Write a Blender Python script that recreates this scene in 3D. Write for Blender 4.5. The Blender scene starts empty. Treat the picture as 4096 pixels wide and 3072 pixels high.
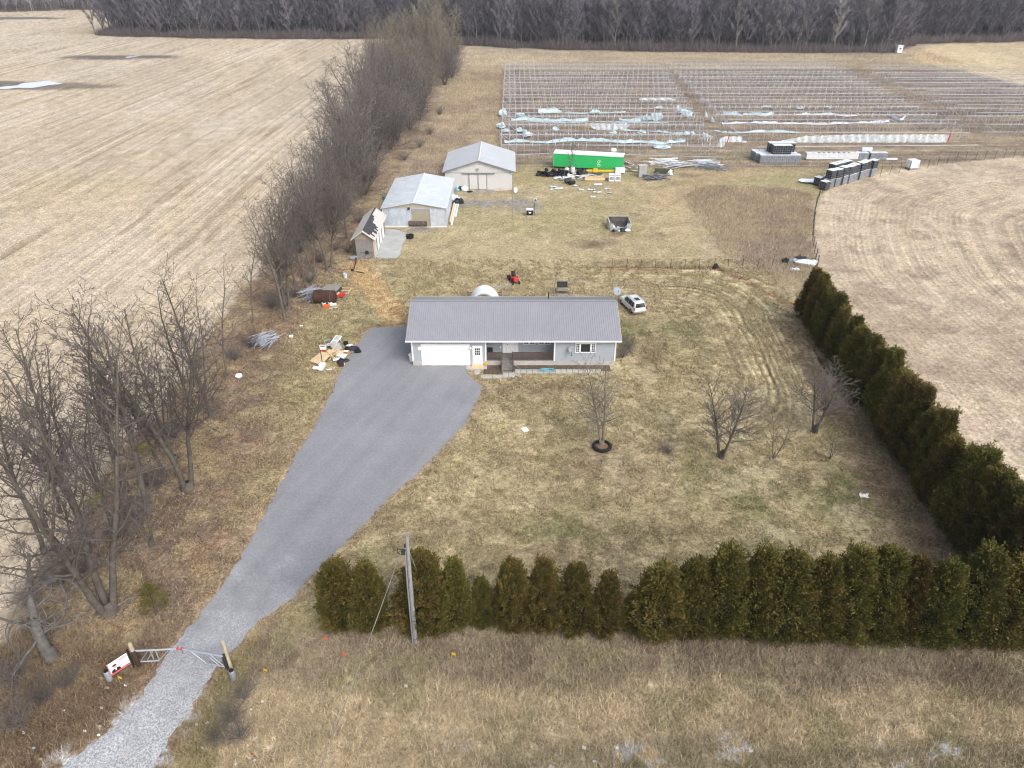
import bpy, bmesh, math, random
import numpy as np
from mathutils import Vector, Matrix, Euler
R = math.radians
scene = bpy.context.scene
COL = scene.collection

# ---------------------------------------------------------------- camera
CAM_H, PITCH, FPX = 37.5, R(31.7), 2840.0
cam_d = bpy.data.cameras.new('camera'); cam = bpy.data.objects.new('camera', cam_d); COL.objects.link(cam)
cam.location = (0, 0, CAM_H); cam.rotation_euler = (R(90) - PITCH, 0, 0)
cam_d.sensor_width = 36.0; cam_d.sensor_fit = 'HORIZONTAL'; cam_d.lens = 36.0 * FPX / 4096.0
cam_d.clip_start = 0.5; cam_d.clip_end = 12000
scene.camera = cam
scene.render.resolution_x, scene.render.resolution_y = 1024, 768

# ---------------------------------------------------------------- sky, sun, exposure
SUN_EL, SUN_AZ = R(42), R(142)          # azimuth measured from +Y towards +X
w = bpy.data.worlds.new('World'); scene.world = w; w.use_nodes = True
nt = w.node_tree; nt.nodes.clear()
sky = nt.nodes.new('ShaderNodeTexSky'); sky.sky_type = 'NISHITA'; sky.sun_disc = False
sky.sun_elevation = SUN_EL; sky.sun_rotation = SUN_AZ; sky.air_density = 1.0; sky.dust_density = 4.0; sky.ozone_density = 1.0
hs = nt.nodes.new('ShaderNodeHueSaturation'); hs.inputs['Saturation'].default_value = 0.42
bg = nt.nodes.new('ShaderNodeBackground'); bg.inputs['Strength'].default_value = 0.15
wo = nt.nodes.new('ShaderNodeOutputWorld')
nt.links.new(sky.outputs[0], hs.inputs['Color']); nt.links.new(hs.outputs[0], bg.inputs['Color']); nt.links.new(bg.outputs[0], wo.inputs['Surface'])
sun_d = bpy.data.lights.new('sun', 'SUN'); sun_d.energy = 0.9; sun_d.angle = R(40); sun_d.color = (1.0, 0.965, 0.91)
sun = bpy.data.objects.new('sun', sun_d); COL.objects.link(sun)
sd = Vector((math.sin(SUN_AZ) * math.cos(SUN_EL), math.cos(SUN_AZ) * math.cos(SUN_EL), math.sin(SUN_EL)))
sun.rotation_euler = sd.to_track_quat('Z', 'Y').to_euler(); sun.location = sd * 200
vs = scene.view_settings; vs.view_transform = 'Standard'; vs.look = 'None'; vs.gamma = 1.0; vs.exposure = 0.74
scene.cycles.filter_width = 1.15; scene.cycles.max_bounces = 6; scene.cycles.diffuse_bounces = 3; scene.cycles.transparent_max_bounces = 6

# ---------------------------------------------------------------- geometry helpers
def G(px, py, z=0.0):
    """where the sight line through a point of the 4096x3072 survey photo meets height z"""
    x = (px - 2048) / FPX; y = (1536 - py) / FPX
    d = (x, math.cos(PITCH) + y * math.sin(PITCH), -math.sin(PITCH) + y * math.cos(PITCH))
    t = (z - CAM_H) / d[2]
    return d[0] * t, d[1] * t
def at(px, py, Y):
    """X and height on the upright plane at depth Y"""
    x = (px - 2048) / FPX; y = (1536 - py) / FPX
    t = Y / (math.cos(PITCH) + y * math.sin(PITCH))
    return x * t, CAM_H + (-math.sin(PITCH) + y * math.cos(PITCH)) * t
def high(px, py, top):
    X, Y = G(px, py); return at(px, top, Y)[1]

def np_mesh(name, verts, faces, mats=(), mat_idx=None, cols=None, smooth=False, attrs=None):
    """verts (N,3); faces: list of int arrays (M,k)"""
    me = bpy.data.meshes.new(name)
    verts = np.asarray(verts, dtype=np.float32)
    me.vertices.add(len(verts)); me.vertices.foreach_set('co', verts.ravel())
    faces = [np.asarray(f, dtype=np.int32) for f in faces if len(f)]
    loops = np.concatenate([f.ravel() for f in faces]); sizes = np.concatenate([np.full(len(f), f.shape[1], dtype=np.int32) for f in faces])
    starts = np.concatenate([[0], np.cumsum(sizes)[:-1]]).astype(np.int32)
    me.loops.add(len(loops)); me.loops.foreach_set('vertex_index', loops)
    me.polygons.add(len(sizes)); me.polygons.foreach_set('loop_start', starts)
    if mat_idx is not None: me.polygons.foreach_set('material_index', np.asarray(mat_idx, dtype=np.int32))
    for m in mats: me.materials.append(m)
    if cols is not None:
        a = me.color_attributes.new('gcol', 'FLOAT_COLOR', 'POINT')
        c = np.ones((len(verts), 4), dtype=np.float32); c[:, :3] = cols; a.data.foreach_set('color', c.ravel())
    if attrs:
        for k, v in attrs.items():
            a = me.attributes.new(k, 'FLOAT', 'POINT'); a.data.foreach_set('value', np.asarray(v, dtype=np.float32))
    me.update(calc_edges=True)
    if smooth: me.polygons.foreach_set('use_smooth', np.ones(len(sizes), dtype=bool))
    me.validate()
    return me

class MB:
    """collects shapes in world coordinates, builds ONE mesh object relative to off"""
    def __init__(s, off=(0, 0, 0)): s.v = []; s.f = []; s.m = []; s.off = Vector(off); s.mi = 0
    def add(s, vs, fs):
        b = len(s.v); s.v += [tuple(v) for v in vs]; s.f += [[i + b for i in f] for f in fs]; s.m += [s.mi] * len(fs); return s
    def box(s, c, d, rz=0.0, rx=0.0, ry=0.0, taper=1.0):
        x, y, z = d[0] / 2, d[1] / 2, d[2] / 2
        vs = [(-x, -y, -z), (x, -y, -z), (x, y, -z), (-x, y, -z), (-x * taper, -y * taper, z), (x * taper, -y * taper, z), (x * taper, y * taper, z), (-x * taper, y * taper, z)]
        M = Euler((rx, ry, rz)).to_matrix(); c = Vector(c)
        return s.add([M @ Vector(v) + c for v in vs], [(3, 2, 1, 0), (4, 5, 6, 7), (0, 1, 5, 4), (1, 2, 6, 5), (2, 3, 7, 6), (3, 0, 4, 7)])
    def span(s, a, b):
        return s.box([(a[i] + b[i]) / 2 for i in range(3)], [abs(b[i] - a[i]) for i in range(3)])
    def tube(s, pts, r, n=6, cap=True):
        pts = [Vector(p) for p in pts]; k = len(pts); rs = r if isinstance(r, (list, tuple)) else [r] * k
        vs = []; up = None
        for i, p in enumerate(pts):
            t = (pts[min(i + 1, k - 1)] - pts[max(i - 1, 0)]).normalized()
            if up is None: up = Vector((0, 0, 1)) if abs(t.z) < 0.9 else Vector((1, 0, 0))
            a = t.cross(up).normalized(); b = a.cross(t).normalized(); up = b
            for j in range(n):
                q = 2 * math.pi * j / n; vs.append(p + (a * math.cos(q) + b * math.sin(q)) * rs[i])
        fs = [(i * n + j, i * n + (j + 1) % n, (i + 1) * n + (j + 1) % n, (i + 1) * n + j) for i in range(k - 1) for j in range(n)]
        if cap: fs += [tuple(reversed(range(n))), tuple(range((k - 1) * n, k * n))]
        return s.add(vs, fs)
    def bar(s, p, q, w, h=None):
        """square bar from p to q"""
        return s.tube([p, q], [w * 0.7071, w * 0.7071], 4)
    def lathe(s, c, prof, n=16, axis='z', rz=0.0):
        vs = []
        for (r, h) in prof:
            for j in range(n):
                q = 2 * math.pi * j / n
                v = Vector((r * math.cos(q), r * math.sin(q), h))
                if axis == 'x': v = Vector((v.z, v.x, v.y))
                if axis == 'y': v = Vector((v.x, v.z, v.y))
                if rz: v = Matrix.Rotation(rz, 3, 'Z') @ v
                vs.append(v + Vector(c))
        k = len(prof)
        fs = [(i * n + j, i * n + (j + 1) % n, (i + 1) * n + (j + 1) % n, (i + 1) * n + j) for i in range(k - 1) for j in range(n)]
        fs += [tuple(reversed(range(n))), tuple(range((k - 1) * n, k * n))]
        return s.add(vs, fs)
    def quad(s, *p): return s.add(p, [tuple(range(len(p)))])
    def slab(s, poly, th):
        """polygon (3D points, roughly planar) given a thickness downwards along its normal"""
        P = [Vector(p) for p in poly]; n = (P[1] - P[0]).cross(P[-1] - P[0]).normalized(); k = len(P)
        vs = P + [p - n * th for p in P]
        return s.add(vs, [tuple(range(k)), tuple(reversed(range(k, 2 * k)))] + [(i, i + k, (i + 1) % k + k, (i + 1) % k) for i in range(k)])
    def blob(s, c, rad, seed=0, amp=0.25, n=8, m=5, flat=True):
        """a lumpy heap"""
        rr = random.Random(seed); vs = []
        for i in range(m + 1):
            th = math.pi * i / m
            for j in range(n):
                q = 2 * math.pi * j / n; k = 1 + rr.uniform(-amp, amp)
                z = math.cos(th) * rad[2] * k
                vs.append((c[0] + math.sin(th) * math.cos(q) * rad[0] * k, c[1] + math.sin(th) * math.sin(q) * rad[1] * k, c[2] + (max(z, -c[2] * 0.0 - rad[2] * 0.3) if flat else z)))
        return s.add(vs, [(i * n + j, (i + 1) * n + j, (i + 1) * n + (j + 1) % n, i * n + (j + 1) % n) for i in range(m) for j in range(n)])
    def build(s, name, mats, parent=None, smooth=False, bevel=0.0):
        if not isinstance(mats, (list, tuple)): mats = [mats]
        me = bpy.data.meshes.new(name)
        me.from_pydata([(v[0] - s.off.x, v[1] - s.off.y, v[2] - s.off.z) for v in s.v], [], s.f)
        for m in mats: me.materials.append(m)
        me.polygons.foreach_set('material_index', s.m)
        if smooth: me.polygons.foreach_set('use_smooth', [True] * len(s.f))
        bm = bmesh.new(); bm.from_mesh(me); bmesh.ops.recalc_face_normals(bm, faces=bm.faces)
        if bevel:
            bmesh.ops.bevel(bm, geom=[e for e in bm.edges if len(e.link_faces) == 2 and e.calc_face_angle(0) > 0.5], offset=bevel, segments=2, affect='EDGES', clamp_overlap=True)
        bm.to_mesh(me); bm.free(); me.update()
        return link(name, me, parent, s.off if parent is None else None)

def link(name, me, parent=None, loc=None):
    o = bpy.data.objects.new(name, me); COL.objects.link(o)
    if parent is not None: o.parent = parent
    if loc is not None: o.location = loc
    return o
def tag(o, label, cat, group=None, kind=None):
    o['label'] = label; o['category'] = cat
    if group: o['group'] = group
    if kind: o['kind'] = kind
    return o
def thing(name, label, cat, loc=(0, 0, 0), rz=0.0, group=None):
    o = bpy.data.objects.new(name, None); COL.objects.link(o); o.location = loc; o.rotation_euler = (0, 0, rz); o.empty_display_size = 0.3
    return tag(o, label, cat, group)
def dup(root, loc, rz=0.0, label=None, scale=None, group=None):
    r = root.copy(); COL.objects.link(r); r.location = loc; r.rotation_euler = (0, 0, rz)
    if label: r['label'] = label
    if group: r['group'] = group
    if scale is not None: r.scale = scale if hasattr(scale, '__len__') else (scale,) * 3
    for ch in list(root.children):
        c = ch.copy(); COL.objects.link(c); c.parent = r
        for g in list(ch.children):
            d = g.copy(); COL.objects.link(d); d.parent = c
    return r
def struct(o): o['kind'] = 'structure'; return o
ORD = ['first', 'second', 'third', 'fourth', 'fifth', 'sixth', 'seventh', 'eighth', 'ninth', 'tenth', 'eleventh', 'twelfth', 'thirteenth', 'fourteenth', 'fifteenth', 'sixteenth', 'seventeenth', 'eighteenth', 'nineteenth', 'twentieth'] + ['twenty-' + a for a in ['first', 'second', 'third', 'fourth', 'fifth', 'sixth', 'seventh', 'eighth', 'ninth']] + ['thirtieth'] + ['thirty-' + a for a in ['first', 'second', 'third', 'fourth', 'fifth', 'sixth', 'seventh', 'eighth', 'ninth']]

# ---------------------------------------------------------------- value noise
def vnoise(x, y, seed=0):
    xi = np.floor(x).astype(np.int64); yi = np.floor(y).astype(np.int64); fx = x - xi; fy = y - yi
    fx = fx * fx * (3 - 2 * fx); fy = fy * fy * (3 - 2 * fy)
    def h(a, b):
        n = (a * 374761393 + b * 668265263 + seed * 144665) & 0x7fffffff
        n = ((n ^ (n >> 13)) * 1274126177) & 0x7fffffff
        return ((n ^ (n >> 16)) & 0xffff) / 65535.0
    return (h(xi, yi) * (1 - fx) + h(xi + 1, yi) * fx) * (1 - fy) + (h(xi, yi + 1) * (1 - fx) + h(xi + 1, yi + 1) * fx) * fy
def fbm(x, y, s, seed=0, o=4):
    t = 0; a = 0.5; k = 0
    for i in range(o):
        t = t + a * vnoise(x / s + 17.3 * i, y / s - 9.1 * i, seed + i * 7); k += a; a *= 0.55; s *= 0.47
    return t / k
def sstep(a, b, x):
    t = np.clip((x - a) / (b - a), 0, 1); return t * t * (3 - 2 * t)
def seg_dist(x, y, pts):
    d = np.full(x.shape, 1e9)
    for (x0, y0), (x1, y1) in zip(pts[:-1], pts[1:]):
        vx, vy = x1 - x0, y1 - y0; L = vx * vx + vy * vy + 1e-9
        t = np.clip(((x - x0) * vx + (y - y0) * vy) / L, 0, 1)
        d = np.minimum(d, np.hypot(x - x0 - t * vx, y - y0 - t * vy))
    return d
def inside(x, y, poly):
    c = np.zeros(x.shape, dtype=bool); n = len(poly)
    for i in range(n):
        (x0, y0), (x1, y1) = poly[i], poly[(i + 1) % n]
        k = ((y0 > y) != (y1 > y)) & (x < (x1 - x0) * (y - y0) / ((y1 - y0) if abs(y1 - y0) > 1e-9 else 1e-9) + x0)
        c ^= k
    return c
def sdist(x, y, poly):
    """signed distance, positive inside"""
    return seg_dist(x, y, list(poly) + [poly[0]]) * np.where(inside(x, y, poly), 1.0, -1.0)

# ---------------------------------------------------------------- materials
def new_mat(name):
    m = bpy.data.materials.new(name); m.use_nodes = True; nt = m.node_tree; nt.nodes.clear()
    out = nt.nodes.new('ShaderNodeOutputMaterial'); b = nt.nodes.new('ShaderNodeBsdfPrincipled')
    nt.links.new(b.outputs[0], out.inputs['Surface']); return m, nt, b
def mat(name, rgb, rough=0.8, metal=0.0, var=0.15, scale=3.0, bump=0.0, rgb2=None, spec=0.3, rnd=0.0, fine=0.0):
    m, nt, b = new_mat(name); N = nt.nodes.new; L = nt.links.new
    b.inputs['Roughness'].default_value = rough; b.inputs['Metallic'].default_value = metal; b.inputs['Specular IOR Level'].default_value = spec
    tc = N('ShaderNodeTexCoord'); no = N('ShaderNodeTexNoise'); no.inputs['Scale'].default_value = scale; no.inputs['Detail'].default_value = 5; no.inputs['Roughness'].default_value = 0.65
    L(tc.outputs['Object'], no.inputs['Vector'])
    cr = N('ShaderNodeValToRGB'); e = cr.color_ramp.elements; e[0].position = 0.3; e[1].position = 0.7
    c2 = rgb2 or [c * (1 + var) for c in rgb]; c1 = rgb if rgb2 else [c * (1 - var) for c in rgb]
    e[0].color = (*c1, 1); e[1].color = (*c2, 1); L(no.outputs['Fac'], cr.inputs['Fac']); src = cr.outputs['Color']
    if fine:
        n2 = N('ShaderNodeTexNoise'); n2.inputs['Scale'].default_value = scale * 9; n2.inputs['Detail'].default_value = 3; L(tc.outputs['Object'], n2.inputs['Vector'])
        mr = N('ShaderNodeMapRange'); mr.inputs[1].default_value = 0.3; mr.inputs[2].default_value = 0.7; mr.inputs[3].default_value = 1 - fine; mr.inputs[4].default_value = 1 + fine
        L(n2.outputs['Fac'], mr.inputs[0]); mx = N('ShaderNodeVectorMath'); mx.operation = 'SCALE'; L(src, mx.inputs[0]); L(mr.outputs[0], mx.inputs['Scale']); src = mx.outputs[0]
    if rnd:
        oi = N('ShaderNodeObjectInfo'); mr = N('ShaderNodeMapRange'); mr.inputs[3].default_value = 1 - rnd; mr.inputs[4].default_value = 1 + rnd
        L(oi.outputs['Random'], mr.inputs[0]); mx = N('ShaderNodeVectorMath'); mx.operation = 'SCALE'; L(src, mx.inputs[0]); L(mr.outputs[0], mx.inputs['Scale']); src = mx.outputs[0]
    L(src, b.inputs['Base Color'])
    if bump:
        bp = N('ShaderNodeBump'); bp.inputs['Strength'].default_value = bump; bp.inputs['Distance'].default_value = 0.03; L(no.outputs['Fac'], bp.inputs['Height']); L(bp.outputs[0], b.inputs['Normal'])
    return m
def attr_mat(name, rough=0.9, rnd=0.0, hue=0.0, scale=None, amp=0.3, trans=0.0):
    """colour from the mesh's own colour attribute"""
    m, nt, b = new_mat(name); N = nt.nodes.new; L = nt.links.new
    b.inputs['Roughness'].default_value = rough; b.inputs['Specular IOR Level'].default_value = 0.15
    a = N('ShaderNodeAttribute'); a.attribute_name = 'gcol'; src = a.outputs['Color']
    if rnd or hue:
        oi = N('ShaderNodeObjectInfo'); hsn = N('ShaderNodeHueSaturation')
        mr = N('ShaderNodeMapRange'); mr.inputs[3].default_value = 1 - rnd; mr.inputs[4].default_value = 1 + rnd; L(oi.outputs['Random'], mr.inputs[0]); L(mr.outputs[0], hsn.inputs['Value'])
        mm = N('ShaderNodeMath'); mm.operation = 'MULTIPLY'; mm.inputs[1].default_value = 7.31; L(oi.outputs['Random'], mm.inputs[0])
        fr = N('ShaderNodeMath'); fr.operation = 'FRACT'; L(mm.outputs[0], fr.inputs[0])
        mh = N('ShaderNodeMapRange'); mh.inputs[3].default_value = 0.5 - hue; mh.inputs[4].default_value = 0.5 + hue; L(fr.outputs[0], mh.inputs[0]); L(mh.outputs[0], hsn.inputs['Hue'])
        L(src, hsn.inputs['Color']); src = hsn.outputs[0]
    L(src, b.inputs['Base Color'])
    return m
def ground_mat(name, fine=0.34, sc=2.6, rows=0.0, row_period=0.76, bump=0.25):
    m, nt, b = new_mat(name); N = nt.nodes.new; L = nt.links.new
    b.inputs['Roughness'].default_value = 0.95; b.inputs['Specular IOR Level'].default_value = 0.1
    a = N('ShaderNodeAttribute'); a.attribute_name = 'gcol'
    ge = N('ShaderNodeNewGeometry')
    def noise(scale, det=4, ro=0.65, vec=None):
        n = N('ShaderNodeTexNoise'); n.inputs['Scale'].default_value = scale; n.inputs['Detail'].default_value = det; n.inputs['Roughness'].default_value = ro
        L(vec or ge.outputs['Position'], n.inputs['Vector']); return n.outputs['Fac']
    def rng(s, lo, hi, a0=0.25, a1=0.75):
        r = N('ShaderNodeMapRange'); r.inputs[1].default_value = a0; r.inputs[2].default_value = a1; r.inputs[3].default_value = lo; r.inputs[4].default_value = hi; L(s, r.inputs[0]); return r.outputs[0]
    def mul(p, q):
        x = N('ShaderNodeMath'); x.operation = 'MULTIPLY'; L(p, x.inputs[0]); L(q, x.inputs[1]); return x.outputs[0]
    n1 = noise(sc, 5, 0.75); n2 = noise(sc * 0.17, 4); n3 = noise(sc * 3.3, 3, 0.7)
    f = mul(mul(rng(n1, 1 - fine, 1 + fine), rng(n2, 1 - fine * 0.45, 1 + fine * 0.45)), rng(n3, 1 - fine * 0.8, 1 + fine * 0.8))
    ru = N('ShaderNodeAttribute'); ru.attribute_name = 'rowu'; ra = N('ShaderNodeAttribute'); ra.attribute_name = 'rowa'
    def oned(scale, det):
        n = N('ShaderNodeTexNoise'); n.noise_dimensions = '1D'; n.inputs['Scale'].default_value = scale; n.inputs['Detail'].default_value = det; n.inputs['Roughness'].default_value = 0.7; L(ru.outputs['Fac'], n.inputs['W']); return n.outputs['Fac']
    st = N('ShaderNodeMath'); st.operation = 'SUBTRACT'; L(rng(oned(0.62, 5), 0, 1, 0.33, 0.67), st.inputs[0]); st.inputs[1].default_value = 0.5
    # stripes broken up by patches
    pa = rng(noise(0.05, 4), 0.25, 1.5, 0.3, 0.7)
    x1 = mul(mul(st.outputs[0], pa), ra.outputs['Fac'])
    sn = N('ShaderNodeMath'); sn.operation = 'SINE'; mm = N('ShaderNodeMath'); mm.operation = 'MULTIPLY'; mm.inputs[1].default_value = 2 * math.pi / row_period; L(ru.outputs['Fac'], mm.inputs[0]); L(mm.outputs[0], sn.inputs[0])
    x2 = mul(mul(sn.outputs[0], ra.outputs['Fac']), rng(noise(0.11, 3), 0.0, 0.30, 0.35, 0.7))
    s1 = N('ShaderNodeMath'); s1.operation = 'ADD'; L(x1, s1.inputs[0]); L(x2, s1.inputs[1])
    s2 = N('ShaderNodeMath'); s2.operation = 'ADD'; L(s1.outputs[0], s2.inputs[0]); s2.inputs[1].default_value = 1.0
    f = mul(f, s2.outputs[0])
    v = N('ShaderNodeVectorMath'); v.operation = 'SCALE'; L(a.outputs['Color'], v.inputs[0]); L(f, v.inputs['Scale'])
    # speckle of darker, less yellow bits
    sp = rng(noise(sc * 1.7, 4, 0.8), 0, 1, 0.52, 0.66)
    mx = N('ShaderNodeMix'); mx.data_type = 'RGBA'; L(sp, mx.inputs['Factor']); L(v.outputs[0], mx.inputs['A'])
    dk = N('ShaderNodeVectorMath'); dk.operation = 'MULTIPLY'; dk.inputs[1].default_value = (0.74, 0.72, 0.74); L(v.outputs[0], dk.inputs[0]); L(dk.outputs[0], mx.inputs['B'])
    L(mx.outputs['Result'], b.inputs['Base Color'])
    bp = N('ShaderNodeBump'); bp.inputs['Strength'].default_value = bump; bp.inputs['Distance'].default_value = 0.08; L(n1, bp.inputs['Height']); L(bp.outputs[0], b.inputs['Normal'])
    return m
def glass_mat(name, rgb=(0.03, 0.035, 0.04), rough=0.08):
    m, nt, b = new_mat(name); b.inputs['Base Color'].default_value = (*rgb, 1); b.inputs['Roughness'].default_value = rough; b.inputs['Specular IOR Level'].default_value = 0.6
    return m
def film_mat(name, rgb, alpha):
    """thin milky plastic film"""
    m, nt, b = new_mat(name); N = nt.nodes.new; L = nt.links.new
    b.inputs['Base Color'].default_value = (*rgb, 1); b.inputs['Roughness'].default_value = 0.35
    tc = N('ShaderNodeTexCoord'); no = N('ShaderNodeTexNoise'); no.inputs['Scale'].default_value = 1.3; no.inputs['Detail'].default_value = 4; L(tc.outputs['Object'], no.inputs['Vector'])
    mr = N('ShaderNodeMapRange'); mr.inputs[1].default_value = 0.3; mr.inputs[2].default_value = 0.7; mr.inputs[3].default_value = alpha - 0.2; mr.inputs[4].default_value = min(1, alpha + 0.2); L(no.outputs['Fac'], mr.inputs[0]); L(mr.outputs[0], b.inputs['Alpha'])
    return m
M = {}
def mk(k, *a, **kw): M[k] = mat(k, *a, **kw); return M[k]
mk('white_paint', (0.78, 0.79, 0.80), 0.45, var=0.03); mk('white_plastic', (0.72, 0.74, 0.75), 0.4, var=0.08); mk('black_plastic', (0.018, 0.018, 0.022), 0.5, var=0.3)
mk('galvanised', (0.36, 0.38, 0.42), 0.42, 0.45, var=0.15, scale=6); mk('pipe_grey', (0.37, 0.40, 0.46), 0.45, 0.3, var=0.25, scale=1.5, rnd=0.1)
mk('grey_metal', (0.34, 0.35, 0.37), 0.5, 0.5, var=0.15); mk('dark_metal', (0.05, 0.05, 0.055), 0.5, 0.3, var=0.2)
mk('concrete', (0.42, 0.42, 0.40), 0.9, var=0.18, scale=1.6, fine=0.12); mk('block', (0.36, 0.36, 0.35), 0.95, var=0.2, scale=3, fine=0.15)
mk('weathered_wood', (0.26, 0.245, 0.22), 0.9, var=0.28, scale=5, fine=0.15); mk('grey_wood', (0.33, 0.33, 0.33), 0.9, var=0.2, scale=4, fine=0.15); mk('pale_wood', (0.62, 0.47, 0.29), 0.8, var=0.12, scale=3); mk('post_wood', (0.42, 0.36, 0.26), 0.9, var=0.2, scale=4)
mk('rust', (0.066, 0.036, 0.027), 0.85, 0.2, var=0.35, scale=3, fine=0.15); mk('red_paint', (0.50, 0.045, 0.035), 0.5, var=0.15); mk('orange', (0.72, 0.15, 0.04), 0.5, var=0.1); mk('yellow', (0.72, 0.46, 0.03), 0.5, var=0.1)
mk('blue_plastic', (0.25, 0.55, 0.75), 0.5, var=0.2); mk('rubber', (0.016, 0.016, 0.017), 0.85, var=0.2); mk('cyan_plastic', (0.47, 0.585, 0.63), 0.4, var=0.16, scale=2.0)
mk('tarp_black', (0.02, 0.021, 0.026), 0.45, var=0.4); mk('tarp_white', (0.66, 0.71, 0.76), 0.4, var=0.12, scale=2); mk('paper', (0.80, 0.80, 0.79), 0.7, var=0.03)
mk('bark', (0.112, 0.098, 0.084), 0.95, var=0.35, scale=2.2, fine=0.2, rnd=0.18); mk('twig', (0.105, 0.088, 0.083), 0.95, var=0.2, scale=1.0, rnd=0.22)
mk('pale_bark', (0.27, 0.25, 0.21), 0.95, var=0.3, scale=2.0, rnd=0.15); mk('dead_bark', (0.165, 0.158, 0.150), 0.95, var=0.35, scale=3, fine=0.2)
mk('ash_bark', (0.20, 0.175, 0.135), 0.95, var=0.3, scale=2.0, rnd=0.2); mk('fruit_twig', (.155, .132, .126), .95, var=.2); mk('thicket_twig', (0.160, 0.143, 0.138), 0.95, var=0.2, scale=1.0, rnd=0.3)
mk('dead_trunk', (.115, .108, .10), .95, var=.4, scale=3, fine=.25); mk('birch_twig', (.20, .18, .15), .95, var=.2); M['glass'] = glass_mat('glass'); M['car_glass'] = glass_mat('car_glass', (0.015, 0.018, 0.022), 0.05)
M['film'] = film_mat('film', (0.66, 0.73, 0.78), 0.9); M['film_clear'] = film_mat('film_clear', (0.72, 0.78, 0.84), 0.62)
# ================================================================ GROUND
def Gp(l): return [G(*p) for p in l]
rngs = np.random.RandomState(7)
def tree_line(Y): return -27.0 - (Y - 35.0) * 0.03
# the paved drive's two edges
DR_L = Gp([(150, 3200), (231, 3072), (407, 2952), (555, 2804), (606, 2716), (694, 2591), (787, 2475), (921, 2304), (985, 2200), (1080, 2020), (1180, 1830), (1255, 1720), (1290, 1640), (1330, 1570), (1350, 1510), (1385, 1450), (1440, 1370), (1462, 1330), (1500, 1311), (1560, 1308)])
DR_R = Gp([(1660, 1306), (1665, 1400), (1660, 1464), (1868, 1464), (1872, 1500), (1925, 1540), (1925, 1575), (1895, 1625), (1865, 1690), (1800, 1760), (1755, 1805), (1650, 1910), (1540, 2010), (1420, 2130), (1330, 2225), (1240, 2310), (1175, 2390), (1080, 2455), (1024, 2489), (986, 2545), (930, 2600), (880, 2656), (778, 2808), (694, 2938), (616, 3072), (545, 3200)])
DRIVE = DR_L + DR_R
RF_EDGE = Gp([(4420, 2330), (4160, 2080), (3960, 1880), (3800, 1690), (3600, 1470), (3440, 1290), (3330, 1150), (3268, 1050), (3258, 960), (3262, 860), (3290, 778), (3370, 730), (3470, 706), (3600, 672), (3800, 652), (4096, 622), (4500, 585)])
RIGHT_FIELD = RF_EDGE + [(250, 150), (250, 30)]
FAR_FIELD = Gp([(3640, 232), (3690, 196), (3720, 182), (3850, 172), (4096, 176), (4300, 180), (4400, 420), (4096, 340), (3980, 312), (3860, 285), (3720, 258)])
WEEDS = Gp([(2730, 775), (2850, 745), (3000, 752), (3150, 760), (3250, 780), (3262, 900), (3262, 1010), (3275, 1080), (3220, 1190), (3080, 1100), (2960, 1040), (2865, 1005), (2800, 900)])
SAND = Gp([(1415, 1060), (1475, 1130), (1530, 1200), (1590, 1270), (1625, 1300)])
BURN = [(2360, 975, 4.2, 2.0), (2478, 930, 2.6, 1.9), (2635, 940, 1.8, 1.0), (2545, 858, 1.4, 0.7), (2800, 700, 5.5, 2.0), (2750, 732, 4.0, 1.5)]
TYRE = G(2408, 1790)

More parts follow.
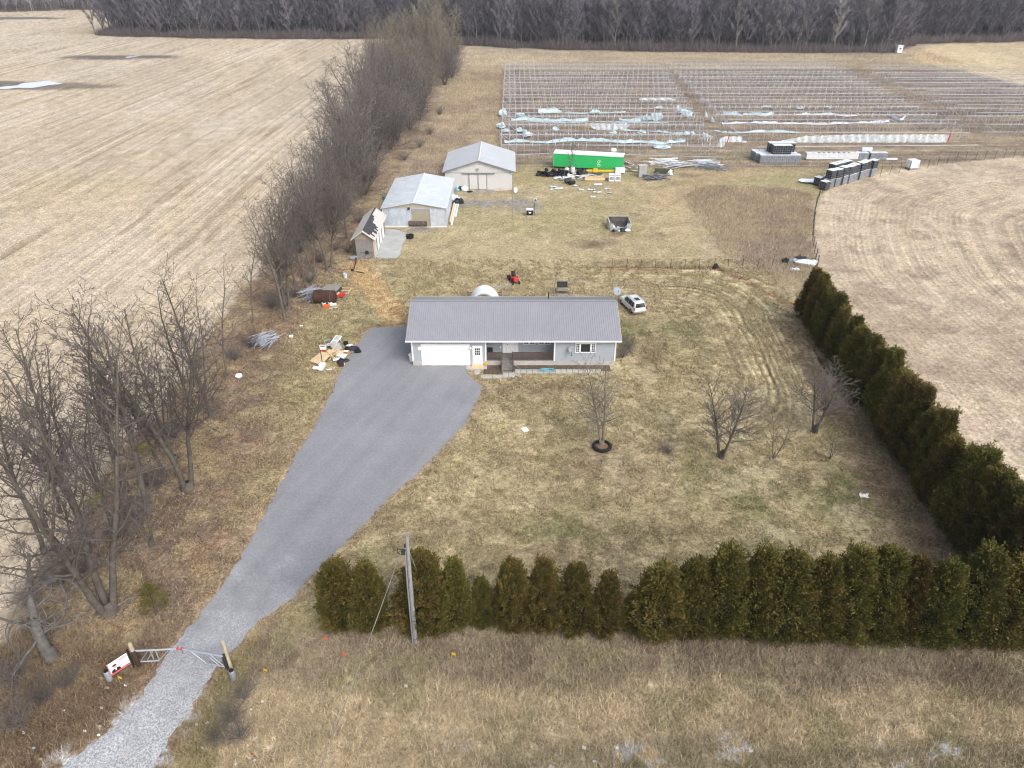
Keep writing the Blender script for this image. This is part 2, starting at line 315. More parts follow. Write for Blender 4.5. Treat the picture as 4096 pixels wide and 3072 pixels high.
def paint_ground(x, y):
    n = x.size; sh = x.shape
    def c(*r): return np.array(r, dtype=np.float64)
    def lay(col, rgb, m): return col + (np.asarray(rgb) - col) * m[..., None]
    big = fbm(x, y, 22, 1); mid = fbm(x, y, 6, 2); sml = fbm(x, y, 1.6, 3, 3); tiny = fbm(x, y, 0.5, 4, 2)
    jx = (fbm(x, y, 5, 11) - 0.5) * 5; jx2 = (fbm(x, y, 1.6, 12, 3) - 0.5) * 2.2; J = jx + jx2
    col = np.empty(sh + (3,)); col[:] = c(0.352, 0.292, 0.168)
    # mown lawn: straw, olive, mauve-brown and pale patches
    col = lay(col, c(0.248, 0.222, 0.112), sstep(0.47, 0.66, mid) * 0.6)
    col = lay(col, c(0.275, 0.215, 0.14), sstep(0.50, 0.68, fbm(x, y, 8, 21)) * 0.45)
    col = lay(col, c(0.41, 0.34, 0.21), sstep(0.52, 0.74, fbm(x, y, 4.5, 22)) * 0.7)
    col = lay(col, c(0.40, 0.335, 0.21), sstep(0.62, 0.78, fbm(x * 0.55, y, 1.5, 23, 3)) * 0.55 * sstep(50, 70, y))
    col = lay(col, c(0.195, 0.165, 0.085), sstep(0.58, 0.72, fbm(x, y, 0.9, 24, 3)) * 0.5)
    backlot = sstep(70, 84, y)
    col = lay(col, c(0.375, 0.308, 0.190), backlot * 0.6)
    col = lay(col, c(0.285, 0.255, 0.130), backlot * sstep(0.48, 0.64, fbm(x * 0.6, y, 9, 25)) * 0.6)
    for (px, py, rx, ry) in [(2890, 1880, 5, 3.5), (3330, 1930, 4.5, 3), (3020, 1990, 7, 2.5), (3400, 2030, 4, 3), (2560, 1330, 3, 5), (2740, 1330, 3, 4), (2470, 1330, 2, 5), (2330, 2120, 8, 2.5)]:
        a, b = G(px, py); col = lay(col, c(0.118, 0.128, 0.052), np.clip(1.15 - np.hypot((x - a + jx2) / rx, (y - b + jx2) / ry), 0, 1) * 0.75 * sstep(0.3, 0.6, sml))
    for (px, py, rx, ry, m) in [(2130, 1560, 8, 1.7, 0.6), (2408, 1850, 4.2, 2.6, 0.75), (2640, 2130, 6, 2, 0.35), (2250, 2230, 5, 2, 0.35), (3190, 1870, 3.5, 1.8, 0.5), (2600, 1420, 1.8, 5, 0.6)]:
        a, b = G(px, py); col = lay(col, c(0.205, 0.148, 0.098), np.clip(1.2 - np.hypot((x - a + jx2) / rx, (y - b + jx2 * .6) / ry), 0, 1) * m)
    # rows
    rowu = np.zeros(sh); rowa = np.zeros(sh)
    # mowing lines swing round the corner of the lawn by the hedge
    d3 = np.stack([(91.0 - (x - 14) * 0.02 - y), (33.2 - (72 - y) * 0.05 - x), (y - 47.0)]); dm = -3.5 * np.log(np.exp(-np.clip(d3, -20, 60) / 3.5).sum(0)); inlawn = (x < 33) & (x > 6) & (y < 92)
    dm = dm + (fbm(x, y, 6, 27) - .5) * 1.2
    rowu = np.where(inlawn, dm, rowu); rowa = np.where(inlawn, sstep(15, 4, dm) * 1.25 * sstep(48, 62, y) * sstep(6, 18, x), rowa)
    col = lay(col, c(0.365, 0.305, 0.185), np.where(inlawn, sstep(15, 3, dm) * 0.6 * sstep(48, 66, y) * sstep(6, 18, x), 0))
    col = lay(col, c(0.40, 0.34, 0.22), sstep(0.55, 0.7, fbm(x, y, 2.2, 26, 3)) * np.where(inlawn, sstep(14, 2, dm), 0) * 0.6)
    # soil along the inside of the hedge
    hx = 32.9 - (72 - y) * 0.05
    col = lay(col, c(0.185, 0.135, 0.088), sstep(4.2, 0.8, hx - x + J * 0.4) * sstep(80, 70, y) * (x < 36) * 0.8)
    col = lay(col, c(0.27, 0.20, 0.12), sstep(3.4, 0.4, np.abs(y - 33.3 + jx2 * .5)) * (x > -13) * 0.0)
    # sand track, grey gravel
    ds = seg_dist(x, y, SAND); col = lay(col, c(0.50, 0.352, 0.185), sstep(2.6, 0.7, ds + jx2 * 0.9) * 0.85)
    for (px, py, rx, ry) in [(1930, 815, 6.5, 2.8), (2060, 812, 4, 2.2), (1900, 765, 9, 1.4), (1660, 922, 3.4, 1.2), (2110, 832, 3.0, 1.6)]:
        a, b = G(px, py); col = lay(col, c(0.215, 0.208, 0.205), np.clip(1.3 - np.hypot((x - a + jx2) / rx, (y - b + jx2) / ry), 0, 1) ** 0.6 * 0.85 * sstep(0.25, 0.55, sml))
    for (px, py, rx, ry) in BURN:
        a, b = G(px, py); col = lay(col, c(0.145, 0.105, 0.078), np.clip(1.25 - np.hypot((x - a + jx2) / rx, (y - b + jx2) / ry), 0, 1) * 0.85 * sstep(0.2, 0.6, sml + .08))
    # bare worn track towards the frames
    tr = seg_dist(x, y, Gp([(2700, 800), (2860, 700), (2960, 690), (2950, 640), (2905, 580), (2820, 470), (2740, 380)])); col = lay(col, c(0.36, 0.27, 0.165), sstep(5.5, 1.5, tr + J * 0.6) * 0.75)
    tr = seg_dist(x, y, Gp([(2700, 800), (2780, 900), (2860, 1010), (2880, 1060)])); col = lay(col, c(0.30, 0.265, 0.14), sstep(2.0, 0.6, tr + jx2 * 0.5) * 0.7)
    tr = seg_dist(x, y, Gp([(2700, 790), (2760, 900), (2820, 1000)])); col = lay(col, c(0.43, 0.34, 0.205), sstep(5, 1, tr + J) * 0.5)
    # tall weeds
    dw = sdist(x, y, WEEDS); wm = sstep(-4.0, 3.0, dw + J * 1.3)
    col = lay(col, c(0.315, 0.252, 0.178), wm * 0.95); col = lay(col, c(0.375, 0.30, 0.205), wm * sstep(0.45, 0.65, mid) * 0.8); col = lay(col, c(0.265, 0.212, 0.165), wm * sstep(0.5, 0.7, fbm(x, y, 7, 31)) * 0.8)
    # hedge-foot and fence leaves
    fe = seg_dist(x, y, Gp([(2440, 1075), (2620, 1078), (2860, 1072), (2960, 1110), (3100, 1190), (3200, 1235)])); col = lay(col, c(0.23, 0.145, 0.09), sstep(1.0, 0.2, fe + jx2 * .45) * 0.75)
    # behind the sheds, left of the frames: brown rank grass
    br = sstep(128, 140, y + J) * sstep(-1.5, -4.5, x + J * 0.4); col = lay(col, c(0.345, 0.28, 0.20), br * 0.85); col = lay(col, c(0.28, 0.218, 0.162), br * sstep(0.45, 0.65, mid))
    # ground under the tunnel frames
    gh = sstep(139, 147, y + J * 0.7) * sstep(-4.2, -2.2, x + jx2 * 0.6) * (~(np.zeros(sh, bool)))
    gz = gh * sstep(300, 288, y + (x > 90) * (x - 90) * 0.35 + J)
    col = lay(col, c(0.245, 0.198, 0.148), gz); col = lay(col, c(0.200, 0.162, 0.128), gz * sstep(0.42, 0.6, fbm(x * 0.25, y, 5, 41))); col = lay(col, c(0.32, 0.255, 0.175), gz * sstep(0.52, 0.66, fbm(x * 0.3, y, 4, 42)) * 0.8)
    col = lay(col, c(0.205, 0.192, 0.118), gz * sstep(0.5, 0.62, fbm(x * 0.4, y, 6, 43)) * sstep(160, 148, y) * 0.7)
    col = lay(col, c(0.155, 0.122, 0.098), gz * sstep(0.56, 0.72, fbm(x * 0.12, y, 1.6, 44, 3)) * 0.75)
    rowu = np.where(gz > 0.3, y * 0.55, rowu); rowa = np.where(gz > 0.3, 0.45, rowa)
    fy = 268 + np.clip(x - 70, 0, 200) * 0.02
    st = sstep(fy, fy + 10, y + J) * (x > -40); col = lay(col, c(0.40, 0.335, 0.245), st); col = lay(col, c(0.33, 0.275, 0.205), st * sstep(0.45, 0.6, fbm(x * .4, y, 7, 45)))
    # strip between the frames and the right-hand stubble
    # leaf litter under the left tree row
    tl = tree_line(y); d = x - tl
    wdt = 5.0 + 2.5 * sstep(60, 40, y) + 3.0 * sstep(80, 110, y) + 3 * sstep(130, 170, y)
    lm = sstep(wdt + 1.5, wdt - 3.5, d + J * 1.1) * sstep(-9.5, -5.5, d + J * 0.8)
    col = lay(col, c(0.225, 0.168, 0.122), lm * 0.9); col = lay(col, c(0.262, 0.178, 0.118), lm * sstep(0.5, 0.66, fbm(x, y, 3.2, 51)) * 0.8); col = lay(col, c(0.160, 0.118, 0.092), lm * sstep(0.48, 0.62, fbm(x, y, 2.6, 52)) * 0.75); col = lay(col, c(0.36, 0.285, 0.165), lm * sstep(0.55, 0.68, fbm(x, y, 2.2, 53)) * 0.7)
    for (px, py, rx, ry) in [(375, 2000, 2.2, 1.0), (570, 1785, 1.2, .9), (440, 1930, 1, .8), (150, 2230, .8, .5)]:
        a, b = G(px, py); col = lay(col, c(0.225, 0.215, 0.022), np.clip(1.2 - np.hypot((x - a + jx2 * .5) / rx, (y - b + jx2 * .5) / ry), 0, 1) ** .5 * 0.8 * sstep(.3, .55, tiny))
    lb = sstep(9.5, 4.0, d + J * 1.3) * sstep(4, 6, d + J) * sstep(72, 50, y); col = lay(col, c(0.255, 0.190, 0.120), lb * 0.5)
    # verge by the road: brown stalks, then pale straw, then gravelly bits
    vj = (fbm(x, y, 4, 61) - 0.5) * 3.4
    vg = sstep(31.6, 30.2, y + vj * 0.35) * (x > -16); col = lay(col, c(0.30, 0.245, 0.175), vg)
    pale = sstep(27.4, 25.4, y + vj) ; col = lay(col, c(0.46, 0.375, 0.25), vg * pale * 0.9)
    col = lay(col, c(0.285, 0.255, 0.145), vg * sstep(0.5, 0.66, fbm(x, y, 3.0, 62)) * 0.65); col = lay(col, c(0.215, 0.168, 0.125), vg * (1 - pale) * sstep(0.48, 0.62, fbm(x, y, 2.4, 63)) * 0.8)
    gr = sstep(23.6, 22.6, y + vj * 0.6 + 0.35 * np.sin(x * 0.4)) * sstep(-6, 2, x); gs = sstep(0.5, 0.60, fbm(x, y, 1.5, 64, 3)); col = lay(col, c(0.44, 0.44, 0.44), gr * gs * sstep(.50, .64, vnoise(x * 3.1, y * 3.1, 66)) * 0.85); col = lay(col, c(0.20, 0.178, 0.115), gr * (1 - gs) * 0.6)
    bl = sstep(-18.0, -19.8, x + vj * 0.5 + (y - 24) * -0.12) * sstep(31, 28, y + vj) ; col = lay(col, c(0.170, 0.120, 0.082), bl * 0.9); col = lay(col, c(0.255, 0.190, 0.118), bl * sstep(0.52, 0.65, fbm(x, y, 2.5, 65)) * .8)
    # shoulder of the drive
    dd = sdist(x, y, DRIVE); sh_ = sstep(-1.6, -0.1, dd + jx2 * 0.4) * sstep(1.0, .2, dd); col = lay(col, c(0.30, 0.222, 0.150), sh_ * 0.55)
    sh2 = sstep(-1.3, -0.1, dd + jx2 * .5) * sstep(27, 24.5, y) * (x < -17); col = lay(col, c(0.46, 0.455, 0.45), sh2 * sstep(.42, .6, tiny))
    # ---- ploughed stubble on the left
    fl = -d - 6.2 + J * 0.75
    mleft = sstep(-0.7, 0.7, fl) * sstep(24, 27, y + J)
    forest_front = np.interp(x, [-400, -345, -260, -206, -180, -120, -60, -20, 20, 60, 100, 150, 160, 172, 185, 260, 400], [520, 528, 560, 388, 380, 372, 372, 345, 330, 325, 320, 320, 322, 340, 352, 365, 365]) + (fbm(x, y, 12, 71) - .5) * 10
    cl = np.empty(sh + (3,)); cl[:] = c(0.485, 0.408, 0.303)
    cl = lay(cl, c(0.41, 0.345, 0.265), sstep(0.45, 0.62, fbm(x + y * 0.35, y * 0.22, 26, 72)) * 0.75); cl = lay(cl, c(0.51, 0.44, 0.35), sstep(0.48, 0.66, fbm(x, y * .3, 14, 73)) * 0.7); cl = lay(cl, c(0.455, 0.375, 0.265), sstep(0.5, 0.68, fbm(x, y, 45, 74)) * 0.6)
    cl = lay(cl, c(0.30, 0.238, 0.165), sstep(0.62, 0.76, fbm(x, y * 0.12, 3.0, 75, 3)) * 0.6)
    for (px, py, rx, ry, cc) in [(480, 228, 25, 7, (0.135, 0.118, 0.100)), (110, 345, 30, 7, (0.19, 0.16, 0.125)), (60, 73, 32, 9, (0.15, .13, .12)), (250, 30, 24, 7, (.2, .16, .13)), (30, 335, 12, 6, (.16, .14, .12))]:
        a, b = G(px, py); q = np.hypot((x - a + J * 1.2) / rx, (y - b + J * 0.7) / ry); cl = lay(cl, np.array(cc), sstep(1.15, 0.75, q) * 0.95)
    a, b = G(560, 225); q = np.hypot((x - a + J) / 14, (y - b + J * .3) / 2.0); cl = lay(cl, c(.42, .45, .5), sstep(1, .7, q) * .0)
    col = lay(col, cl, mleft[..., None][..., 0]) if False else col + (cl - col) * mleft[..., None]
    rowu = np.where(mleft > .5, x - 0.012 * y + (fbm(x, y, 60, 76) - .5) * 1.5, rowu); rowa = np.where(mleft > .5, 0.46, rowa)
    # ---- stubble on the right, rows turning with the boundary
    dr = sdist(x, y, RIGHT_FIELD); mright = sstep(-0.5, 0.6, dr + jx2 * 0.5)
    cr_ = np.empty(sh + (3,)); cr_[:] = c(0.47, 0.392, 0.29); cr_ = lay(cr_, c(0.355, 0.285, 0.215), sstep(0.46, 0.64, fbm(x, y, 11, 81)) * 0.8); cr_ = lay(cr_, c(0.49, 0.40, 0.305), sstep(0.5, 0.68, fbm(x, y, 5, 82)) * 0.7); cr_ = lay(cr_, c(0.285, 0.225, 0.175), sstep(0.6, 0.75, fbm(x, y, 2.5, 83, 3)) * 0.6)
    cr_ = lay(cr_, c(0.55, 0.47, 0.385), sstep(60, 38, y) * 0.4)
    col = col + (cr_ - col) * mright[..., None]
    dseg = seg_dist(x, y, RF_EDGE)
    rowu = np.where(mright > .5, dseg + (fbm(x, y, 20, 84) - .5) * 1.2, rowu); rowa = np.where(mright > .5, 0.36, rowa)
    df = sdist(x, y, FAR_FIELD); mfar = sstep(-2, 2, df + J); col = col + (lay(np.broadcast_to(c(0.52, 0.425, 0.275), sh + (3,)).copy(), c(0.43, 0.345, 0.235), sstep(.45, .65, fbm(x, y * .4, 12, 85)) * .8) - col) * mfar[..., None]
    rowu = np.where(mfar > .5, y * .8 + x * .3, rowu); rowa = np.where(mfar > .5, .25, rowa)
    # forest floor
    ff = sstep(-4, 4, y - forest_front + J) * (1 - sstep(0, 2, mfar * 0 + (df > 0)))
    col = lay(col, c(0.115, 0.088, 0.075), ff); col = lay(col, c(0.19, 0.14, 0.11), ff * sstep(.5, .7, mid) * .8)
    mleft = mleft * (1 - ff); mright = mright * (1 - ff)
    rowa = rowa * (1 - ff)
    col *= (0.84 + 0.32 * tiny)[..., None] * (0.93 + 0.14 * big)[..., None] * (0.86 + 0.28 * sml)[..., None]
    return np.clip(col, 0.01, 0.9), rowu, rowa, mleft, mright, mfar

_py = np.concatenate([np.arange(3560, 150, -6.0), np.arange(150, -190, -4.0)])
_yy = (1536 - _py) / FPX; _ang = PITCH - np.arctan(_yy); rowsY = CAM_H / np.tan(_ang)
nC = 740
u = np.linspace(-1, 1, nC); halfw = 0.70 * np.maximum(rowsY, 0) + 19.0
GX = halfw[:, None] * u[None, :]; GY = np.repeat(rowsY[:, None], nC, 1)
gcol, growu, growa, mL, mR, mF = paint_ground(GX, GY)
nR = len(rowsY)
idx = np.arange(nR * nC).reshape(nR, nC)
quads = np.stack([idx[:-1, :-1], idx[:-1, 1:], idx[1:, 1:], idx[1:, :-1]], -1).reshape(-1, 4)
def fm(m): return (m[:-1, :-1] + m[1:, 1:] > 1.0).reshape(-1)
isL, isR, isF = fm(mL), fm(mR), fm(mF)
# the clods and stalks stand up a little
GZ = (fbm(GX, GY, 0.8, 91, 3) - 0.5) * 0.05 + (fbm(GX, GY, 9, 92, 2) - 0.5) * 0.05
verts = np.stack([GX, GY, GZ - 0.03], -1).reshape(-1, 3); gc = gcol.reshape(-1, 3); ru = growu.reshape(-1); ra = growa.reshape(-1)
def sub(name, sel, m):
    q = quads[sel]; used, inv = np.unique(q, return_inverse=True); q = inv.reshape(-1, 4)
    return struct(link(name, np_mesh(name, verts[used], [q], [m], cols=gc[used], smooth=True, attrs={'rowu': ru[used], 'rowa': ra[used]})))
GM = ground_mat('lawn_soil', 0.62, 2.4); FMAT = ground_mat('stubble_soil', 0.42, 2.0, bump=0.4)
sub('ground', ~(isL | isR | isF), GM)
sub('stubble_field', isL & ~isR, FMAT); sub('stubble_field', isR, FMAT); sub('pasture', isF & ~isL & ~isR, FMAT)
b = MB(); b.quad((-2900, -1500, -0.4), (2900, -1500, -0.4), (2900, 3900, -0.4), (-2900, 3900, -0.4))
struct(b.build('terrain', mk('terrain_soil', (0.27, 0.21, 0.14), 0.95, var=0.3, scale=0.02)))

# paved drive with loose stone at the road end
def rough_poly(pts, step, amp, seed):
    rr = random.Random(seed); out = []
    for i in range(len(pts)):
        p, q = pts[i], pts[(i + 1) % len(pts)]; L = math.hypot(q[0] - p[0], q[1] - p[1]); k = max(1, int(L / step))
        nx, ny = -(q[1] - p[1]) / (L + 1e-6), (q[0] - p[0]) / (L + 1e-6)
        for j in range(k):
            t = j / k; a = rr.uniform(-amp, amp) if k > 1 else 0; out.append((p[0] + (q[0] - p[0]) * t + nx * a, p[1] + (q[1] - p[1]) * t + ny * a))
    return out
m, nt_, bs = new_mat('drive_stone'); N = nt_.nodes.new; L_ = nt_.links.new
bs.inputs['Roughness'].default_value = 0.85; bs.inputs['Specular IOR Level'].default_value = 0.25
ge = N('ShaderNodeNewGeometry'); sx = N('ShaderNodeSeparateXYZ'); L_(ge.outputs['Position'], sx.inputs[0])
def nz(s, d=4, r=.65):
    n = N('ShaderNodeTexNoise'); n.inputs['Scale'].default_value = s; n.inputs['Detail'].default_value = d; n.inputs['Roughness'].default_value = r; L_(ge.outputs['Position'], n.inputs['Vector']); return n.outputs['Fac']
def mr_(s, a, b_, c_, d_):
    r = N('ShaderNodeMapRange'); r.inputs[1].default_value = a; r.inputs[2].default_value = b_; r.inputs[3].default_value = c_; r.inputs[4].default_value = d_; L_(s, r.inputs[0]); return r.outputs[0]
def ma(op, a, b_):
    x = N('ShaderNodeMath'); x.operation = op; L_(a, x.inputs[0]); L_(b_, x.inputs[1]) if not isinstance(b_, float) else setattr(x.inputs[1], 'default_value', b_); return x.outputs[0]
grav = ma('ADD', mr_(sx.outputs['Y'], 40.0, 24.0, -0.35, 0.95), ma('MULTIPLY', mr_(nz(0.35), .3, .7, -1.0, 1.0), 0.42))
cl_ = N('ShaderNodeClamp'); L_(grav, cl_.inputs[0])
mx = N('ShaderNodeMix'); mx.data_type = 'RGBA'; L_(cl_.outputs[0], mx.inputs['Factor']); mx.inputs['A'].default_value = (0.235, 0.238, 0.258, 1); mx.inputs['B'].default_value = (0.365, 0.372, 0.388, 1)
f1 = ma('MULTIPLY', mr_(nz(5.0, 4, .8), .3, .7, .82, 1.18), mr_(nz(0.22, 5), .3, .7, .90, 1.1)); 
gsp = N('ShaderNodeTexNoise'); gsp.inputs['Scale'].default_value = 14; gsp.inputs['Detail'].default_value = 2; L_(ge.outputs['Position'], gsp.inputs['Vector'])
spk = ma('MULTIPLY', mr_(gsp.outputs['Fac'], .35, .65, -.42, .42), cl_.outputs[0]); f2 = ma('ADD', spk, 1.0); f1 = ma('MULTIPLY', f1, f2)
cu_ = N('ShaderNodeMath'); cu_.operation = 'MULTIPLY'; cu_.inputs[1].default_value = .93; L_(sx.outputs['X'], cu_.inputs[0]); cv_ = N('ShaderNodeMath'); cv_.operation = 'MULTIPLY'; cv_.inputs[1].default_value = -.37; L_(sx.outputs['Y'], cv_.inputs[0])
tk = N('ShaderNodeTexNoise'); tk.noise_dimensions = '1D'; tk.inputs['Scale'].default_value = .75; tk.inputs['Detail'].default_value = 3; L_(ma('ADD', cu_.outputs[0], cv_.outputs[0]), tk.inputs['W'])
f1 = ma('MULTIPLY', f1, mr_(tk.outputs['Fac'], .3, .7, .945, 1.055)); f1 = ma('MULTIPLY', f1, mr_(nz(1.1, 5, .75), .62, .75, 1.0, .84))
sc_ = N('ShaderNodeVectorMath'); sc_.operation = 'SCALE'; L_(mx.outputs['Result'], sc_.inputs[0]); L_(f1, sc_.inputs['Scale'])
dirt = mr_(nz(0.5, 4), .62, .72, 0, .45); mx2 = N('ShaderNodeMix'); mx2.data_type = 'RGBA'; L_(ma('MULTIPLY', dirt, mr_(sx.outputs['Y'], 26., 22., .15, 1.)), mx2.inputs['Factor']); L_(sc_.outputs[0], mx2.inputs['A']); mx2.inputs['B'].default_value = (.42, .33, .22, 1)
L_(mx2.outputs['Result'], bs.inputs['Base Color'])
DRIVE_P = rough_poly(DRIVE, 0.30, 0.14, 3)
b = MB(); b.quad(*[(p[0], p[1], 0.035) for p in DRIVE_P]); o = struct(b.build('driveway', m))
# melt-water pools with ice in the left field
mi, nti, bi = new_mat('pool_ice'); bi.inputs['Base Color'].default_value = (0.60, 0.65, 0.74, 1); bi.inputs['Roughness'].default_value = 0.25
def pool(poly, name='pond'):
    P = rough_poly(Gp(poly), 2.0, 0.9, 5); b = MB(); b.quad(*[(p[0], p[1], 0.03) for p in P]); return struct(b.build(name, mi))
pool([(-120, 356), (0, 350), (60, 342), (95, 332), (150, 328), (185, 323), (215, 330), (265, 331), (235, 337), (170, 345), (120, 354), (70, 352), (0, 356), (-120, 364)])
pool([(500, 231), (508, 227), (545, 222), (560, 220), (540, 228), (512, 233)])
# ================================================================ BUILDINGS
mk('house_siding', (0.335, 0.362, 0.405), 0.6, var=0.05, scale=0.8); mk('house_roof', (0.295, 0.298, 0.332), 0.42, 0.15, var=0.07, scale=0.35, fine=0.04); mk('rib_shade_and_cap', (0.235, 0.238, 0.268), 0.5, 0.1, var=0.1)  # roof ribs: darker colour with their side shading painted in; ridge cap shares it
mk('footing', (0.43, 0.42, 0.39), 0.9, var=0.14, scale=1.2, fine=0.08); mk('deck_stain', (0.105, 0.072, 0.066), 0.75, var=0.2, scale=3); mk('deck_grey', (0.21, 0.20, 0.19), 0.85, var=0.2, scale=3)
mk('garage_white', (0.86, 0.86, 0.855), 0.4, var=0.02); mk('shingle', (0.055, 0.056, 0.062), 0.9, var=0.35, scale=4, fine=0.2); mk('roof_board', (0.52, 0.49, 0.47), 0.9, var=0.2, scale=2.5, fine=0.12)
mk('barn_wall', (0.55, 0.545, 0.53), 0.55, 0.05, var=0.05, scale=0.7); mk('barn_roof', (0.50, 0.52, 0.55), 0.38, 0.25, var=0.06, scale=0.3); mk('barn_trim', (0.20, 0.21, 0.23), 0.5, 0.1, var=0.1)
mk('zinc_wall', (0.52, 0.57, 0.64), 0.4, 0.25, var=0.22, scale=1.1); mk('zinc_roof', (0.62, 0.66, 0.70), 0.34, 0.3, var=0.10, scale=0.6); mk('tan_metal', (0.32, 0.30, 0.22), 0.6, 0.1, var=0.1, scale=1.2); mk('beige_metal', (0.42, 0.40, 0.34), 0.6, 0.1, var=0.1)
mk('grey_board', (0.225, 0.21, 0.205), 0.9, var=0.2, scale=2, fine=0.15)
def ribs_wall(b, p0, p1, z0, z1, pitch=0.25, depth=0.025, nrm=(0, -1), ztop=None, w=0.05):
    """upright ribs along a wall from p0 to p1 (XY); ztop(t) overrides the top height"""
    L = math.hypot(p1[0] - p0[0], p1[1] - p0[1]); n = max(2, int(L / pitch)); rz = math.atan2(p1[1] - p0[1], p1[0] - p0[0])
    for i in range(n + 1):
        t = i / n; zt = ztop(t) if ztop else z1
        if zt - z0 < 0.05: continue
        b.box((p0[0] + (p1[0] - p0[0]) * t + nrm[0] * depth / 2, p0[1] + (p1[1] - p0[1]) * t + nrm[1] * depth / 2, (z0 + zt) / 2), (w, depth, zt - z0), rz=rz)
def gable_roof(b, x0, x1, y0, y1, ze, zr, axis, th=0.12, ribs=0.0, rib_mat=1, rib=(0.05, 0.035)):
    """axis 'x' : ridge runs along X"""
    if axis == 'x':
        ym = (y0 + y1) / 2
        for (ya, s) in ((y0, 1), (y1, -1)):
            q = [(x0, ya, ze), (x1, ya, ze), (x1, ym, zr), (x0, ym, zr)]
            if s < 0: q = q[::-1]
            b.slab(q, th)
            if ribs:
                b.mi = rib_mat; n = int((x1 - x0) / ribs)
                for i in range(n + 1):
                    x = x0 + (x1 - x0) * i / n; b.tube([(x, ya, ze + rib[1] * .3), (x, ym, zr + rib[1] * .3)], rib[1], 4)
                b.mi = 0
    else:
        xm = (x0 + x1) / 2
        for (xa, s) in ((x0, -1), (x1, 1)):
            q = [(xa, y0, ze), (xa, y1, ze), (xm, y1, zr), (xm, y0, zr)]
            if s < 0: q = q[::-1]
            b.slab(q, th)
            if ribs:
                b.mi = rib_mat; n = int((y1 - y0) / ribs)
                for i in range(n + 1):
                    y = y0 + (y1 - y0) * i / n; b.tube([(xa, y, ze + rib[1] * .3), (xm, y, zr + rib[1] * .3)], rib[1], 4)
                b.mi = 0
# ---------------------------------------------------------------- bungalow
HY = 64.4; HB = 74.0; HX0, HX1 = -10.35, 10.72; O = (0.2, HY, 0)
house = thing('house', 'long grey bungalow with ribbed steel roof, garage and porch beside the paved drive', 'house', O)
def HM(): return MB(O)
def clap(b, x0, x1, z0, z1, y, nrm=-1, pitch=0.13):
    n = max(1, round((z1 - z0) / pitch))
    for i in range(n):
        a, c = z0 + (z1 - z0) * i / n, z0 + (z1 - z0) * (i + 1) / n
        b.quad((x0, y + nrm * 0.022, a), (x1, y + nrm * 0.022, a), (x1, y, c), (x0, y, c)); b.quad((x0, y + nrm * 0.022, a), (x1, y + nrm * 0.022, a), (x1, y, a), (x0, y, a))
px0, px1 = at(1945, 1400, HY)[0], at(2216, 1400, HY)[0]; PY = 66.1; DZ = 0.62
gx0, gx1 = at(1690, 1420, HY)[0], at(1875, 1420, HY)[0]; ZF = 0.55
b = HM()
b.span((HX0, HY + .03, ZF), (px0, HB, 3.1)); b.span((px0, PY, ZF), (px1, HB, 3.1)); b.span((px1, HY + .03, ZF), (HX1, HB, 3.1))
clap(b, HX0, gx0 - .1, ZF, 3.05, HY + .027); clap(b, gx0 - .1, gx1 + .1, 2.5, 3.05, HY + .027); clap(b, gx1 + .1, px0, ZF, 3.05, HY + .027); clap(b, px0, px1, DZ, 3.05, PY - .003); clap(b, px1, HX1, ZF, 3.05, HY + .03 - .003)
for s, x in ((-1, HX0), (1, HX1)):   # gable ends up to the roof
    b.add([(x, HY + .05, 3.1), (x, HB, 3.1), (x, (HY + HB) / 2, 4.98)], [(0, 1, 2)])
b.build('wall', M['house_siding'], house)
for x in (HX0 + .02, px0 - .06, px1 + .06, HX1 - .02): b = HM(); b.span((x - .07, HY - .03, ZF), (x + .07, HY + .06, 3.06)); b.build('corner_board', M['white_paint'], house)
b = HM(); b.span((HX0 - .02, HY, -.3), (gx0 - .12, HB + .02, ZF)); b.span((gx1 + .12, HY, -.3), (HX1 + .02, HB + .02, ZF)); b.span((gx0 - .12, HY + .35, -.3), (gx1 + .12, HB, ZF)); b.build('foundation', M['footing'], house)
b = HM(); gable_roof(b, -10.86, 11.16, 63.88, 74.52, 3.27, 5.27, 'x', 0.10, ribs=0.229, rib=(0.03, 0.024)); roof = b.build('roof', [M['house_roof'], M['rib_shade_and_cap']], house)
b = HM(); b.slab([(-10.87, 68.98, 5.245), (11.17, 68.98, 5.245), (11.17, 69.2, 5.33), (-10.87, 69.2, 5.33)], .03); b.slab([(-10.87, 69.2, 5.33), (11.17, 69.2, 5.33), (11.17, 69.42, 5.245), (-10.87, 69.42, 5.245)], .03); b.build('ridge_cap', M['rib_shade_and_cap'], roof)
b = HM(); b.span((-10.9, 63.78, 3.08), (11.2, 63.86, 3.24)); b.span((-10.9, 74.54, 3.08), (11.2, 74.62, 3.24)); b.build('gutter', M['white_paint'], roof)
b = HM()
for x in (-10.89, 11.19): b.slab([(x, 63.88, 3.2), (x, 69.2, 5.2), (x, 69.2, 5.02), (x, 63.88, 3.02)], .03); b.slab([(x, 69.2, 5.2), (x, 74.52, 3.2), (x, 74.52, 3.02), (x, 69.2, 5.02)], .03)
b.span((-10.8, 63.95, 3.05), (11.1, 64.5, 3.075)); b.build('fascia', M['white_paint'], roof)
x, z = at(2194, 1190, 71.5); b = HM(); b.lathe((x, 71.5, 4.3), [(.06, 0), (.06, .75), (.08, .75), (.08, .82)], 8); b.build('vent_pipe', M['black_plastic'], roof)
